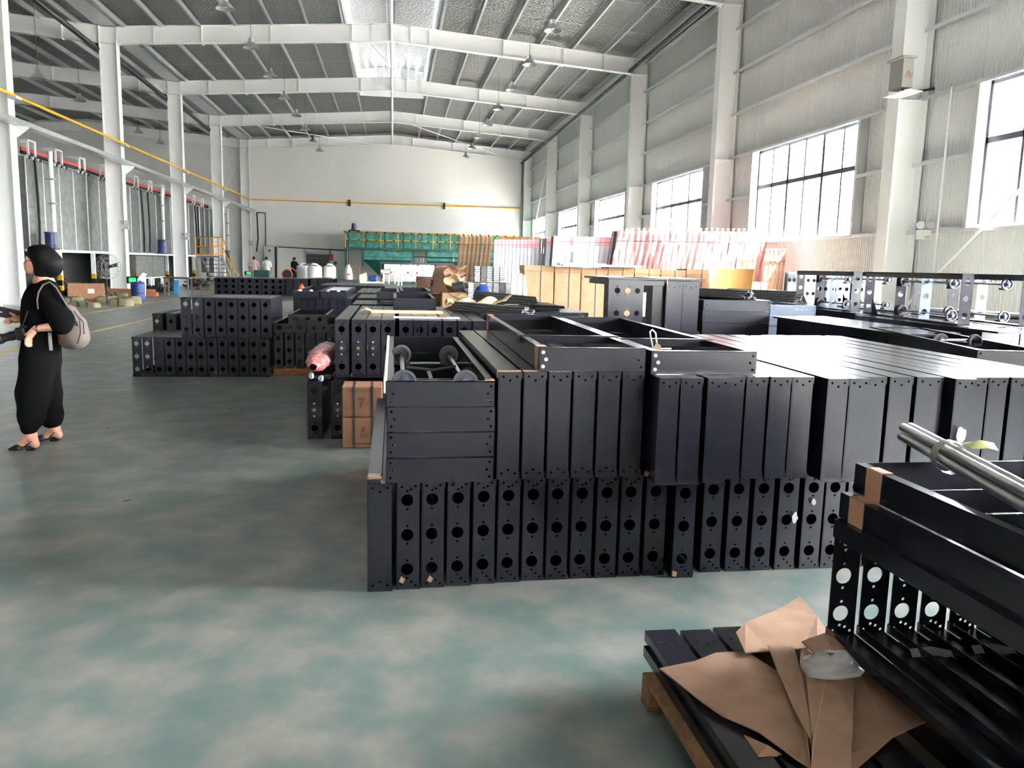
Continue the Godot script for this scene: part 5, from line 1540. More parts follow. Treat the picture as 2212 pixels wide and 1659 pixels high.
	beam_row(-0.75, 0.4, -17.0, 5, 0.14, "top_drilled", "dark beam behind the roller trays", "beams behind the roller trays", 0.13, 0.53, 3.0)
	beam_row(-0.5, 0.52, -10.1, 5, 0.125, "top_drilled", "dark short beam with a pale top in the row by the long plain tray", "short beams with pale tops", 0.118, 0.52, 1.1)
	beam_row(-0.5, 0.52, -11.6, 6, 0.125, "top_drilled", "dark short beam in the second row of pale tops", "short beams of the second row", 0.118, 0.53, 1.4)
	beam_row(-0.5, 0.0, -10.15, 9, 0.125, "top_drilled", "dark beam at floor level under the short beams with pale tops", "beams under the short beams", 0.118, 0.515, 2.8)
	tray(Vector3(0.0, 1.047, -9.05), 0.47, 0.12, 1.5, "dark tray with white corner bolts on the short beams near the pipes", "")
	tray(Vector3(-0.22, 1.065, -11.0), 0.3, 0.1, 1.6, "small dark tray with pale rails behind the bolted tray", "")
	tray(Vector3(0.1, 1.07, -11.4), 0.42, 0.1, 1.6, "dark tray with rails beside the small pale-railed tray", "")
	# row at the right, under the pipes
	beam_row(0.98, 0.5, -9.2, 9, 0.142, "perforated", "dark perforated pale-topped beam under the grey pipes", "perforated beams under the grey pipes", 0.135, 0.525, 2.6, 0.02, 0, "the strapped pipe bundle")
	beam_row(0.98, 0.0, -9.25, 9, 0.142, "top_drilled", "dark beam at floor level below the grey pipes", "floor-level beams below the grey pipes", 0.135, 0.495, 2.6)
	pipe_bundle("grey steel pipe in the long bundle strapped twice, before the kraft paper", "grey pipes in the strapped bundle", Vector3(0.7, 1.047, -9.0), Vector3(1.32, 1.047, -7.9), 18, 0.013, M.pipe_grey)
	pipe_bundle("grey steel pipe in the loose heap behind the kraft paper", "grey pipes in the loose heap", Vector3(1.22, 1.028, -11.9), Vector3(1.72, 1.028, -9.9), 20, 0.016, M.pipe_grey)
	pipe_bundle("dark pipe lying on the pale beam tops beside the loose heap", "dark pipes beside the heap", Vector3(1.6, 1.028, -9.55), Vector3(1.98, 1.028, -9.35), 3, 0.018, M.darkpipe)
	for k in [0.18, 0.78]:
		var a := Vector3(0.7, 1.06, -9.0).lerp(Vector3(1.32, 1.06, -7.9), k)
		var d := Vector3(0.62, 0, 1.1).normalized()
		var sd := Vector3.UP.cross(d)
		single("pipe_strap", MB.new().bar(a + sd * 0.09 + Vector3(0, 0.1, 0) - sd * 0.0, a - sd * 0.09 + Vector3(0, 0.1, 0), 0.03, 0.004), M.strap, "dark strap over the long bundle of grey pipes", "strap", Vector3.ZERO, Vector3.ZERO, "straps on the pipe bundle")
	# kraft paper draped over
	var rows := []
	for i in 7:
		var row := []
		for j in 17:
			var u := j / 16.0
			var x := lerpf(0.52, 1.3, u)
			var yy := 1.05 + 0.075 * absf(sin(u * 8.0)) * (0.5 + 0.5 * i / 6.0) + 0.05 * u
			row.append(Vector3(x + 0.04 * i, yy, lerpf(-9.1, -10.2, i / 6.0) - u * 0.3))
		rows.append(row)
	single("kraft_paper", MB.new().sheet(rows, 0.002), M.kraft, "rumpled kraft paper spread over the beams behind the strapped pipes", "paper")
	var kr := thing("torn_parcel", "long flat panel torn out of kraft wrapping, lying on the pale beam tops", "panel", Vector3(-0.12, 1.046, -8.35))
	obj("panel", MB.new().bx(-0.1, 0, -0.16, 0.62, 0.018, 0.1), M.kraft, kr)
	obj("torn_flap", MB.new().sheet([[Vector3(-0.22, 0.01, -0.1), Vector3(-0.16, 0.05, -0.1), Vector3(-0.1, 0.02, -0.1)], [Vector3(-0.2, 0.015, 0.0), Vector3(-0.14, 0.045, 0.0), Vector3(-0.1, 0.02, 0.0)], [Vector3(-0.22, 0.01, 0.1), Vector3(-0.16, 0.03, 0.1), Vector3(-0.1, 0.018, 0.1)]], 0.002), M.kraft, kr)
	single("paper_strip", MB.new().bx(0.0, 1.0465, -7.75, 0.62, 1.05, -7.5), M.lightgrey, "long pale strip of paper on the beam tops in front of the torn panel", "paper")
	single("label_card", MB.new().bx(0.41, 1.0505, -7.7, 0.5, 1.053, -7.62), M.redprint, "small red and white card on the pale paper strip", "card")

func tray_holed(p: Vector3, w: float, h: float, l: float, label: String, group: String) -> Node3D:
	var t := tray(p, w, h, l, label, group, 0.0, null, false)
	t.get_child(0).free()
	var o := obj("end_plate", kept("holedend%.2f%.2f" % [w, h], func():
		var hs := []
		for k in 3:
			hs.append([w * (0.2 + 0.3 * k), h * 0.5, 0.03])
			hs.append([w * (0.2 + 0.3 * k) - 0.045, h * 0.5, 0.005])
			hs.append([w * (0.2 + 0.3 * k) + 0.045, h * 0.5, 0.005])
		return MB.new().plate(0.0, 0.0, w, h, hs, 0.004)), M.coat, t)
	return t

# printed emblem and rows of characters, as thin ink on the carton's face
func carton_print(c: Node3D, upside: bool) -> void:
	var r := RandomNumberGenerator.new()
	r.seed = 11
	var z := 0.1712
	var s := -1.0 if upside else 1.0
	var cy := 0.129
	var em := MB.new()
	# flame emblem
	for q in [[0.0, 0.055, 0.012, 0.035], [0.012, 0.035, -0.012, 0.012], [-0.012, 0.04, 0.006, 0.02], [0.01, 0.02, -0.016, 0.004]]:
		em.bar(Vector3(s * (0.01 + q[0]), cy + s * q[1], z), Vector3(s * (0.01 + q[2]), cy + s * q[3], z), 0.009, 0.0008)
	em.bar(Vector3(s * -0.012, cy + s * -0.006, z), Vector3(s * 0.035, cy + s * -0.002, z), 0.004, 0.0008)
	obj("emblem", em, M.ink, c)
	for line in [[-0.022, 6, 0.009, 0.0], [-0.036, 5, 0.011, 0.0], [-0.095, 13, 0.016, 0.0]]:
		var mb := MB.new()
		var n: int = line[1]
		var hgt: float = line[2]
		for i in n:
			var x := (i - (n - 1) * 0.5) * hgt * 1.15 + 0.01
			for k in 4:
				var a := Vector2(r.randf_range(-0.4, 0.4), r.randf_range(-0.45, 0.45)) * hgt
				if k % 2 == 0: mb.bx(s * (x - hgt * 0.38), cy + s * (line[0] + a.y) - 0.0008, z - 0.0004, s * (x + hgt * 0.38), cy + s * (line[0] + a.y) + 0.0008, z + 0.0004)
				else: mb.bx(s * (x + a.x) - 0.0008, cy + s * line[0] - hgt * 0.42, z - 0.0004, s * (x + a.x) + 0.0008, cy + s * line[0] + hgt * 0.42, z + 0.0004)
		obj("print_line", mb, M.ink, c)

func back_area() -> void:
	# ---- low black stack far back: long holed units laid flat
	for lay in 3:
		for k in 3:
			var p := Vector3(-7.75 + k * 1.0, 0.0 + lay * 0.25, -37.0)
			var t := thing("flat_unit", "long dark unit with round holes laid flat in the low far stack", "unit", p, 0.0, "flat units of the low far stack")
			obj("face_plate", kept("flatface", func():
				var hs := []
				for i in 3: hs.append([0.18 + i * 0.31, 0.12, 0.07])
				return MB.new().plate(0, 0, 0.98, 0.245, hs, 0.006)), M.coat, t)
			obj("body", kept("flatbody", func(): return MB.new().bx(0, 0, -2.4, 0.98, 0.005, -0.01).bx(0, 0.24, -2.4, 0.98, 0.245, -0.01).bx(0, 0, -2.4, 0.98, 0.245, -2.39).bx(0, 0, -2.4, 0.005, 0.245, -0.01).bx(0.975, 0, -2.4, 0.98, 0.245, -0.01)), M.coat, t)
	beam_row(-4.7, 0.0, -37.0, 3, 0.32, "top_drilled", "dark plain upright at the end of the low far stack", "plain uprights of the low far stack", 0.3, 0.76, 2.4)
	for k in 3:
		beam(Vector3(-3.7 + k * 0.34, 0.0, -37.6), "top_drilled", "dark upright behind the end of the low far stack", "uprights behind the low far stack", 0.3, 0.78, 3.0)
	var rv := thing("orange_bag", "orange-red tied plastic bag on the dark trays", "bag", Vector3(-2.5, 0.8, -22.9))
	obj("bag", MB.new().lathe([Vector2(0, -0.06), Vector2(0.06, -0.05), Vector2(0.09, 0.0), Vector2(0.06, 0.07), Vector2(0.02, 0.09), Vector2(0.04, 0.13)], Vector3.ZERO, 10), M.orange_bag, rv)
	# wide dark stacks between the far stack and the rolls
	for k in 5:
		beam(Vector3(-2.9 + k * 0.62, 0.0, -33.0), "top_drilled", "wide dark unit in the row before the white rolls", "wide dark units before the white rolls", 0.6, 0.62, 4.0)
	for k in 4:
		beam(Vector3(-0.3 + k * 0.5, 0.0, -27.5), "top_drilled", "wide dark unit with a light flat top before the white machine", "wide dark units before the white machine", 0.48, 0.7, 4.0)
	for k in range(-1, 5):
		tray(Vector3(-2.2 + k * 0.5, 0.62, -22.6 - 0.05 * k), 0.46, 0.12, 3.6, "long dark tray in the row running towards the white rolls", "long dark trays running towards the rolls")
	for k in range(-1, 5):
		beam(Vector3(-2.2 + k * 0.5, 0.0, -22.7), "top_drilled", "wide dark unit under the long dark trays", "wide dark units under the long trays", 0.46, 0.615, 3.6)
	# ---- white rolls of foam film
	for q in [[655, 0.36, -49.2, "white wrapped roll standing behind, with a brown paper on top"], [680, 0.41, -47.6, "tall clean white roll standing between two others"], [712, 0.36, -48.3, "white roll in loose cloudy wrapping"]]:
		var p := pz(q[0], 600, q[2])
		var t := thing("foam_roll", q[3], "roll", Vector3(p.x, 0, q[2]), 0.0, "white rolls by the shutter door")
		var r: float = q[1]
		obj("roll", MB.new().lathe([Vector2(0, 0), Vector2(r, 0), Vector2(r * 1.02, 0.06), Vector2(r, 1.2), Vector2(r * 0.9, 1.27), Vector2(r * 0.4, 1.25), Vector2(0.08, 1.2), Vector2(0.0, 1.1)], Vector3.ZERO, 24), M.roll, t)
		obj("loose_film", MB.new().tube([Vector3(-r * 0.5, 1.25, 0), Vector3(-r * 0.2, 1.4, 0.1), Vector3(r * 0.3, 1.36, 0.0), Vector3(r * 0.6, 1.25, -0.1)], 0.06, 8), M.roll, t)
	single("brown_paper", MB.new().sheet([[Vector3(-0.3, 1.46, 0), Vector3(0.1, 1.5, 0), Vector3(0.35, 1.44, 0)], [Vector3(-0.35, 1.36, 0.3), Vector3(0.1, 1.4, 0.32), Vector3(0.4, 1.32, 0.3)]], 0.004), M.card, "piece of brown paper lying over the white rolls", "paper", Vector3(pz(672, 600, -48.6).x, -0.09, -48.0))
	# ---- green settling tank with yellow railing
	var T := thing("settling_tank", "large green steel settling tank with a yellow and black railing by the end wall", "tank", Vector3(-3.6, 0, -62))
	obj("basin", MB.new().bx(0.1, 2.65, -5.0, 13.1, 3.75, -0.6, 0.01), M.green, T)
	for k in 10:
		obj("basin_rib", MB.new().bx(0.1 + k * 1.4, 2.65, -0.6, 0.2 + k * 1.4, 3.75, -0.52), M.green_dark, T)
	obj("walkway", MB.new().bx(0.0, 2.5, -0.6, 13.2, 2.62, 0.0, 0.005), M.green_dark, T)
	obj("rim", MB.new().bx(-0.1, 3.75, -5.0, 13.2, 3.85, -0.5, 0.005), M.sheet_dark, T)
	for k in 11:
		obj("railing_post", MB.new().tube([Vector3(0.05 + k * 1.3, 2.62, -0.05), Vector3(0.05 + k * 1.3, 3.8, -0.05)], 0.035, 6), M.yellow, T)
	for y: float in [3.2, 3.78]:
		for k in 20:
			obj("railing_bar", MB.new().tube([Vector3(0.05 + k * 0.65, y, -0.05), Vector3(0.05 + (k + 1) * 0.65, y, -0.05)], 0.04, 6), M.yellow, T)
			obj("railing_mark", MB.new().tube([Vector3(0.3 + k * 0.65, y, -0.05), Vector3(0.44 + k * 0.65, y, -0.05)], 0.044, 6), M.black, T)
	for q in [[1.3, 3.2], [3.25, 5.0], [6.2, 8.1], [8.2, 10.1], [10.2, 12.2]]:
		obj("hopper_panel", MB.new().bx(q[0], 1.75, -0.5, q[1], 2.48, -0.42, 0.005), M.green, T)
		obj("hopper_lip", MB.new().bx(q[0], 1.95, -0.42, q[1], 2.0, -0.38), M.green_dark, T)
	for q in [[1.3, 5.0], [6.2, 12.2]]:
		var mb := MB.new()
		var A := Vector3(q[0], 1.75, -0.45); var B := Vector3(q[1], 1.75, -0.45)
		var C := Vector3(q[0] + 1.6, 0.2, -2.0); var D := Vector3(q[1] - 1.4, 0.2, -2.0)
		mb.quad(C, D, B, A)
		mb.quad(A + Vector3(0, 0, -4), A, C, C)
		obj("hopper_cone", mb, M.green_dark, T)
	for x: float in [0.06, 1.3, 5.1, 6.1, 12.4]:
		obj("leg", MB.new().bx(x - 0.07, 0, -0.5, x + 0.07, 2.5, -0.36), M.green_dark, T)
	for y: float in [2.05]:
		obj("pipe", MB.new().tube([Vector3(5.0, y, -0.2), Vector3(12.6, y, -0.2)], 0.04, 8), M.darkpipe, T)
	for x: float in [5.35, 5.6, 5.8]:
		obj("pipe", MB.new().tube([Vector3(x, 0.3, -0.3), Vector3(x, 2.1, -0.3)], 0.05, 8), M.grey, T)
	obj("pipe", MB.new().tube([Vector3(0.3, 0.2, -0.1), Vector3(0.3, 3.85, -0.1)], 0.05, 8), M.darkpipe, T)
	obj("valve", MB.new().lathe([Vector2(0, 0), Vector2(0.08, 0.02), Vector2(0.08, 0.14), Vector2(0, 0.16)], Vector3(0.3, 1.35, -0.02), 8), M.red, T)
	var mx := thing("mixer_motor", "small dark blue mixer motor on the rim of the green tank", "motor", pz(764, 497, -62.6))
	obj("motor", MB.new().lathe([Vector2(0, 0), Vector2(0.2, 0), Vector2(0.2, 0.12), Vector2(0.15, 0.14), Vector2(0.15, 0.5), Vector2(0, 0.52)], Vector3.ZERO, 14), M.navy, mx)
	obj("fan_cowl", MB.new().bx(0.12, 0.1, -0.1, 0.3, 0.36, 0.12, 0.02), M.lightgrey, mx)
	obj("base_plate", MB.new().bx(-0.35, -0.06, -0.3, 0.45, 0.0, 0.3), M.sheet_dark, mx)
	# ---- white filter press
	var P := thing("filter_press", "white filter press with a row of ribbed plates in front of the green tank", "machine", Vector3(-0.4, 0, -55))
	obj("side_beam", MB.new().bx(-0.3, 0.86, 0.2, 3.3, 1.0, 0.32, 0.01), M.white, P)
	obj("side_beam", MB.new().bx(-0.3, 0.86, -0.7, 3.3, 1.0, -0.58, 0.01), M.white, P)
	for k in 22:
		obj("filter_plate", kept("fplate", func(): return MB.new().bx(0, 0.62, -0.55, 0.07, 1.36, 0.18, 0.008)), M.white, P, Vector3(0.42 + k * 0.085, 0, 0))
		obj("drain_spout", kept("fspout", func(): return MB.new().bx(0.02, 0.35, 0.2, 0.05, 0.64, 0.26)), M.white, P, Vector3(0.42 + k * 0.085, 0, 0))
	obj("head_block", MB.new().bx(0.2, 0.7, -0.6, 0.4, 1.3, 0.3, 0.02), M.white, P)
	obj("tail_block", MB.new().bx(2.35, 0.7, -0.6, 2.7, 1.3, 0.3, 0.02), M.white, P)
	obj("cylinder", MB.new().lathe([Vector2(0, 0), Vector2(0.16, 0), Vector2(0.16, 0.5), Vector2(0.2, 0.5), Vector2(0.2, 0.62), Vector2(0, 0.62)], Vector3(-0.45, 0.95, -0.15), 14, Basis(Vector3(0, 0, 1), -PI / 2)), M.white, P)
	for x: float in [-0.25, 0.1, 0.5, 0.75, 0.95, 2.6]:
		obj("leg", MB.new().bx(x - 0.05, 0, 0.18, x + 0.05, 0.9, 0.28), M.white, P)
	obj("drip_tray", MB.new().bx(0.0, 0.42, -0.5, 2.8, 0.5, 0.2), M.wall_plain, P)
	for x: float in [0.25, 1.35, 1.95]:
		obj("red_badge", MB.new().lathe([Vector2(0, 0.01), Vector2(0.07, 0.01), Vector2(0.07, 0)], Vector3(x, 0.93, 0.32), 10, Basis(Vector3.RIGHT, PI / 2)), M.redprint, P)
	var W := thing("low_partition", "low cream partition with a dark rail behind the white filter press", "partition", Vector3(-0.75, 0, -57.5))
	for k in 4:
		obj("partition_panel", MB.new().bx(0.1 + k * 1.18, 0.3, -0.05, 1.24 + k * 1.18, 1.46, 0.0, 0.01), M.cream, W)
	obj("rail", MB.new().bx(-0.2, 1.5, -0.06, 5.0, 1.62, 0.06), M.sheet_dark, W)
	for x: float in [-0.15, 2.4, 4.9]:
		obj("post", MB.new().bx(x, 0, -0.05, x + 0.1, 1.5, 0.05), M.sheet_dark, W)
	# ---- odds and ends left of the press
	var wf := thing("wire_fan", "rusty round wire fan standing before the grey wall", "fan", Vector3(pz(775, 600, -50).x, 0, -50))
	obj("pole", MB.new().tube([Vector3(0, 0, 0), Vector3(0, 0.9, 0)], 0.03, 8), M.rust, wf)
	obj("base", MB.new().lathe([Vector2(0, 0.06), Vector2(0.25, 0.04), Vector2(0.28, 0)], Vector3.ZERO, 14), M.rust, wf)
	for r: float in [0.12, 0.24, 0.36]:
		var ring := []
		for k in 19: ring.append(Vector3(cos(TAU * k / 18.0) * r, 1.05 + sin(TAU * k / 18.0) * r, 0.1))
		obj("guard_ring", MB.new().tube(ring, 0.014, 5, false), M.rust, wf)
	for k in 12:
		var a := TAU * k / 12.0
		obj("guard_wire", MB.new().tube([Vector3(0, 1.05, 0.14), Vector3(cos(a) * 0.36, 1.05 + sin(a) * 0.36, 0.1)], 0.01, 4, false), M.rust, wf)
	var cs := thing("cream_seat_box", "cream moulded plastic seat shell next to the wire fan", "seat", Vector3(pz(800, 610, -49).x, 0, -49))
	obj("shell", MB.new().prism(PackedVector2Array([Vector2(-0.6, 0.0), Vector2(0.65, 0.0), Vector2(0.75, 0.42), Vector2(-0.2, 0.42), Vector2(-0.25, 0.95), Vector2(-0.6, 0.8)]), -0.4, 0.3), M.cream, cs)
	single("blue_pack", MB.new().box(Vector3(0, 0.2, 0), Vector3(0.5, 0.4, 0.4), 0.08), M.bluebarrel, "dark blue bundle lying on the cream seat shell", "bundle", Vector3(pz(801, 605, -49).x + 0.12, 0.425, -49.1))
	var sk := thing("white_sack", "white printed sack standing by the green tank leg", "sack", Vector3(pz(752, 600, -54).x, 0.4, -54))
	obj("sack", MB.new().lathe([Vector2(0, 0), Vector2(0.28, 0.02), Vector2(0.3, 0.3), Vector2(0.22, 0.7), Vector2(0.1, 0.95), Vector2(0, 1.0)], Vector3.ZERO, 12), M.roll, sk)
	obj("print", MB.new().bx(-0.05, 0.3, 0.29, 0.12, 0.4, 0.3), M.redprint, sk)
	single("dark_platform", MB.new().bx(-1.0, 0, -0.8, 1.0, 0.38, 0.6, 0.01), M.sheet_dark, "low dark platform under the white sack", "platform", Vector3(pz(760, 600, -54).x, 0, -54))
	var cn := thing("folding_trolley", "bent chrome trolley frame by the grey hopper", "trolley", Vector3(pz(507, 600, -58).x, 0, -58))
	for z: float in [0.0, -0.4]:
		obj("tube_frame", MB.new().tube([Vector3(-0.2, 0.02, z), Vector3(0.25, 0.5, z), Vector3(-0.1, 0.85, z), Vector3(-0.35, 0.9, z)], 0.025, 8), M.chrome, cn)
	single("green_crate", MB.new().bx(-0.45, 0, -0.3, 0.45, 0.95, 0.3, 0.06), M.green_dark, "dark green crate between the two men", "crate", Vector3(pz(565, 600, -50).x, 0, -50.2))
	var hl := thing("cable_reel", "black cable reel with orange rim beside the man in black", "reel", Vector3(pz(621, 600, -47).x, 0.0, -47))
	obj("stand", MB.new().bx(-0.25, 0, -0.2, 0.25, 0.62, 0.2, 0.02), M.black, hl)
	obj("reel", MB.new().lathe([Vector2(0.0, -0.14), Vector2(0.3, -0.14), Vector2(0.3, -0.1), Vector2(0.18, -0.1), Vector2(0.18, 0.1), Vector2(0.3, 0.1), Vector2(0.3, 0.14), Vector2(0, 0.14)], Vector3(0, 0.78, 0), 18, Basis(Vector3.RIGHT, PI / 2)), M.black, hl)
	obj("rim", MB.new().lathe([Vector2(0.25, 0.15), Vector2(0.31, 0.15), Vector2(0.31, 0.13)], Vector3(0, 0.78, 0), 18, Basis(Vector3.RIGHT, PI / 2)), M.orange_bag, hl)

func panel_row(us: Array, v_top: float, zc: float, hgt: float, m: Material, label: String, group: String, lean: float, roll: float, tape: Material = null, wav := 0.0, called := "leaning_panel") -> void:
	for i in us.size() - 1:
		var a := pz(us[i], v_top, zc)
		var b := pz(us[i + 1], v_top, zc)
		var w := b.x - a.x - 0.012
		var top := (a.y + b.y) * 0.5
		# foot of the panel stands on the floor under its leaning top
		var t := thing(called, label if us.size() < 3 else "%s, %s in its row" % [label, NTH[i]], "panel", Vector3((a.x + b.x) * 0.5 - sin(roll) * hgt, 0.0, zc + 0.35), 0.0, group)
		t.rotation = Vector3(-lean, 0, -roll)
		var H := top / cos(lean) / cos(roll) 
		if wav > 0.0:
			var g := []
			var f := FastNoiseLite.new()
			f.seed = 100; f.frequency = 0.9
			for r in 15:
				var row := []
				for c in 7:
					var x := (c / 6.0 - 0.5) * w
					var y := H * r / 14.0
					var bulge := 0.018 * cos((c / 6.0 - 0.5) * PI)
					row.append(Vector3(x * 0.975 + wav * 0.5 * f.get_noise_2d(0.0, y * 1.2), y, bulge + wav * f.get_noise_2d(x * 3.0 + i * 7.0, y)))
				g.append(row)
			obj("film_wrap", MB.new().sheet(g, 0.03), m, t)
			obj("strap", MB.new().bx(-w * 0.5, H * 0.88, 0.02, w * 0.5, H * 0.885, 0.06), M.strap, t)
			obj("gathered_top", MB.new().lathe([Vector2(w * 0.3, 0.0), Vector2(w * 0.15, 0.04), Vector2(0.03, 0.07), Vector2(0.06, 0.1)], Vector3(0, H - 0.01, 0), 7), M.film_white, t)
		else:
			obj("panel", MB.new().bx(-w * 0.5, 0, -0.03, w * 0.5, H, 0.03, 0.006), m, t)
			if tape != null:
				obj("tape_band", MB.new().bx(-w * 0.51, H * 0.88, -0.033, w * 0.51, H * 0.995, 0.034), tape, t)
				obj("strap", MB.new().bx(-w * 0.51, H * 0.925, 0.034, w * 0.51, H * 0.93, 0.037), M.strap, t)

func upto(a: float, b: float, n: int) -> Array:
	var o := []
	for i in n + 1: o.append(lerpf(a, b, float(i) / n))
	return o

func store_area() -> void:
	panel_row(upto(992, 1064, 8), 510, -29.0, 2.6, M.brown, "panel in creased brown paper beside the grey panels", "brown wrapped panels beside the green tank", 0.1, 0.08, null, 0.02)
	panel_row(upto(1075, 1165, 6), 512, -31.0, 2.6, M.brown, "brown wrapped panel standing behind the grey taped panels", "brown wrapped panels behind the grey ones", 0.05, 0.02)
	panel_row(upto(1066, 1162, 12), 518, -27.0, 2.4, M.sheet, "pink-taped grey panel beside the brown wrapped panels", "grey panels in the first taped row", 0.06, 0.03, M.pinktape)
	panel_row(upto(1163, 1178, 3), 515, -26.6, 2.4, M.sheet_dark, "dark panel edge between the two rows of grey taped panels", "dark panels between the taped rows", 0.06, 0.03)
	panel_row(upto(1178, 1187, 1), 513, -26.6, 2.4, M.sheet, "single narrow grey taped panel next to the dark panels", "", 0.06, 0.06, M.pinktape)
	panel_row(upto(1188, 1193, 1), 511, -26.4, 2.4, M.sheet_dark, "dark panel standing on its own before the wide grey panels", "", 0.06, 0.06)
	panel_row([1193, 1207, 1221, 1236], 510, -26.3, 2.5, M.sheet, "wide grey taped panel near the dark panel edges", "wide grey panels of the second taped row", 0.06, 0.06, M.pinktape)
	panel_row(upto(1237, 1316, 7), 512, -26.2, 2.45, M.sheet, "grey panel with pink tape next to the pink film panels", "grey panels next to the pink ones", 0.06, 0.06, M.pinktape)
	panel_row(upto(1318, 1331, 2), 499, -25.8, 2.7, M.sheet_dark, "dark panel edge at the start of the pink film panels", "dark panels beside the pink ones", 0.06, 0.13)
	for k in 3:
		var a: float = [1331.0, 1445.0, 1552.0][k]
		var b: float = [1445.0, 1552.0, 1655.0][k]
		panel_row(upto(a, b, 9), [499, 500, 501][k], [-25.6, -24.6, -23.6][k], 2.75, M.pink, ["pink film panel near the grey taped panels", "pink film panel in the middle of the pink rows", "pink film panel in the sun by the window wall"][k], ["pink film panels near the grey ones", "pink film panels in the middle of the row", "pink film panels by the window wall"][k], 0.09, 0.13, null, 0.07)
	panel_row(upto(1598, 1628, 3), 545, -22.2, 2.1, M.card, "brown-wrapped panel before the sunlit pink ones", "brown panels before the pink ones", 0.05, 0.08, null, 0.02)
	panel_row(upto(1645, 1690, 5), 545, -22.0, 2.1, M.card, "brown-wrapped panel under the window sill", "brown panels under the window", 0.05, 0.06, null, 0.02)
	single("white_tube", MB.new().tube([pf(1634, 655), pz(1634, 505, pf(1634, 655).z - 0.1)], 0.09, 14), M.roll, "white upright tube standing before the pink film panels", "tube")
	# ---- row of tall strapped cartons
	var cu := [[1133, 1197], [1199, 1255], [1257, 1313], [1315, 1370], [1372, 1427], [1429, 1482], [1484, 1543]]
	for i in cu.size():
		var a := pz(cu[i][0], 574, -20.0); var b := pz(cu[i][1], 574, -20.0)
		var w := b.x - a.x
		var h := 1.57 - 0.02 * (i % 3)
		var c := thing("tall_carton", "tall brown strapped carton, %s of seven from the white cloth" % NTH[i], "box", Vector3((a.x + b.x) * 0.5, 0.0, -20.0), 0.0, "tall strapped cartons in a row")
		obj("carton", MB.new().bx(-w * 0.5, 0, -0.72, w * 0.5, h - 0.01, 0, 0.012), M.carton, c)
		obj("lid", MB.new().bx(-w * 0.5 - 0.006, h - 0.14, -0.73, w * 0.5 + 0.006, h, 0.008, 0.008), M.carton, c)
		obj("strap", MB.new().bx(w * 0.06 - 0.012, 0.0, -0.73, w * 0.06 + 0.012, h + 0.003, 0.012), M.strap, c)
		var rg := MB.new()
		for k in 14: rg.box(Vector3(-w * 0.5 + 0.03 + rng.randf_range(0, 0.02), 0.1 + k * 0.09, 0.004), Vector3(0.03, 0.05, 0.012), 0.004)
		obj("dented_edge", rg, M.carton, c)
	var wp := thing("white_door_panel", "long white panel with a folded edge lying across the tall cartons", "panel", pz(1212, 570, -19.7) * Vector3(1, 0, 1) + Vector3(0, 1.575, 0))
	obj("panel", MB.new().bx(0.0, 0.0, -0.35, 2.0, 0.05, 0.2, 0.006), M.white, wp)
	obj("fold", MB.new().bx(-0.06, 0.012, -0.3, 1.1, 0.08, 0.1, 0.01), M.roll, wp)
	single("timber_strip", MB.new().bx(0, 0, -0.2, 0.9, 0.08, -0.1), M.card, "brown strip lying behind the white panel on the cartons", "strip", pz(1236, 566, -19.7) * Vector3(1, 0, 1) + Vector3(0, 1.575, -0.35))
	# tan half shell and sunlit boxes
	var sh := []
	for i in 5:
		var row := []
		for j in 13:
			var a := lerpf(PI * 0.15, PI * 0.95, j / 12.0)
			var r := lerpf(0.42, 0.58, i / 4.0)
			row.append(Vector3(cos(a) * -r, i * 0.4, -sin(a) * r))
		sh.append(row)
	single("curved_sheet", MB.new().sheet(sh, 0.012), M.tan, "curved tan fibre sheet like a half drum, beside the last tall carton", "sheet", Vector3(pz(1568, 610, -19.0).x, 0, -18.6))
	for q in [[1597, 605, 0.66, 1.3, "sunlit white carton with coloured print behind the tan sheet"], [1641, 605, 0.36, 1.25, "sunlit white carton next to the printed one"]]:
		var p := pz(q[0], q[1], -21.2)
		var t := thing("white_carton", q[4], "box", Vector3(p.x, 0, -21.2))
		obj("carton", MB.new().bx(-q[2] * 0.5, 0, -0.5, q[2] * 0.5, q[3], 0.1, 0.01), M.white, t)
		obj("print", MB.new().bx(-q[2] * 0.3, q[3] * 0.55, 0.1, q[2] * 0.3, q[3] * 0.75, 0.104), M.cream, t)
		obj("strap", MB.new().bx(-0.02, 0, -0.51, 0.02, q[3] + 0.004, 0.105), M.strap, t)
	# roll of brown paper in front of them
	single("paper_roll", MB.new().tube([pf(1598, 638, 1.0), pf(1672, 634, 1.0)], 0.12, 14), M.card, "long roll of brown paper lying by the sunlit cartons", "roll", Vector3(0, -0.02, 0))
	# ---- piles of flat cardboard bundles
	for q in [[900, 944, 598, -19.6, 9, 0.0, "flat folded cardboard bundle in the low pile beside the white machine", "bundles in the low cardboard pile"], [928, 978, 572, -18.0, 14, 0.16, "flat folded cardboard bundle in the tall leaning pile", "bundles in the tall leaning cardboard pile"]]:
		var a := pz(q[0], 640, q[3]); var b := pz(q[1], 640, q[3])
		var top := pz(q[0], q[2], q[3]).y
		var n: int = q[4]
		for i in n:
			var h := top / n
			var t := thing("cardboard_bundle", q[6], "bundle", Vector3((a.x + b.x) * 0.5 + q[5] * i / n * 1.2 - q[5] * 0.4 + rng.randf_range(-0.015, 0.015), i * h, q[3]), rng.randf_range(-0.04, 0.04), q[7])
			var mb := MB.new()
			var w := b.x - a.x
			for k in 4:
				mb.bx(-w * 0.5 + rng.randf_range(-0.015, 0.015), k * h / 4.0 + 0.002, -0.7, w * 0.5 + rng.randf_range(-0.015, 0.015), (k + 1) * h / 4.0 - 0.002, rng.randf_range(-0.015, 0.015), 0.003)
			obj("sheets", mb, M.board, t)
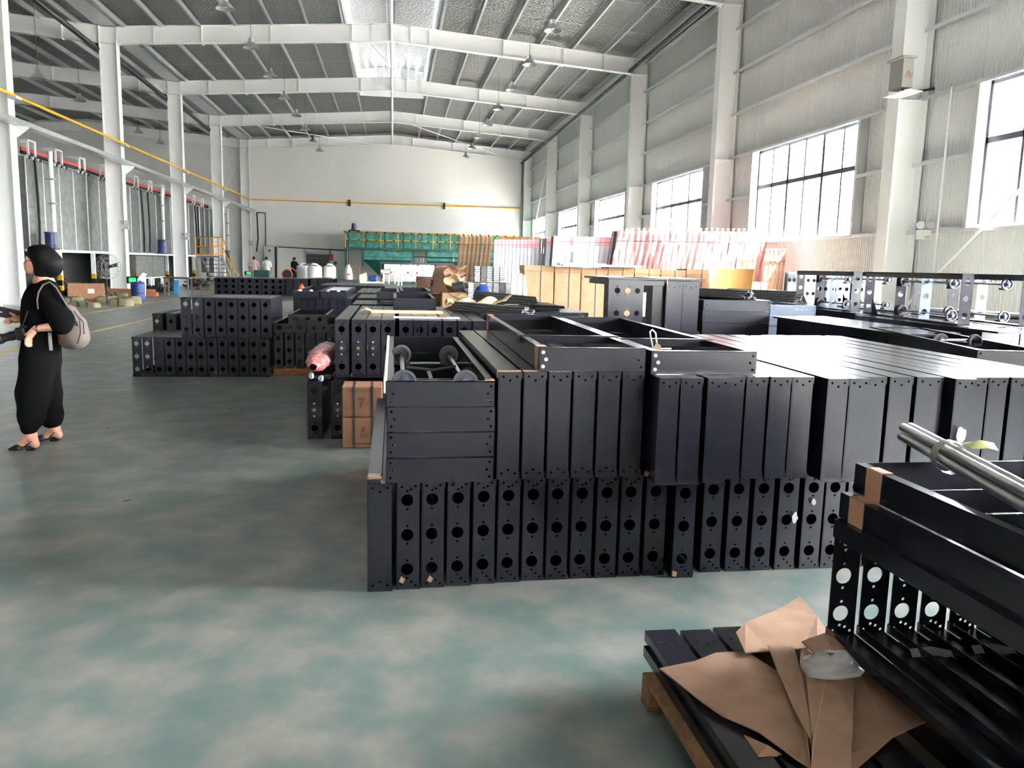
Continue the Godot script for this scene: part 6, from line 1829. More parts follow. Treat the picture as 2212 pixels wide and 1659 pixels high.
	var bp := thing("paper_tangle", "torn brown wrapping paper with a black coil between the cardboard pile and the grey bundles", "paper", pz(985, 640, -17.4) * Vector3(1, 0, 1))
	for k in 4:
		var g := []
		for i in 5:
			var row := []
			for j in 6:
				row.append(Vector3(-0.22 + j * 0.09 + 0.04 * sin(i + k), 0.7 + k * 0.2 + i * 0.05 + 0.05 * sin(j * 1.7 + k * 2.0), 0.1 * sin(i * 1.3 + j) - 0.1 * k))
			g.append(row)
		obj("torn_sheet", MB.new().sheet(g, 0.004), M.kraft if k % 2 == 0 else M.card, bp)
	obj("carton", MB.new().bx(-0.3, 0, -0.5, 0.22, 0.95, 0.0, 0.01), M.carton, bp)
	obj("coil", MB.new().lathe([Vector2(0.03, -0.14), Vector2(0.1, -0.14), Vector2(0.1, 0.1), Vector2(0.06, 0.12), Vector2(0.06, 0.2)], Vector3(0.05, 1.08, 0.1), 14, Basis(Vector3(0, 0, 1), -1.4)), M.rubber, bp)
	# ---- wall of grey profile bundles
	var zb := -19.0
	for row in 4:
		for col in 8:
			var u := 1002.0 + col * 13.6
			if row == 3 and (col < 2 or col > 6): continue
			var a := pz(u, 600, zb)
			var hgt := 0.37
			var w := 0.14
			var dark := (col * 7 + row * 5) % 4 == 0
			var t := thing("profile_bundle", "bundle of dull brownish profiles tied flat, in the wall of bundles" if dark else "bundle of pale grey profiles tied flat, in the wall of bundles", "bundle", Vector3(a.x + 0.02, row * 0.385, zb + rng.randf_range(-0.06, 0.06)), rng.randf_range(-0.003, 0.003), "dull profile bundles" if dark else "pale profile bundles")
			obj("profiles", kept("pbundle%d" % (col % 3), func():
				var mb := MB.new()
				for k in 9: mb.bx(-w * 0.5 + 0.004 * ((k * 5 + col) % 3), k * hgt / 9.0 + 0.004, -0.9, w * 0.5 - 0.004 * ((k * 3 + col) % 3), (k + 1) * hgt / 9.0 - 0.005, 0.0, 0.003)
				return mb), M.bundle_dark if dark else M.bundle, t)
			obj("strap", kept("pstrap", func(): return MB.new().bx(-w * 0.5 - 0.003, 0, -0.14, w * 0.5 + 0.003, hgt, -0.12)), M.strap, t)
	var cl := []
	for i in 9:
		var row := []
		for j in 9:
			row.append(Vector3(-0.16 + j * 0.04 + 0.02 * sin(i * 0.7), 1.36 - i * 0.165 + 0.03 * sin(j * 1.4), 0.05 * sin(j * 1.9 + i * 0.4)))
		cl.append(row)
	single("white_cloth", MB.new().sheet(cl, 0.004), M.roll, "white cloth hanging over the grey bundles beside the tall cartons", "cloth", Vector3(pz(1120, 600, -18.6).x, 0.0, -18.6))
	single("cream_box", MB.new().bx(-0.12, 0, -0.3, 0.14, 1.05, 0.0, 0.01), M.cream, "narrow cream box between the white cloth and the tall cartons", "box", Vector3(pz(1127, 600, -18.9).x, 0, -18.9))
	single("blue_bag", MB.new().lathe([Vector2(0, 0), Vector2(0.16, 0.02), Vector2(0.2, 0.12), Vector2(0.14, 0.24), Vector2(0.05, 0.3), Vector2(0, 0.28)], Vector3.ZERO, 9), mat(srgb(30, 60, 150), 0.25), "crumpled shiny blue bag lying before the grey bundles", "bag", pz(1043, 636, -17.2) * Vector3(1, 0, 1) + Vector3(0, 0.84, 0))
	beam_row(1.78, 0.0, -16.6, 5, 0.2, "top_drilled", "dark wide upright under the blue bag, before the grey bundles", "uprights before the grey bundles", 0.19, 0.83, 1.5)

func right_area() -> void:
	# ---- tall dark cabinet-like frame with holed ends
	beam_row(2.36, 0.0, -8.75, 3, 0.15, "top_drilled", "dark upright below the tall holed frame", "uprights below the tall holed frame", 0.14, 0.86, 1.4)
	var hf := thing("holed_rack", "tall dark frame with six round holes and an open gap, pale plate on top", "frame", Vector3(2.35, 0.865, -8.7))
	obj("holed_plate", MB.new().plate(0, 0, 0.4, 0.56, [[0.1, 0.44, 0.033], [0.22, 0.44, 0.033], [0.33, 0.44, 0.03], [0.1, 0.19, 0.033], [0.22, 0.19, 0.033], [0.33, 0.19, 0.03], [0.1, 0.49, 0.007], [0.22, 0.49, 0.007], [0.1, 0.39, 0.007], [0.22, 0.39, 0.007], [0.1, 0.24, 0.007], [0.22, 0.24, 0.007], [0.1, 0.14, 0.007], [0.22, 0.14, 0.007]], 0.005), M.coat, hf)
	obj("divider", MB.new().bx(0.16, 0.0, -0.8, 0.165, 0.56, -0.3).bx(0.29, 0, -0.8, 0.295, 0.56, -0.4), M.coat, hf)
	obj("side_panel", MB.new().bx(0.52, 0.0, -0.9, 0.66, 0.5, -0.05, 0.003), M.coat, hf)
	obj("pin", MB.new().bx(0.415, 0.15, -0.1, 0.45, 0.42, -0.06), M.chrome, hf)
	obj("top_plate", MB.new().bx(-0.02, 0.56, -1.1, 1.1, 0.585, 0.03, 0.003), M.coat, hf)
	obj("under_plate", MB.new().bx(0.02, 0.5, -1.0, 1.04, 0.555, -0.02), M.coat, hf)
	tape_strip(hf, 0.66, 0.5, 0.586, 0.0, 0.032)
	for k in 2:
		obj("upright", MB.new().plate(0, 0, 0.185, 0.53, [[0.03, 0.5, 0.007], [0.15, 0.5, 0.007], [0.09, 0.485, 0.007]], 0.005, Transform3D(Basis(), Vector3(0.66 + k * 0.19, -0.0, 0.02))), M.coat, hf)
	obj("upright_side", MB.new().bx(0.655, 0, -1.0, 0.66, 0.53, 0.015), M.coat, hf)
	obj("upright_side", MB.new().bx(1.035, 0, -1.0, 1.04, 0.53, 0.015), M.coat, hf)
	beam_row(2.86, 0.0, -8.75, 3, 0.2, "top_drilled", "dark wide upright at the foot of the tall holed frame", "wide uprights at its foot", 0.19, 0.86, 1.4)
	# ---- pile of three wide trays and pipes on top
	for k in 4:
		tray(Vector3(3.47 + 0.006 * (k % 2), 0.7 + k * 0.131, -8.75), 0.8, 0.127, 2.2, ["wide dark tray, bottom one of the pile beside the tall holed frame", "wide dark tray, second from the bottom beside the tall holed frame", "wide dark tray, third from the bottom beside the tall holed frame", "wide dark tray on top of its pile, carrying the grey pipes"][k], "wide trays beside the tall holed frame")
	beam_row(3.47, 0.0, -8.8, 5, 0.162, "top_drilled", "dark upright under the pile of wide trays", "uprights under the wide trays", 0.15, 0.695, 2.1)
	pipe_bundle("grey pipe lying on the pile of wide trays", "grey pipes on the wide trays", Vector3(3.62, 1.224, -10.4), Vector3(4.1, 1.224, -8.95), 14, 0.014, M.pipe_grey)
	pipe_bundle("thin grey pipe in the heap before the holed panels", "grey pipes before the holed panels", Vector3(5.05, 1.097, -11.7), Vector3(5.6, 1.097, -10.6), 26, 0.017, M.pipe_grey)
	beam_row(4.95, 0.0, -10.55, 4, 0.2, "top_drilled", "dark wide unit under the heap of thin pipes", "wide units under the thin pipes", 0.19, 1.095, 1.3)
	# grey-blue trays
	for k in 2:
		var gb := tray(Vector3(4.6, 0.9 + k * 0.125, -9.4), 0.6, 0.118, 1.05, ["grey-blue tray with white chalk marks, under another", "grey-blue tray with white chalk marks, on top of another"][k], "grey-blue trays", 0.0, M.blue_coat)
		var ch := MB.new()
		for q in [[0.33, 0.06, 0.36, 0.075], [0.36, 0.075, 0.37, 0.05], [0.4, 0.07, 0.42, 0.05], [0.47, 0.08, 0.48, 0.05], [0.46, 0.06, 0.49, 0.07]]:
			ch.bar(Vector3(q[0], q[1], 0.003), Vector3(q[2], q[3], 0.003), 0.005, 0.002)
		obj("chalk_mark", ch, M.roll, gb)
	for k in 3:
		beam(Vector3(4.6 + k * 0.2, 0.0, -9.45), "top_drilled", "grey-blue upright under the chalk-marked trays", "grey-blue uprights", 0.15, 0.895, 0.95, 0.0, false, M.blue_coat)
	# ---- long slabs with bright tops
	for k in 3:
		var sl := thing("long_slab_unit", ["long dark unit with a bright overhanging top plate beside the big flat tops", "long dark unit with a bright top plate, middle of three", "long dark unit with a bright top plate next to the roller frame"][k], "unit", Vector3([4.3, 4.66, 5.55][k], 0.0, [-6.55, -6.75, -6.95][k]))
		obj("top_plate", MB.new().bx(-0.03, 1.03, -2.1, 0.33, 1.05, 0.25, 0.003), M.coat, sl)
		obj("side_plate", MB.new().bx(0.0, 0.1, -2.05, 0.01, 1.03, 0.0), M.coat, sl)
		obj("end_plate", MB.new().plate(0.0, 0.1, 0.3, 1.03, [[0.06, 0.9, 0.007], [0.24, 0.9, 0.007]], 0.005), M.coat, sl)
		obj("inner_rail", MB.new().bx(-0.02, 0.8, -2.0, 0.0, 0.84, -0.5), M.coat, sl)
		obj("foot", MB.new().bx(0.02, 0.0, -2.0, 0.28, 0.1, -0.05), M.coat, sl)
		var ch := MB.new()
		for q in [[0.1, 0.72, 0.13, 0.66], [0.13, 0.66, 0.1, 0.62], [0.1, 0.62, 0.14, 0.58]]:
			ch.bar(Vector3(q[0], q[1], 0.003), Vector3(q[2], q[3], 0.003), 0.006, 0.002)
		obj("chalk_mark", ch, M.roll, sl)
	# tray with wheels behind the flat tops
	var wt := tray(Vector3(3.9, 0.93, -4.9), 0.5, 0.13, 2.2, "dark tray with small wheels behind the big flat tops", "", -0.25)
	axle(wt, Vector3(0.12, 0.12, -0.9), Vector3(0.38, 0.12, -0.9), 0.05)
	beam_row(3.95, 0.0, -5.0, 4, 0.14, "top_drilled", "dark upright under the tray with small wheels", "uprights under the wheeled tray", 0.13, 0.92, 2.0)
	# ---- roller frames standing on the slabs
	for k in 2:
		var F := thing("roller_frame", ["open dark roller frame with bright shafts and wheels, in the sun on the slab", "second open dark roller frame with a bright top plate, behind the first"][k], "frame", Vector3([5.62, 5.9][k], 1.055, [-7.35, -9.75][k]), [-0.12, -0.05][k])
		var L: float = [2.1, 1.65][k]
		for x: float in [0.0, 0.62]:
			obj("top_rail", MB.new().bx(x - 0.02, 0.5, -L, x + 0.1, 0.52, 0.0, 0.003).bx(x - 0.02, 0.46, -L, x - 0.015, 0.52, 0.0), M.coat, F)
			obj("bottom_rail", MB.new().bx(x - 0.02, 0.0, -L, x + 0.1, 0.02, 0.0, 0.003), M.coat, F)
			for z: float in [0.0, -L * 0.36, -L * 0.62, -L + 0.02]:
				obj("post", kept("rfpost%.0f" % (1.0 if z == 0.0 else 0.0), func():
					var mb := MB.new().plate(0, 0, 0.12, 0.5, [[0.06, 0.1, 0.03], [0.06, 0.27, 0.03], [0.06, 0.43, 0.03], [0.06, 0.47, 0.006], [0.06, 0.06, 0.006]], 0.005)
					mb.bx(0.115, 0, -0.05, 0.12, 0.5, 0.0)
					return mb), M.coat if z != -L * 0.36 else M.blue_coat, F, Vector3(x - 0.02, 0.0, z))
			obj("gusset", MB.new().prism(PackedVector2Array([Vector2(0, 0.02), Vector2(0.16, 0.02), Vector2(0.0, 0.2)]), -0.003, 0.003, Transform3D(Basis(Vector3.UP, -PI / 2), Vector3(x, 0, -L + 0.2))), M.coat, F)
		for y: float in [0.09, 0.42]:
			axle(F, Vector3(0.05, y, -0.25), Vector3(0.05, y, -L * 0.6), 0.055)
			axle(F, Vector3(0.6, y, -0.25), Vector3(0.6, y, -L * 0.6), 0.055)
	beam_row(5.95, 0.0, -7.1, 4, 0.16, "perforated", "dark perforated upright below the first roller frame", "uprights below the roller frame", 0.15, 1.045, 2.3)
	beam_row(5.85, 0.0, -9.6, 6, 0.16, "perforated", "dark perforated upright below the second roller frame", "uprights below the second roller frame", 0.15, 1.045, 1.9)
	# ---- holed panels and sunlit uprights behind
	var hp := thing("perforated_board", "dark panel with two rows of round holes standing against the light wall", "panel", Vector3(5.9, 1.05, -11.65))
	var hs := []
	for i in 6:
		for j in 2:
			var c := [0.08 + [0.0, 0.075, 0.175, 0.305, 0.4, 0.48][i], 0.18 + 0.2 * j]
			hs.append([c[0], c[1], 0.028]); hs.append([c[0], c[1] + 0.042, 0.007]); hs.append([c[0], c[1] - 0.042, 0.007])
	obj("plate", MB.new().plate(0, 0.02, 0.6, 0.5, hs, 0.005), M.coat, hp)
	obj("rim", MB.new().bx(0, 0.5, -0.06, 0.6, 0.505, 0.0).bx(0, 0.0, -0.06, 0.6, 0.02, 0.0), M.coat, hp)
	for i in 7:
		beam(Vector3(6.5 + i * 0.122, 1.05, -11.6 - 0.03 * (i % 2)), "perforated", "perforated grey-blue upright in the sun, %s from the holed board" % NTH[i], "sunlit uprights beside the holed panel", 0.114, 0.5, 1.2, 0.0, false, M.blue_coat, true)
	beam_row(5.9, 0.525, -11.7, 11, 0.13, "perforated", "dark perforated upright in the layer below the holed panel", "uprights below the holed panel", 0.122, 0.52, 1.6)
	beam_row(5.9, 0.0, -11.75, 11, 0.13, "perforated", "dark perforated upright at floor level below the holed panel", "floor-level uprights by the window wall", 0.122, 0.52, 1.6)
	# stacks of bright pipes on the wall side
	for k in 3:
		beam(Vector3(6.85 + k * 0.5, 0.0, -7.6), "top_drilled", "wide dark unit under the stacked bright tubes by the window wall", "wide units under the bright tubes", 0.48, 0.85, 2.6)
	pipe_bundle("bright tube in the stack behind the roller frame", "bright tubes behind the roller frame", Vector3(7.1, 0.855, -10.0), Vector3(7.9, 0.855, -7.7), 22, 0.035, M.chrome_pipe)

# ---------------------------------------------------------------- people: tapered bones joined into one surface
# bone: [from, to, radius, radius, optional stretch of its section as Vector3]
func flesh(mb: MB, bones: Array, cell: float, k := 75.0) -> MB:
	var lo := Vector3(1e9, 1e9, 1e9)
	var hi := -lo
	for b in bones:
		var s: Vector3 = b[4] if b.size() > 4 else Vector3.ONE
		var r := maxf(b[2], b[3])
		for p: Vector3 in [b[0], b[1]]:
			lo = lo.min(p - s * (r + 0.03)); hi = hi.max(p + s * (r + 0.03))
	lo -= Vector3.ONE * cell * 2.0
	hi += Vector3.ONE * cell * 2.0
	var nx := int((hi.x - lo.x) / cell) + 2
	var ny := int((hi.y - lo.y) / cell) + 2
	var nz := int((hi.z - lo.z) / cell) + 2
	var f := PackedFloat32Array()
	f.resize(nx * ny * nz)
	for b in bones:
		var s: Vector3 = b[4] if b.size() > 4 else Vector3.ONE
		var A: Vector3 = b[0]; var B: Vector3 = b[1]
		var ra: float = b[2]; var rb: float = b[3]
		var m := maxf(ra, rb) + 0.045
		var l2: Vector3 = ((A.min(B) - s * m - lo) / cell).floor()
		var h2: Vector3 = ((A.max(B) + s * m - lo) / cell).ceil()
		var a := A / s
		var ab := B / s - a
		var ll := maxf(ab.length_squared(), 1e-9)
		var sm := minf(s.x, minf(s.y, s.z))
		for z in range(maxi(0, int(l2.z)), mini(nz, int(h2.z) + 1)):
			for y in range(maxi(0, int(l2.y)), mini(ny, int(h2.y) + 1)):
				var at := (z * ny + y) * nx
				for x in range(maxi(0, int(l2.x)), mini(nx, int(h2.x) + 1)):
					var p := (lo + Vector3(x, y, z) * cell) / s - a
					var t := clampf(p.dot(ab) / ll, 0.0, 1.0)
					var d := ((p - ab * t).length() - lerpf(ra, rb, t)) * sm
					if d < 0.05: f[at + x] += exp(-d * k)
	for i in f.size():
		f[i] = log(f[i]) / k if f[i] > 1e-9 else -0.06
	# surface nets
	var vid := PackedInt32Array()
	vid.resize(nx * ny * nz)
	vid.fill(-1)
	var pts := PackedVector3Array()
	var nrm := PackedVector3Array()
	var sx := 1
	var sy := nx
	var sz := nx * ny
	for z in nz - 1:
		for y in ny - 1:
			var base := z * sz + y * sy
			for x in nx - 1:
				var o := base + x
				var c0 := f[o]; var c1 := f[o + sx]; var c2 := f[o + sy]; var c3 := f[o + sx + sy]
				var c4 := f[o + sz]; var c5 := f[o + sx + sz]; var c6 := f[o + sy + sz]; var c7 := f[o + sx + sy + sz]
				var cnt := int(c0 > 0) + int(c1 > 0) + int(c2 > 0) + int(c3 > 0) + int(c4 > 0) + int(c5 > 0) + int(c6 > 0) + int(c7 > 0)
				if cnt == 0 or cnt == 8: continue
				var acc := Vector3.ZERO
				var n := 0
				for e in [[c0, c1, 0, 0, 0, 1, 0, 0], [c2, c3, 0, 1, 0, 1, 0, 0], [c4, c5, 0, 0, 1, 1, 0, 0], [c6, c7, 0, 1, 1, 1, 0, 0], [c0, c2, 0, 0, 0, 0, 1, 0], [c1, c3, 1, 0, 0, 0, 1, 0], [c4, c6, 0, 0, 1, 0, 1, 0], [c5, c7, 1, 0, 1, 0, 1, 0], [c0, c4, 0, 0, 0, 0, 0, 1], [c1, c5, 1, 0, 0, 0, 0, 1], [c2, c6, 0, 1, 0, 0, 0, 1], [c3, c7, 1, 1, 0, 0, 0, 1]]:
					if (e[0] > 0) != (e[1] > 0):
						var t: float = e[0] / (e[0] - e[1])
						acc += Vector3(e[2] + e[5] * t, e[3] + e[6] * t, e[4] + e[7] * t)
						n += 1
				vid[o] = pts.size()
				pts.append(lo + (Vector3(x, y, z) + acc / n) * cell)
				var g := Vector3(c1 + c3 + c5 + c7 - c0 - c2 - c4 - c6, c2 + c3 + c6 + c7 - c0 - c1 - c4 - c5, c4 + c5 + c6 + c7 - c0 - c1 - c2 - c3)
				nrm.append(-g.normalized())
	for z in range(1, nz - 1):
		for y in range(1, ny - 1):
			for x in range(1, nx - 1):
				var o := z * sz + y * sy + x
				var ins := f[o] > 0
				if ins != (f[o + sx] > 0): _net(mb, pts, nrm, vid[o], vid[o - sy], vid[o - sy - sz], vid[o - sz], ins)
				if ins != (f[o + sy] > 0): _net(mb, pts, nrm, vid[o], vid[o - sz], vid[o - sz - sx], vid[o - sx], ins)
				if ins != (f[o + sz] > 0): _net(mb, pts, nrm, vid[o], vid[o - sx], vid[o - sx - sy], vid[o - sy], ins)
	return mb

func _net(mb: MB, p: PackedVector3Array, n: PackedVector3Array, a: int, b: int, c: int, d: int, flip: bool) -> void:
	if a < 0 or b < 0 or c < 0 or d < 0: return
	if flip: mb.squad(p[a], p[b], p[c], p[d], n[a], n[b], n[c], n[d])
	else: mb.squad(p[d], p[c], p[b], p[a], n[d], n[c], n[b], n[a])

func ribbon(pts: Array, side: Vector3, w: float, t := 0.006) -> MB:
	var g := [[], []]
	for p: Vector3 in pts:
		g[0].append(p - side * w * 0.5)
		g[1].append(p + side * w * 0.5)
	return MB.new().sheet(g, t)

func hand(mb: MB, wrist: Vector3, palm: Vector3, tips: Array, thumb: Array, r := 0.0085) -> void:
	var bones := [[wrist, palm, 0.024, 0.028, Vector3(1, 1, 0.75)]]
	for q in tips:
		bones.append([palm.lerp(q[0], 0.25), q[0], r * 1.15, r])
		bones.append([q[0], q[1], r, r * 0.9])
		bones.append([q[1], q[2], r * 0.9, r * 0.75])
	bones.append([wrist.lerp(palm, 0.4), thumb[0], 0.014, r * 1.1])
	bones.append([thumb[0], thumb[1], r * 1.1, r * 0.85])
	flesh(mb, bones, 0.004, 160.0)

func woman() -> void:
	var org := Vector3(-2.88, 0, -6.95)
	var W := func(u: float, v: float, dz := 0.0) -> Vector3: return pz(u, v, -6.95 + dz) - org
	var P := thing("person", "woman with a dark bob in loose black tunic and trousers, holding a camera", "person", org)
	var Y := func(u: float, y: float, dz: float) -> Vector3:
		var p: Vector3 = pz(u, 900, -6.95 + dz) - org
		return Vector3(p.x, y, dz)
	# ---- body
	var body := MB.new()
	var nb: Vector3 = W.call(95, 612)
	var sl: Vector3 = W.call(104, 628, 0.15); var sr: Vector3 = W.call(95, 626, -0.15)
	var el: Vector3 = W.call(138, 703, 0.25); var wl: Vector3 = W.call(77, 710, 0.26)
	var er: Vector3 = W.call(86, 700, -0.22); var wr: Vector3 = W.call(46, 689, -0.16)
	var pel: Vector3 = W.call(89, 748)
	var hl: Vector3 = W.call(88, 770, 0.085); var hr: Vector3 = W.call(92, 770, -0.085)
	var kl: Vector3 = W.call(72, 858, 0.11); var kr: Vector3 = W.call(104, 850, -0.12)
	var al: Vector3 = Y.call(63, 0.11, 0.17); var ar: Vector3 = Y.call(115, 0.11, -0.18)
	var bl: Vector3 = Y.call(30, 0.03, 0.19); var br: Vector3 = Y.call(92, 0.03, -0.16)
	flesh(body, [[W.call(88, 588), nb, 0.048, 0.056], [nb, W.call(92, 660), 0.075, 0.1, Vector3(1, 1, 1.15)], [W.call(92, 660), pel, 0.1, 0.1, Vector3(1, 1, 1.1)],
		[nb, sl, 0.05, 0.05], [nb, sr, 0.05, 0.05], [sl, el, 0.048, 0.04], [el, wl, 0.042, 0.026], [sr, er, 0.048, 0.038], [er, wr, 0.038, 0.026],
		[pel, hl, 0.095, 0.07], [pel, hr, 0.095, 0.07], [hl, kl, 0.07, 0.05], [hr, kr, 0.07, 0.05], [kl, kl.lerp(al, 0.4), 0.055, 0.056], [kl.lerp(al, 0.4), al, 0.056, 0.034], [kr, kr.lerp(ar, 0.4), 0.055, 0.056], [kr.lerp(ar, 0.4), ar, 0.056, 0.034],
		[al, Y.call(72, 0.05, 0.16), 0.034, 0.034], [al, bl, 0.034, 0.026], [ar, Y.call(124, 0.05, -0.19), 0.034, 0.034], [ar, br, 0.034, 0.026]], 0.013)
	# head in profile: skull, jaw, nose, lips, chin, brow, ear
	var H := func(u: float, v: float, dz := 0.0) -> Vector3: return W.call(u, v, dz)
	flesh(body, [[H.call(86, 561), H.call(80, 563), 0.083, 0.078, Vector3(1, 1.05, 0.88)], [H.call(72, 575), H.call(66, 582), 0.052, 0.036, Vector3(1, 1, 1.1)], [H.call(66, 584), H.call(64, 586), 0.024, 0.02],
		[H.call(60, 562), H.call(56.8, 570), 0.008, 0.012], [H.call(56.8, 570), H.call(59.5, 571), 0.011, 0.012], [H.call(60, 576.5), H.call(61, 577), 0.009, 0.01, Vector3(1, 0.8, 2)], [H.call(60.6, 580), H.call(61.5, 580.5), 0.009, 0.01, Vector3(1, 0.8, 2)],
		[H.call(63, 559, 0.03), H.call(63, 559, -0.03), 0.014, 0.014], [H.call(64, 566, 0.034), H.call(64, 566, 0.036), 0.0135, 0.0135], [H.call(64, 566, -0.034), H.call(64, 566, -0.036), 0.0135, 0.0135], [H.call(88, 566, 0.075), H.call(89, 574, 0.074), 0.014, 0.01],
		[W.call(88, 588), nb, 0.048, 0.054]], 0.006, 110.0)
	# hands: one drooping over the camera, one closed round the tablet
	var pl: Vector3 = W.call(66, 722, 0.26)
	var tips := []
	for i in 4:
		var d := 0.028 - i * 0.018
		tips.append([W.call(57 + i * 3.0, 734 + i * 1.0, 0.26 + d), W.call(56 + i * 3.2, 742 + i * 1.0, 0.255 + d), W.call(58 + i * 3.2, 748 - absf(i - 1.2) * 1.2, 0.25 + d)])
	hand(body, wl, pl, tips, [W.call(57, 722, 0.22), W.call(52, 730, 0.2)])
	var pr: Vector3 = W.call(34, 690, -0.16)
	tips = []
	for i in 4:
		tips.append([W.call(24 - i * 3.0, 692, -0.13), W.call(21 - i * 3.0, 695, -0.105), W.call(22 - i * 3.0, 690, -0.09)])
	hand(body, wr, pr, tips, [W.call(30, 681, -0.12), W.call(22, 676, -0.11)])
	obj("body", body, M.skin, P)
	obj("eye", MB.new().lathe([Vector2(0, 0.005), Vector2(0.005, 0.0), Vector2(0, -0.005)], W.call(61.2, 566, 0.034), 8), M.black, P)
	obj("lips", flesh(MB.new(), [[H.call(59.6, 578), H.call(60.4, 578), 0.008, 0.008, Vector3(1, 0.7, 2.4)]], 0.004, 200.0), M.lips, P)
	# ---- clothes
	var tunic := MB.new()
	flesh(tunic, [[W.call(96, 613), W.call(96, 620), 0.07, 0.09], [sl, sr, 0.08, 0.08], [W.call(93, 645), W.call(90, 690), 0.135, 0.14, Vector3(1, 1, 1.1)], [W.call(90, 690), W.call(90, 722), 0.14, 0.13, Vector3(1, 1, 1.1)],
		[W.call(70, 655), W.call(66, 668), 0.07, 0.055, Vector3(1, 1, 1.4)], [sl + Vector3(0, -0.01, 0.02), sl.lerp(el, 0.85) + Vector3(0, 0, 0.0), 0.088, 0.088], [sl.lerp(el, 0.85), el.lerp(wl, 0.08), 0.085, 0.07], [sr, er, 0.08, 0.08]], 0.013)
	obj("tunic", tunic, M.black_cloth, P)
	obj("collar", MB.new().tube([W.call(80, 611, 0.05), W.call(88, 608, 0.075), W.call(104, 606, 0.07), W.call(114, 608, 0.0), W.call(104, 606, -0.07), W.call(84, 610, -0.06), W.call(78, 613, 0.0), W.call(80, 611, 0.05)], 0.012, 8), M.black_cloth, P)
	var tr := MB.new()
	flesh(tr, [[W.call(90, 722), W.call(88, 775), 0.135, 0.15, Vector3(1, 1, 1.1)], [W.call(82, 780, 0.07), W.call(73, 850, 0.11), 0.125, 0.125], [W.call(73, 850, 0.11), W.call(68, 900, 0.15), 0.125, 0.095], [W.call(68, 900, 0.15), W.call(63, 924, 0.17), 0.095, 0.062],
		[W.call(98, 785, -0.07), W.call(104, 850, -0.12), 0.11, 0.1], [W.call(104, 850, -0.12), W.call(110, 895, -0.16), 0.1, 0.09], [W.call(110, 895, -0.16), W.call(112, 905, -0.17), 0.09, 0.08]], 0.013)
	obj("trousers", tr, M.black_cloth, P)
	# ---- hair, glasses, bracelet, shoes
	var hair := MB.new()
	flesh(hair, [[W.call(86, 553), W.call(92, 552), 0.083, 0.086, Vector3(1, 1, 0.98)], [W.call(98, 558), W.call(108, 570), 0.092, 0.096], [W.call(108, 572), W.call(112, 582), 0.088, 0.062], [W.call(82, 562, 0.05), W.call(80, 590, 0.055), 0.03, 0.022], [W.call(90, 566, 0.05), W.call(92, 590, 0.05), 0.045, 0.03], [W.call(104, 588, 0.03), W.call(92, 589, 0.045), 0.035, 0.03], [W.call(82, 562, -0.05), W.call(80, 590, -0.055), 0.03, 0.022], [W.call(74, 545), W.call(68, 552), 0.05, 0.03, Vector3(1, 1, 1.3)]], 0.008, 90.0)
	obj("hair", hair, M.hair, P)
	var gl := MB.new()
	for s: float in [0.034, -0.034]:
		var ring := []
		for i in 13: ring.append(W.call(58.6, 565, s) + Vector3(0, cos(TAU * i / 12.0) * 0.019, sin(TAU * i / 12.0) * 0.024))
		gl.tube(ring, 0.0028, 6, false)
		gl.tube([W.call(58.6, 563, s + signf(s) * 0.024), W.call(66, 563, signf(s) * 0.076), W.call(86, 563, signf(s) * 0.078)], 0.0032, 6)
	gl.tube([W.call(58.4, 564, -0.012), W.call(58.4, 564, 0.012)], 0.0025, 6)
	obj("glasses", gl, M.black, P)
	obj("bracelet", MB.new().tube([wl + Vector3(0.012, 0, 0), wl + Vector3(0.022, 0, 0)], 0.031, 14, false), M.chrome, P)
	for f in [[63.0, 0.17, 0.0], [115.0, -0.18, 0.0]]:
		var u: float = f[0]; var dz: float = f[1]
		var heel: Vector3 = Y.call(u + 9, 0.0, dz - 0.01); var toe: Vector3 = Y.call(u - 52, 0.0, dz + 0.04)
		var sh := MB.new()
		flesh(sh, [[toe + Vector3(0.02, 0.022, 0), toe.lerp(heel, 0.38) + Vector3(0, 0.034, 0), 0.014, 0.036, Vector3(1, 0.8, 1.1)], [toe.lerp(heel, 0.3) + Vector3(0, 0.016, 0), heel + Vector3(-0.02, 0.03, 0), 0.016, 0.018, Vector3(1, 0.5, 1.8)]], 0.006, 130.0)
		sh.box(heel + Vector3(-0.03, 0.015, 0), Vector3(0.07, 0.03, 0.055), 0.006)
		var so := obj("shoe", sh, M.shoe, P)
		var an: Vector3 = Y.call(u, 0.085, dz)
		obj("ankle_strap", MB.new().tube([an + Vector3(-0.035, 0.015, 0.02), an + Vector3(0.0, 0.0, 0.042), an + Vector3(0.04, 0.005, 0.0), an + Vector3(0.0, 0.0, -0.042), an + Vector3(-0.035, 0.015, -0.02), an + Vector3(-0.035, 0.015, 0.02)], 0.006, 6), M.shoe, so)
		obj("heel_strap", MB.new().tube([an + Vector3(0.02, 0.0, 0.036), heel + Vector3(-0.06, 0.04, 0.036)], 0.006, 6), M.shoe, so)
	# ---- backpack
	var bo: Vector3 = pz(158, 708, -6.9)
	var B := thing("backpack", "grey-brown backpack with a light strap worn by the woman in black", "bag", bo)
	var V := func(u: float, v: float, dz := 0.0) -> Vector3: return pz(u, v, -6.9 + dz) - bo
	var bag := MB.new()
	flesh(bag, [[V.call(146, 682, 0.0), V.call(160, 722, 0.0), 0.075, 0.085, Vector3(1, 1, 1.5)], [V.call(150, 735, 0.0), V.call(165, 735, 0.0), 0.07, 0.07, Vector3(1, 1, 1.6)], [V.call(168, 700, 0), V.call(172, 728, 0), 0.06, 0.065, Vector3(1, 1, 1.6)], [V.call(138, 672, 0), V.call(146, 674, 0), 0.05, 0.05, Vector3(1, 1, 1.6)]], 0.012, 60.0)
	obj("bag_body", bag, M.bag, B)
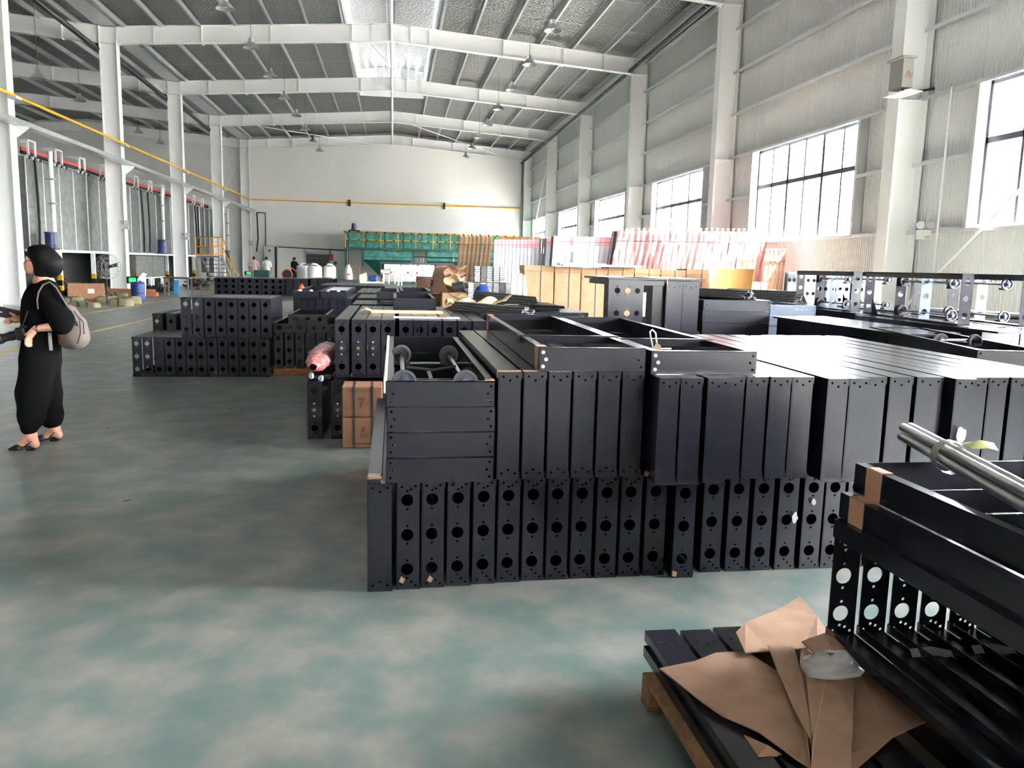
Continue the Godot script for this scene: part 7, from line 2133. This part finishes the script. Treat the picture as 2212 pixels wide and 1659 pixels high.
	obj("zipper", MB.new().tube([V.call(160, 672, 0.12), V.call(172, 690, 0.13), V.call(174, 720, 0.13), V.call(168, 742, 0.12)], 0.005, 6), M.bag_dark, B)
	obj("zipper", MB.new().tube([V.call(166, 680, 0.115), V.call(180, 696, 0.11), V.call(182, 722, 0.11)], 0.005, 6), M.bag_dark, B)
	obj("side_pocket", flesh(MB.new(), [[V.call(142, 722, 0.06), V.call(155, 735, 0.06), 0.06, 0.055, Vector3(1, 1, 1.2)]], 0.012, 80.0), M.bag_pocket, B)
	obj("dark_band", ribbon([V.call(138, 690, 0.105), V.call(152, 694, 0.135), V.call(168, 700, 0.12)], Vector3(-0.25, 1, 0).normalized(), 0.045), M.bag_dark, B)
	obj("shoulder_strap", ribbon([V.call(84, 668, 0.17), V.call(82, 650, 0.2), V.call(85, 632, 0.205), V.call(94, 617, 0.2), V.call(107, 611, 0.19), V.call(120, 622, 0.2), V.call(134, 645, 0.21), V.call(150, 672, 0.15)], Vector3(0.35, 0.15, 0.9).normalized(), 0.05, 0.01), M.bag, B)
	obj("shoulder_strap", ribbon([V.call(84, 660, -0.2), V.call(95, 612, -0.22), V.call(115, 625, -0.22), V.call(145, 670, -0.12)], Vector3(0.2, 0.0, 1).normalized(), 0.05, 0.01), M.bag, B)
	obj("loose_strap", ribbon([V.call(107, 718, 0.16), V.call(108, 736, 0.19), V.call(110, 757, 0.19)], Vector3(1, 0, 0), 0.024), M.grey, B)
	# ---- camera hanging at her hand
	var co: Vector3 = pz(50, 722, -6.78)
	var C := thing("photo_camera", "black photo camera with a long lens under the woman's hand", "camera", co)
	var U := func(u: float, v: float, dz := 0.0) -> Vector3: return pz(u, v, -6.78 + dz) - co
	obj("camera_body", MB.new().box(U.call(50, 720), Vector3(0.07, 0.1, 0.13), 0.012, Basis(Vector3(0, 0, 1), 0.12)), M.black, C)
	obj("viewfinder", MB.new().box(U.call(51, 706), Vector3(0.05, 0.03, 0.05), 0.01), M.black, C)
	var ax: Vector3 = (U.call(0, 732) - U.call(42, 722)).normalized()
	var yb := ax
	var xb := Vector3(0, 0, 1)
	obj("lens", MB.new().lathe([Vector2(0.03, 0.0), Vector2(0.036, 0.02), Vector2(0.036, 0.07), Vector2(0.033, 0.075), Vector2(0.033, 0.12), Vector2(0.04, 0.13), Vector2(0.043, 0.175), Vector2(0.036, 0.175), Vector2(0.03, 0.15), Vector2(0, 0.14)], U.call(42, 722), 20, Basis(yb.cross(xb), yb, xb)), M.black, C)
	obj("neck_strap", MB.new().tube([U.call(48, 705, 0.03), U.call(54, 690, 0.06), U.call(60, 672, 0.03)], 0.006, 6), M.black, C)
	# ---- tablet in her other hand
	var to: Vector3 = pz(20, 680, -7.12)
	var T := thing("tablet_case", "dark grey tablet case held out by the woman in black", "tablet", to)
	obj("case", MB.new().box(Vector3(0, 0.01, 0), Vector3(0.25, 0.085, 0.03), 0.012, Basis(Vector3(0, 0, 1), -0.22)), M.bag_dark, T)
	obj("badge", MB.new().box(Vector3(-0.06, 0.024, 0.016), Vector3(0.03, 0.012, 0.002), 0.0, Basis(Vector3(0, 0, 1), -0.22)), M.lightgrey, T)

func man(at: Vector3, turn: float, label: String, shirt: Material, trousers: Material, arm_back: bool) -> void:
	var P := thing("person", label, "person", at, turn)
	var body := MB.new()
	var V := func(x: float, y: float, z := 0.0) -> Vector3: return Vector3(x, y, z)
	# facing -z; shoulders along x
	var hands := [Vector3(0.24, 0.8, 0.02), Vector3(-0.24, 0.8, -0.04)]
	var elbows := [Vector3(0.27, 1.06, 0.03), Vector3(-0.27, 1.06, 0.02)]
	if arm_back:
		elbows = [Vector3(0.3, 1.08, 0.12), Vector3(-0.3, 1.08, 0.12)]
		hands = [Vector3(0.08, 0.95, 0.2), Vector3(-0.08, 0.95, 0.2)]
	var bones := [[V.call(0, 1.46), V.call(0, 1.56), 0.055, 0.055], [V.call(0, 1.62, -0.01), V.call(0, 1.63, 0.0), 0.09, 0.09, Vector3(0.85, 1.15, 1)], [V.call(0, 1.56, -0.05), V.call(0, 1.54, -0.06), 0.05, 0.04], [V.call(0, 1.61, -0.1), V.call(0, 1.59, -0.11), 0.012, 0.015],
		[V.call(0, 1.4), V.call(0, 1.05), 0.13, 0.13, Vector3(1.3, 1, 0.85)], [V.call(0, 1.0), V.call(0, 0.92), 0.14, 0.14, Vector3(1.15, 1, 0.9)]]
	for s in 2:
		var sg := 1.0 if s == 0 else -1.0
		bones.append([V.call(sg * 0.19, 1.4), elbows[s], 0.055, 0.042])
		bones.append([elbows[s], hands[s], 0.042, 0.03])
		bones.append([hands[s], hands[s] + Vector3(0, -0.08, -0.01), 0.035, 0.025, Vector3(0.8, 1, 1)])
		bones.append([V.call(sg * 0.1, 0.9), V.call(sg * 0.1, 0.48, -0.02 * sg), 0.09, 0.06])
		bones.append([V.call(sg * 0.1, 0.48, -0.02 * sg), V.call(sg * 0.1, 0.08, 0.02), 0.058, 0.036])
		bones.append([V.call(sg * 0.1, 0.05, 0.03), V.call(sg * 0.11, 0.035, -0.17), 0.042, 0.034])
	obj("body", flesh(body, bones, 0.024, 60.0), M.skin_man, P)
	var sh := [[V.call(0, 1.4), V.call(0, 1.1), 0.15, 0.15, Vector3(1.35, 1, 0.9)], [V.call(0, 1.1), V.call(0, 0.93), 0.15, 0.16, Vector3(1.2, 1, 0.92)]]
	for s in 2:
		var sg := 1.0 if s == 0 else -1.0
		sh.append([V.call(sg * 0.18, 1.41), V.call(sg * 0.18, 1.41).lerp(elbows[s], 0.7), 0.075, 0.068])
	obj("shirt", flesh(MB.new(), sh, 0.024, 60.0), shirt, P)
	var tr := [[V.call(0, 0.95), V.call(0, 0.9), 0.15, 0.15, Vector3(1.15, 1, 0.9)]]
	for s in 2:
		var sg := 1.0 if s == 0 else -1.0
		tr.append([V.call(sg * 0.1, 0.88), V.call(sg * 0.1, 0.48, -0.02 * sg), 0.105, 0.085])
		tr.append([V.call(sg * 0.1, 0.48, -0.02 * sg), V.call(sg * 0.1, 0.1, 0.02), 0.085, 0.07])
	obj("trousers", flesh(MB.new(), tr, 0.024, 60.0), trousers, P)
	obj("hair", flesh(MB.new(), [[V.call(0, 1.665, 0.02), V.call(0, 1.67, 0.0), 0.09, 0.085, Vector3(0.92, 1, 1.05)]], 0.02, 80.0), M.hair, P)
	for s: float in [-0.1, 0.1]:
		obj("shoe", MB.new().box(Vector3(s, 0.04, -0.06), Vector3(0.1, 0.08, 0.28), 0.03), M.black, P)

func people() -> void:
	M.skin = mat(srgb(190, 138, 116), 0.6)
	M.skin_man = mat(srgb(150, 104, 82), 0.6)
	M.lips = mat(srgb(176, 92, 84), 0.5)
	M.black_cloth = mat(srgb(9, 9, 10), 0.95)
	M.hair = mat(srgb(9, 8, 8), 0.6)
	M.hair.metallic_specular = 0.25
	M.black_cloth.metallic_specular = 0.2
	M.shoe = mat(srgb(15, 14, 15), 0.4)
	M.bag = mat(srgb(92, 80, 74), 0.85)
	M.bag_pocket = mat(srgb(104, 68, 50), 0.85)
	M.bag_dark = mat(srgb(46, 43, 45), 0.8)
	woman()
	var pink_shirt := mat(srgb(206, 176, 168), 0.85)
	var khaki := mat(srgb(196, 180, 160), 0.85)
	man(Vector3(pz(549, 590, -52).x, 0, -52), 0.1, "man in a pale pink shirt and light trousers walking towards the end wall", pink_shirt, khaki, false)
	man(Vector3(pz(577, 590, -51.5).x, 0, -51.5), -0.15, "man in a white shirt and light trousers walking towards the end wall", M.roll, khaki, false)
	man(Vector3(pz(636, 590, -50).x, 0, -50), 0.9, "man in black with his hands behind his back beside the white rolls", M.black_cloth, M.black_cloth, true)
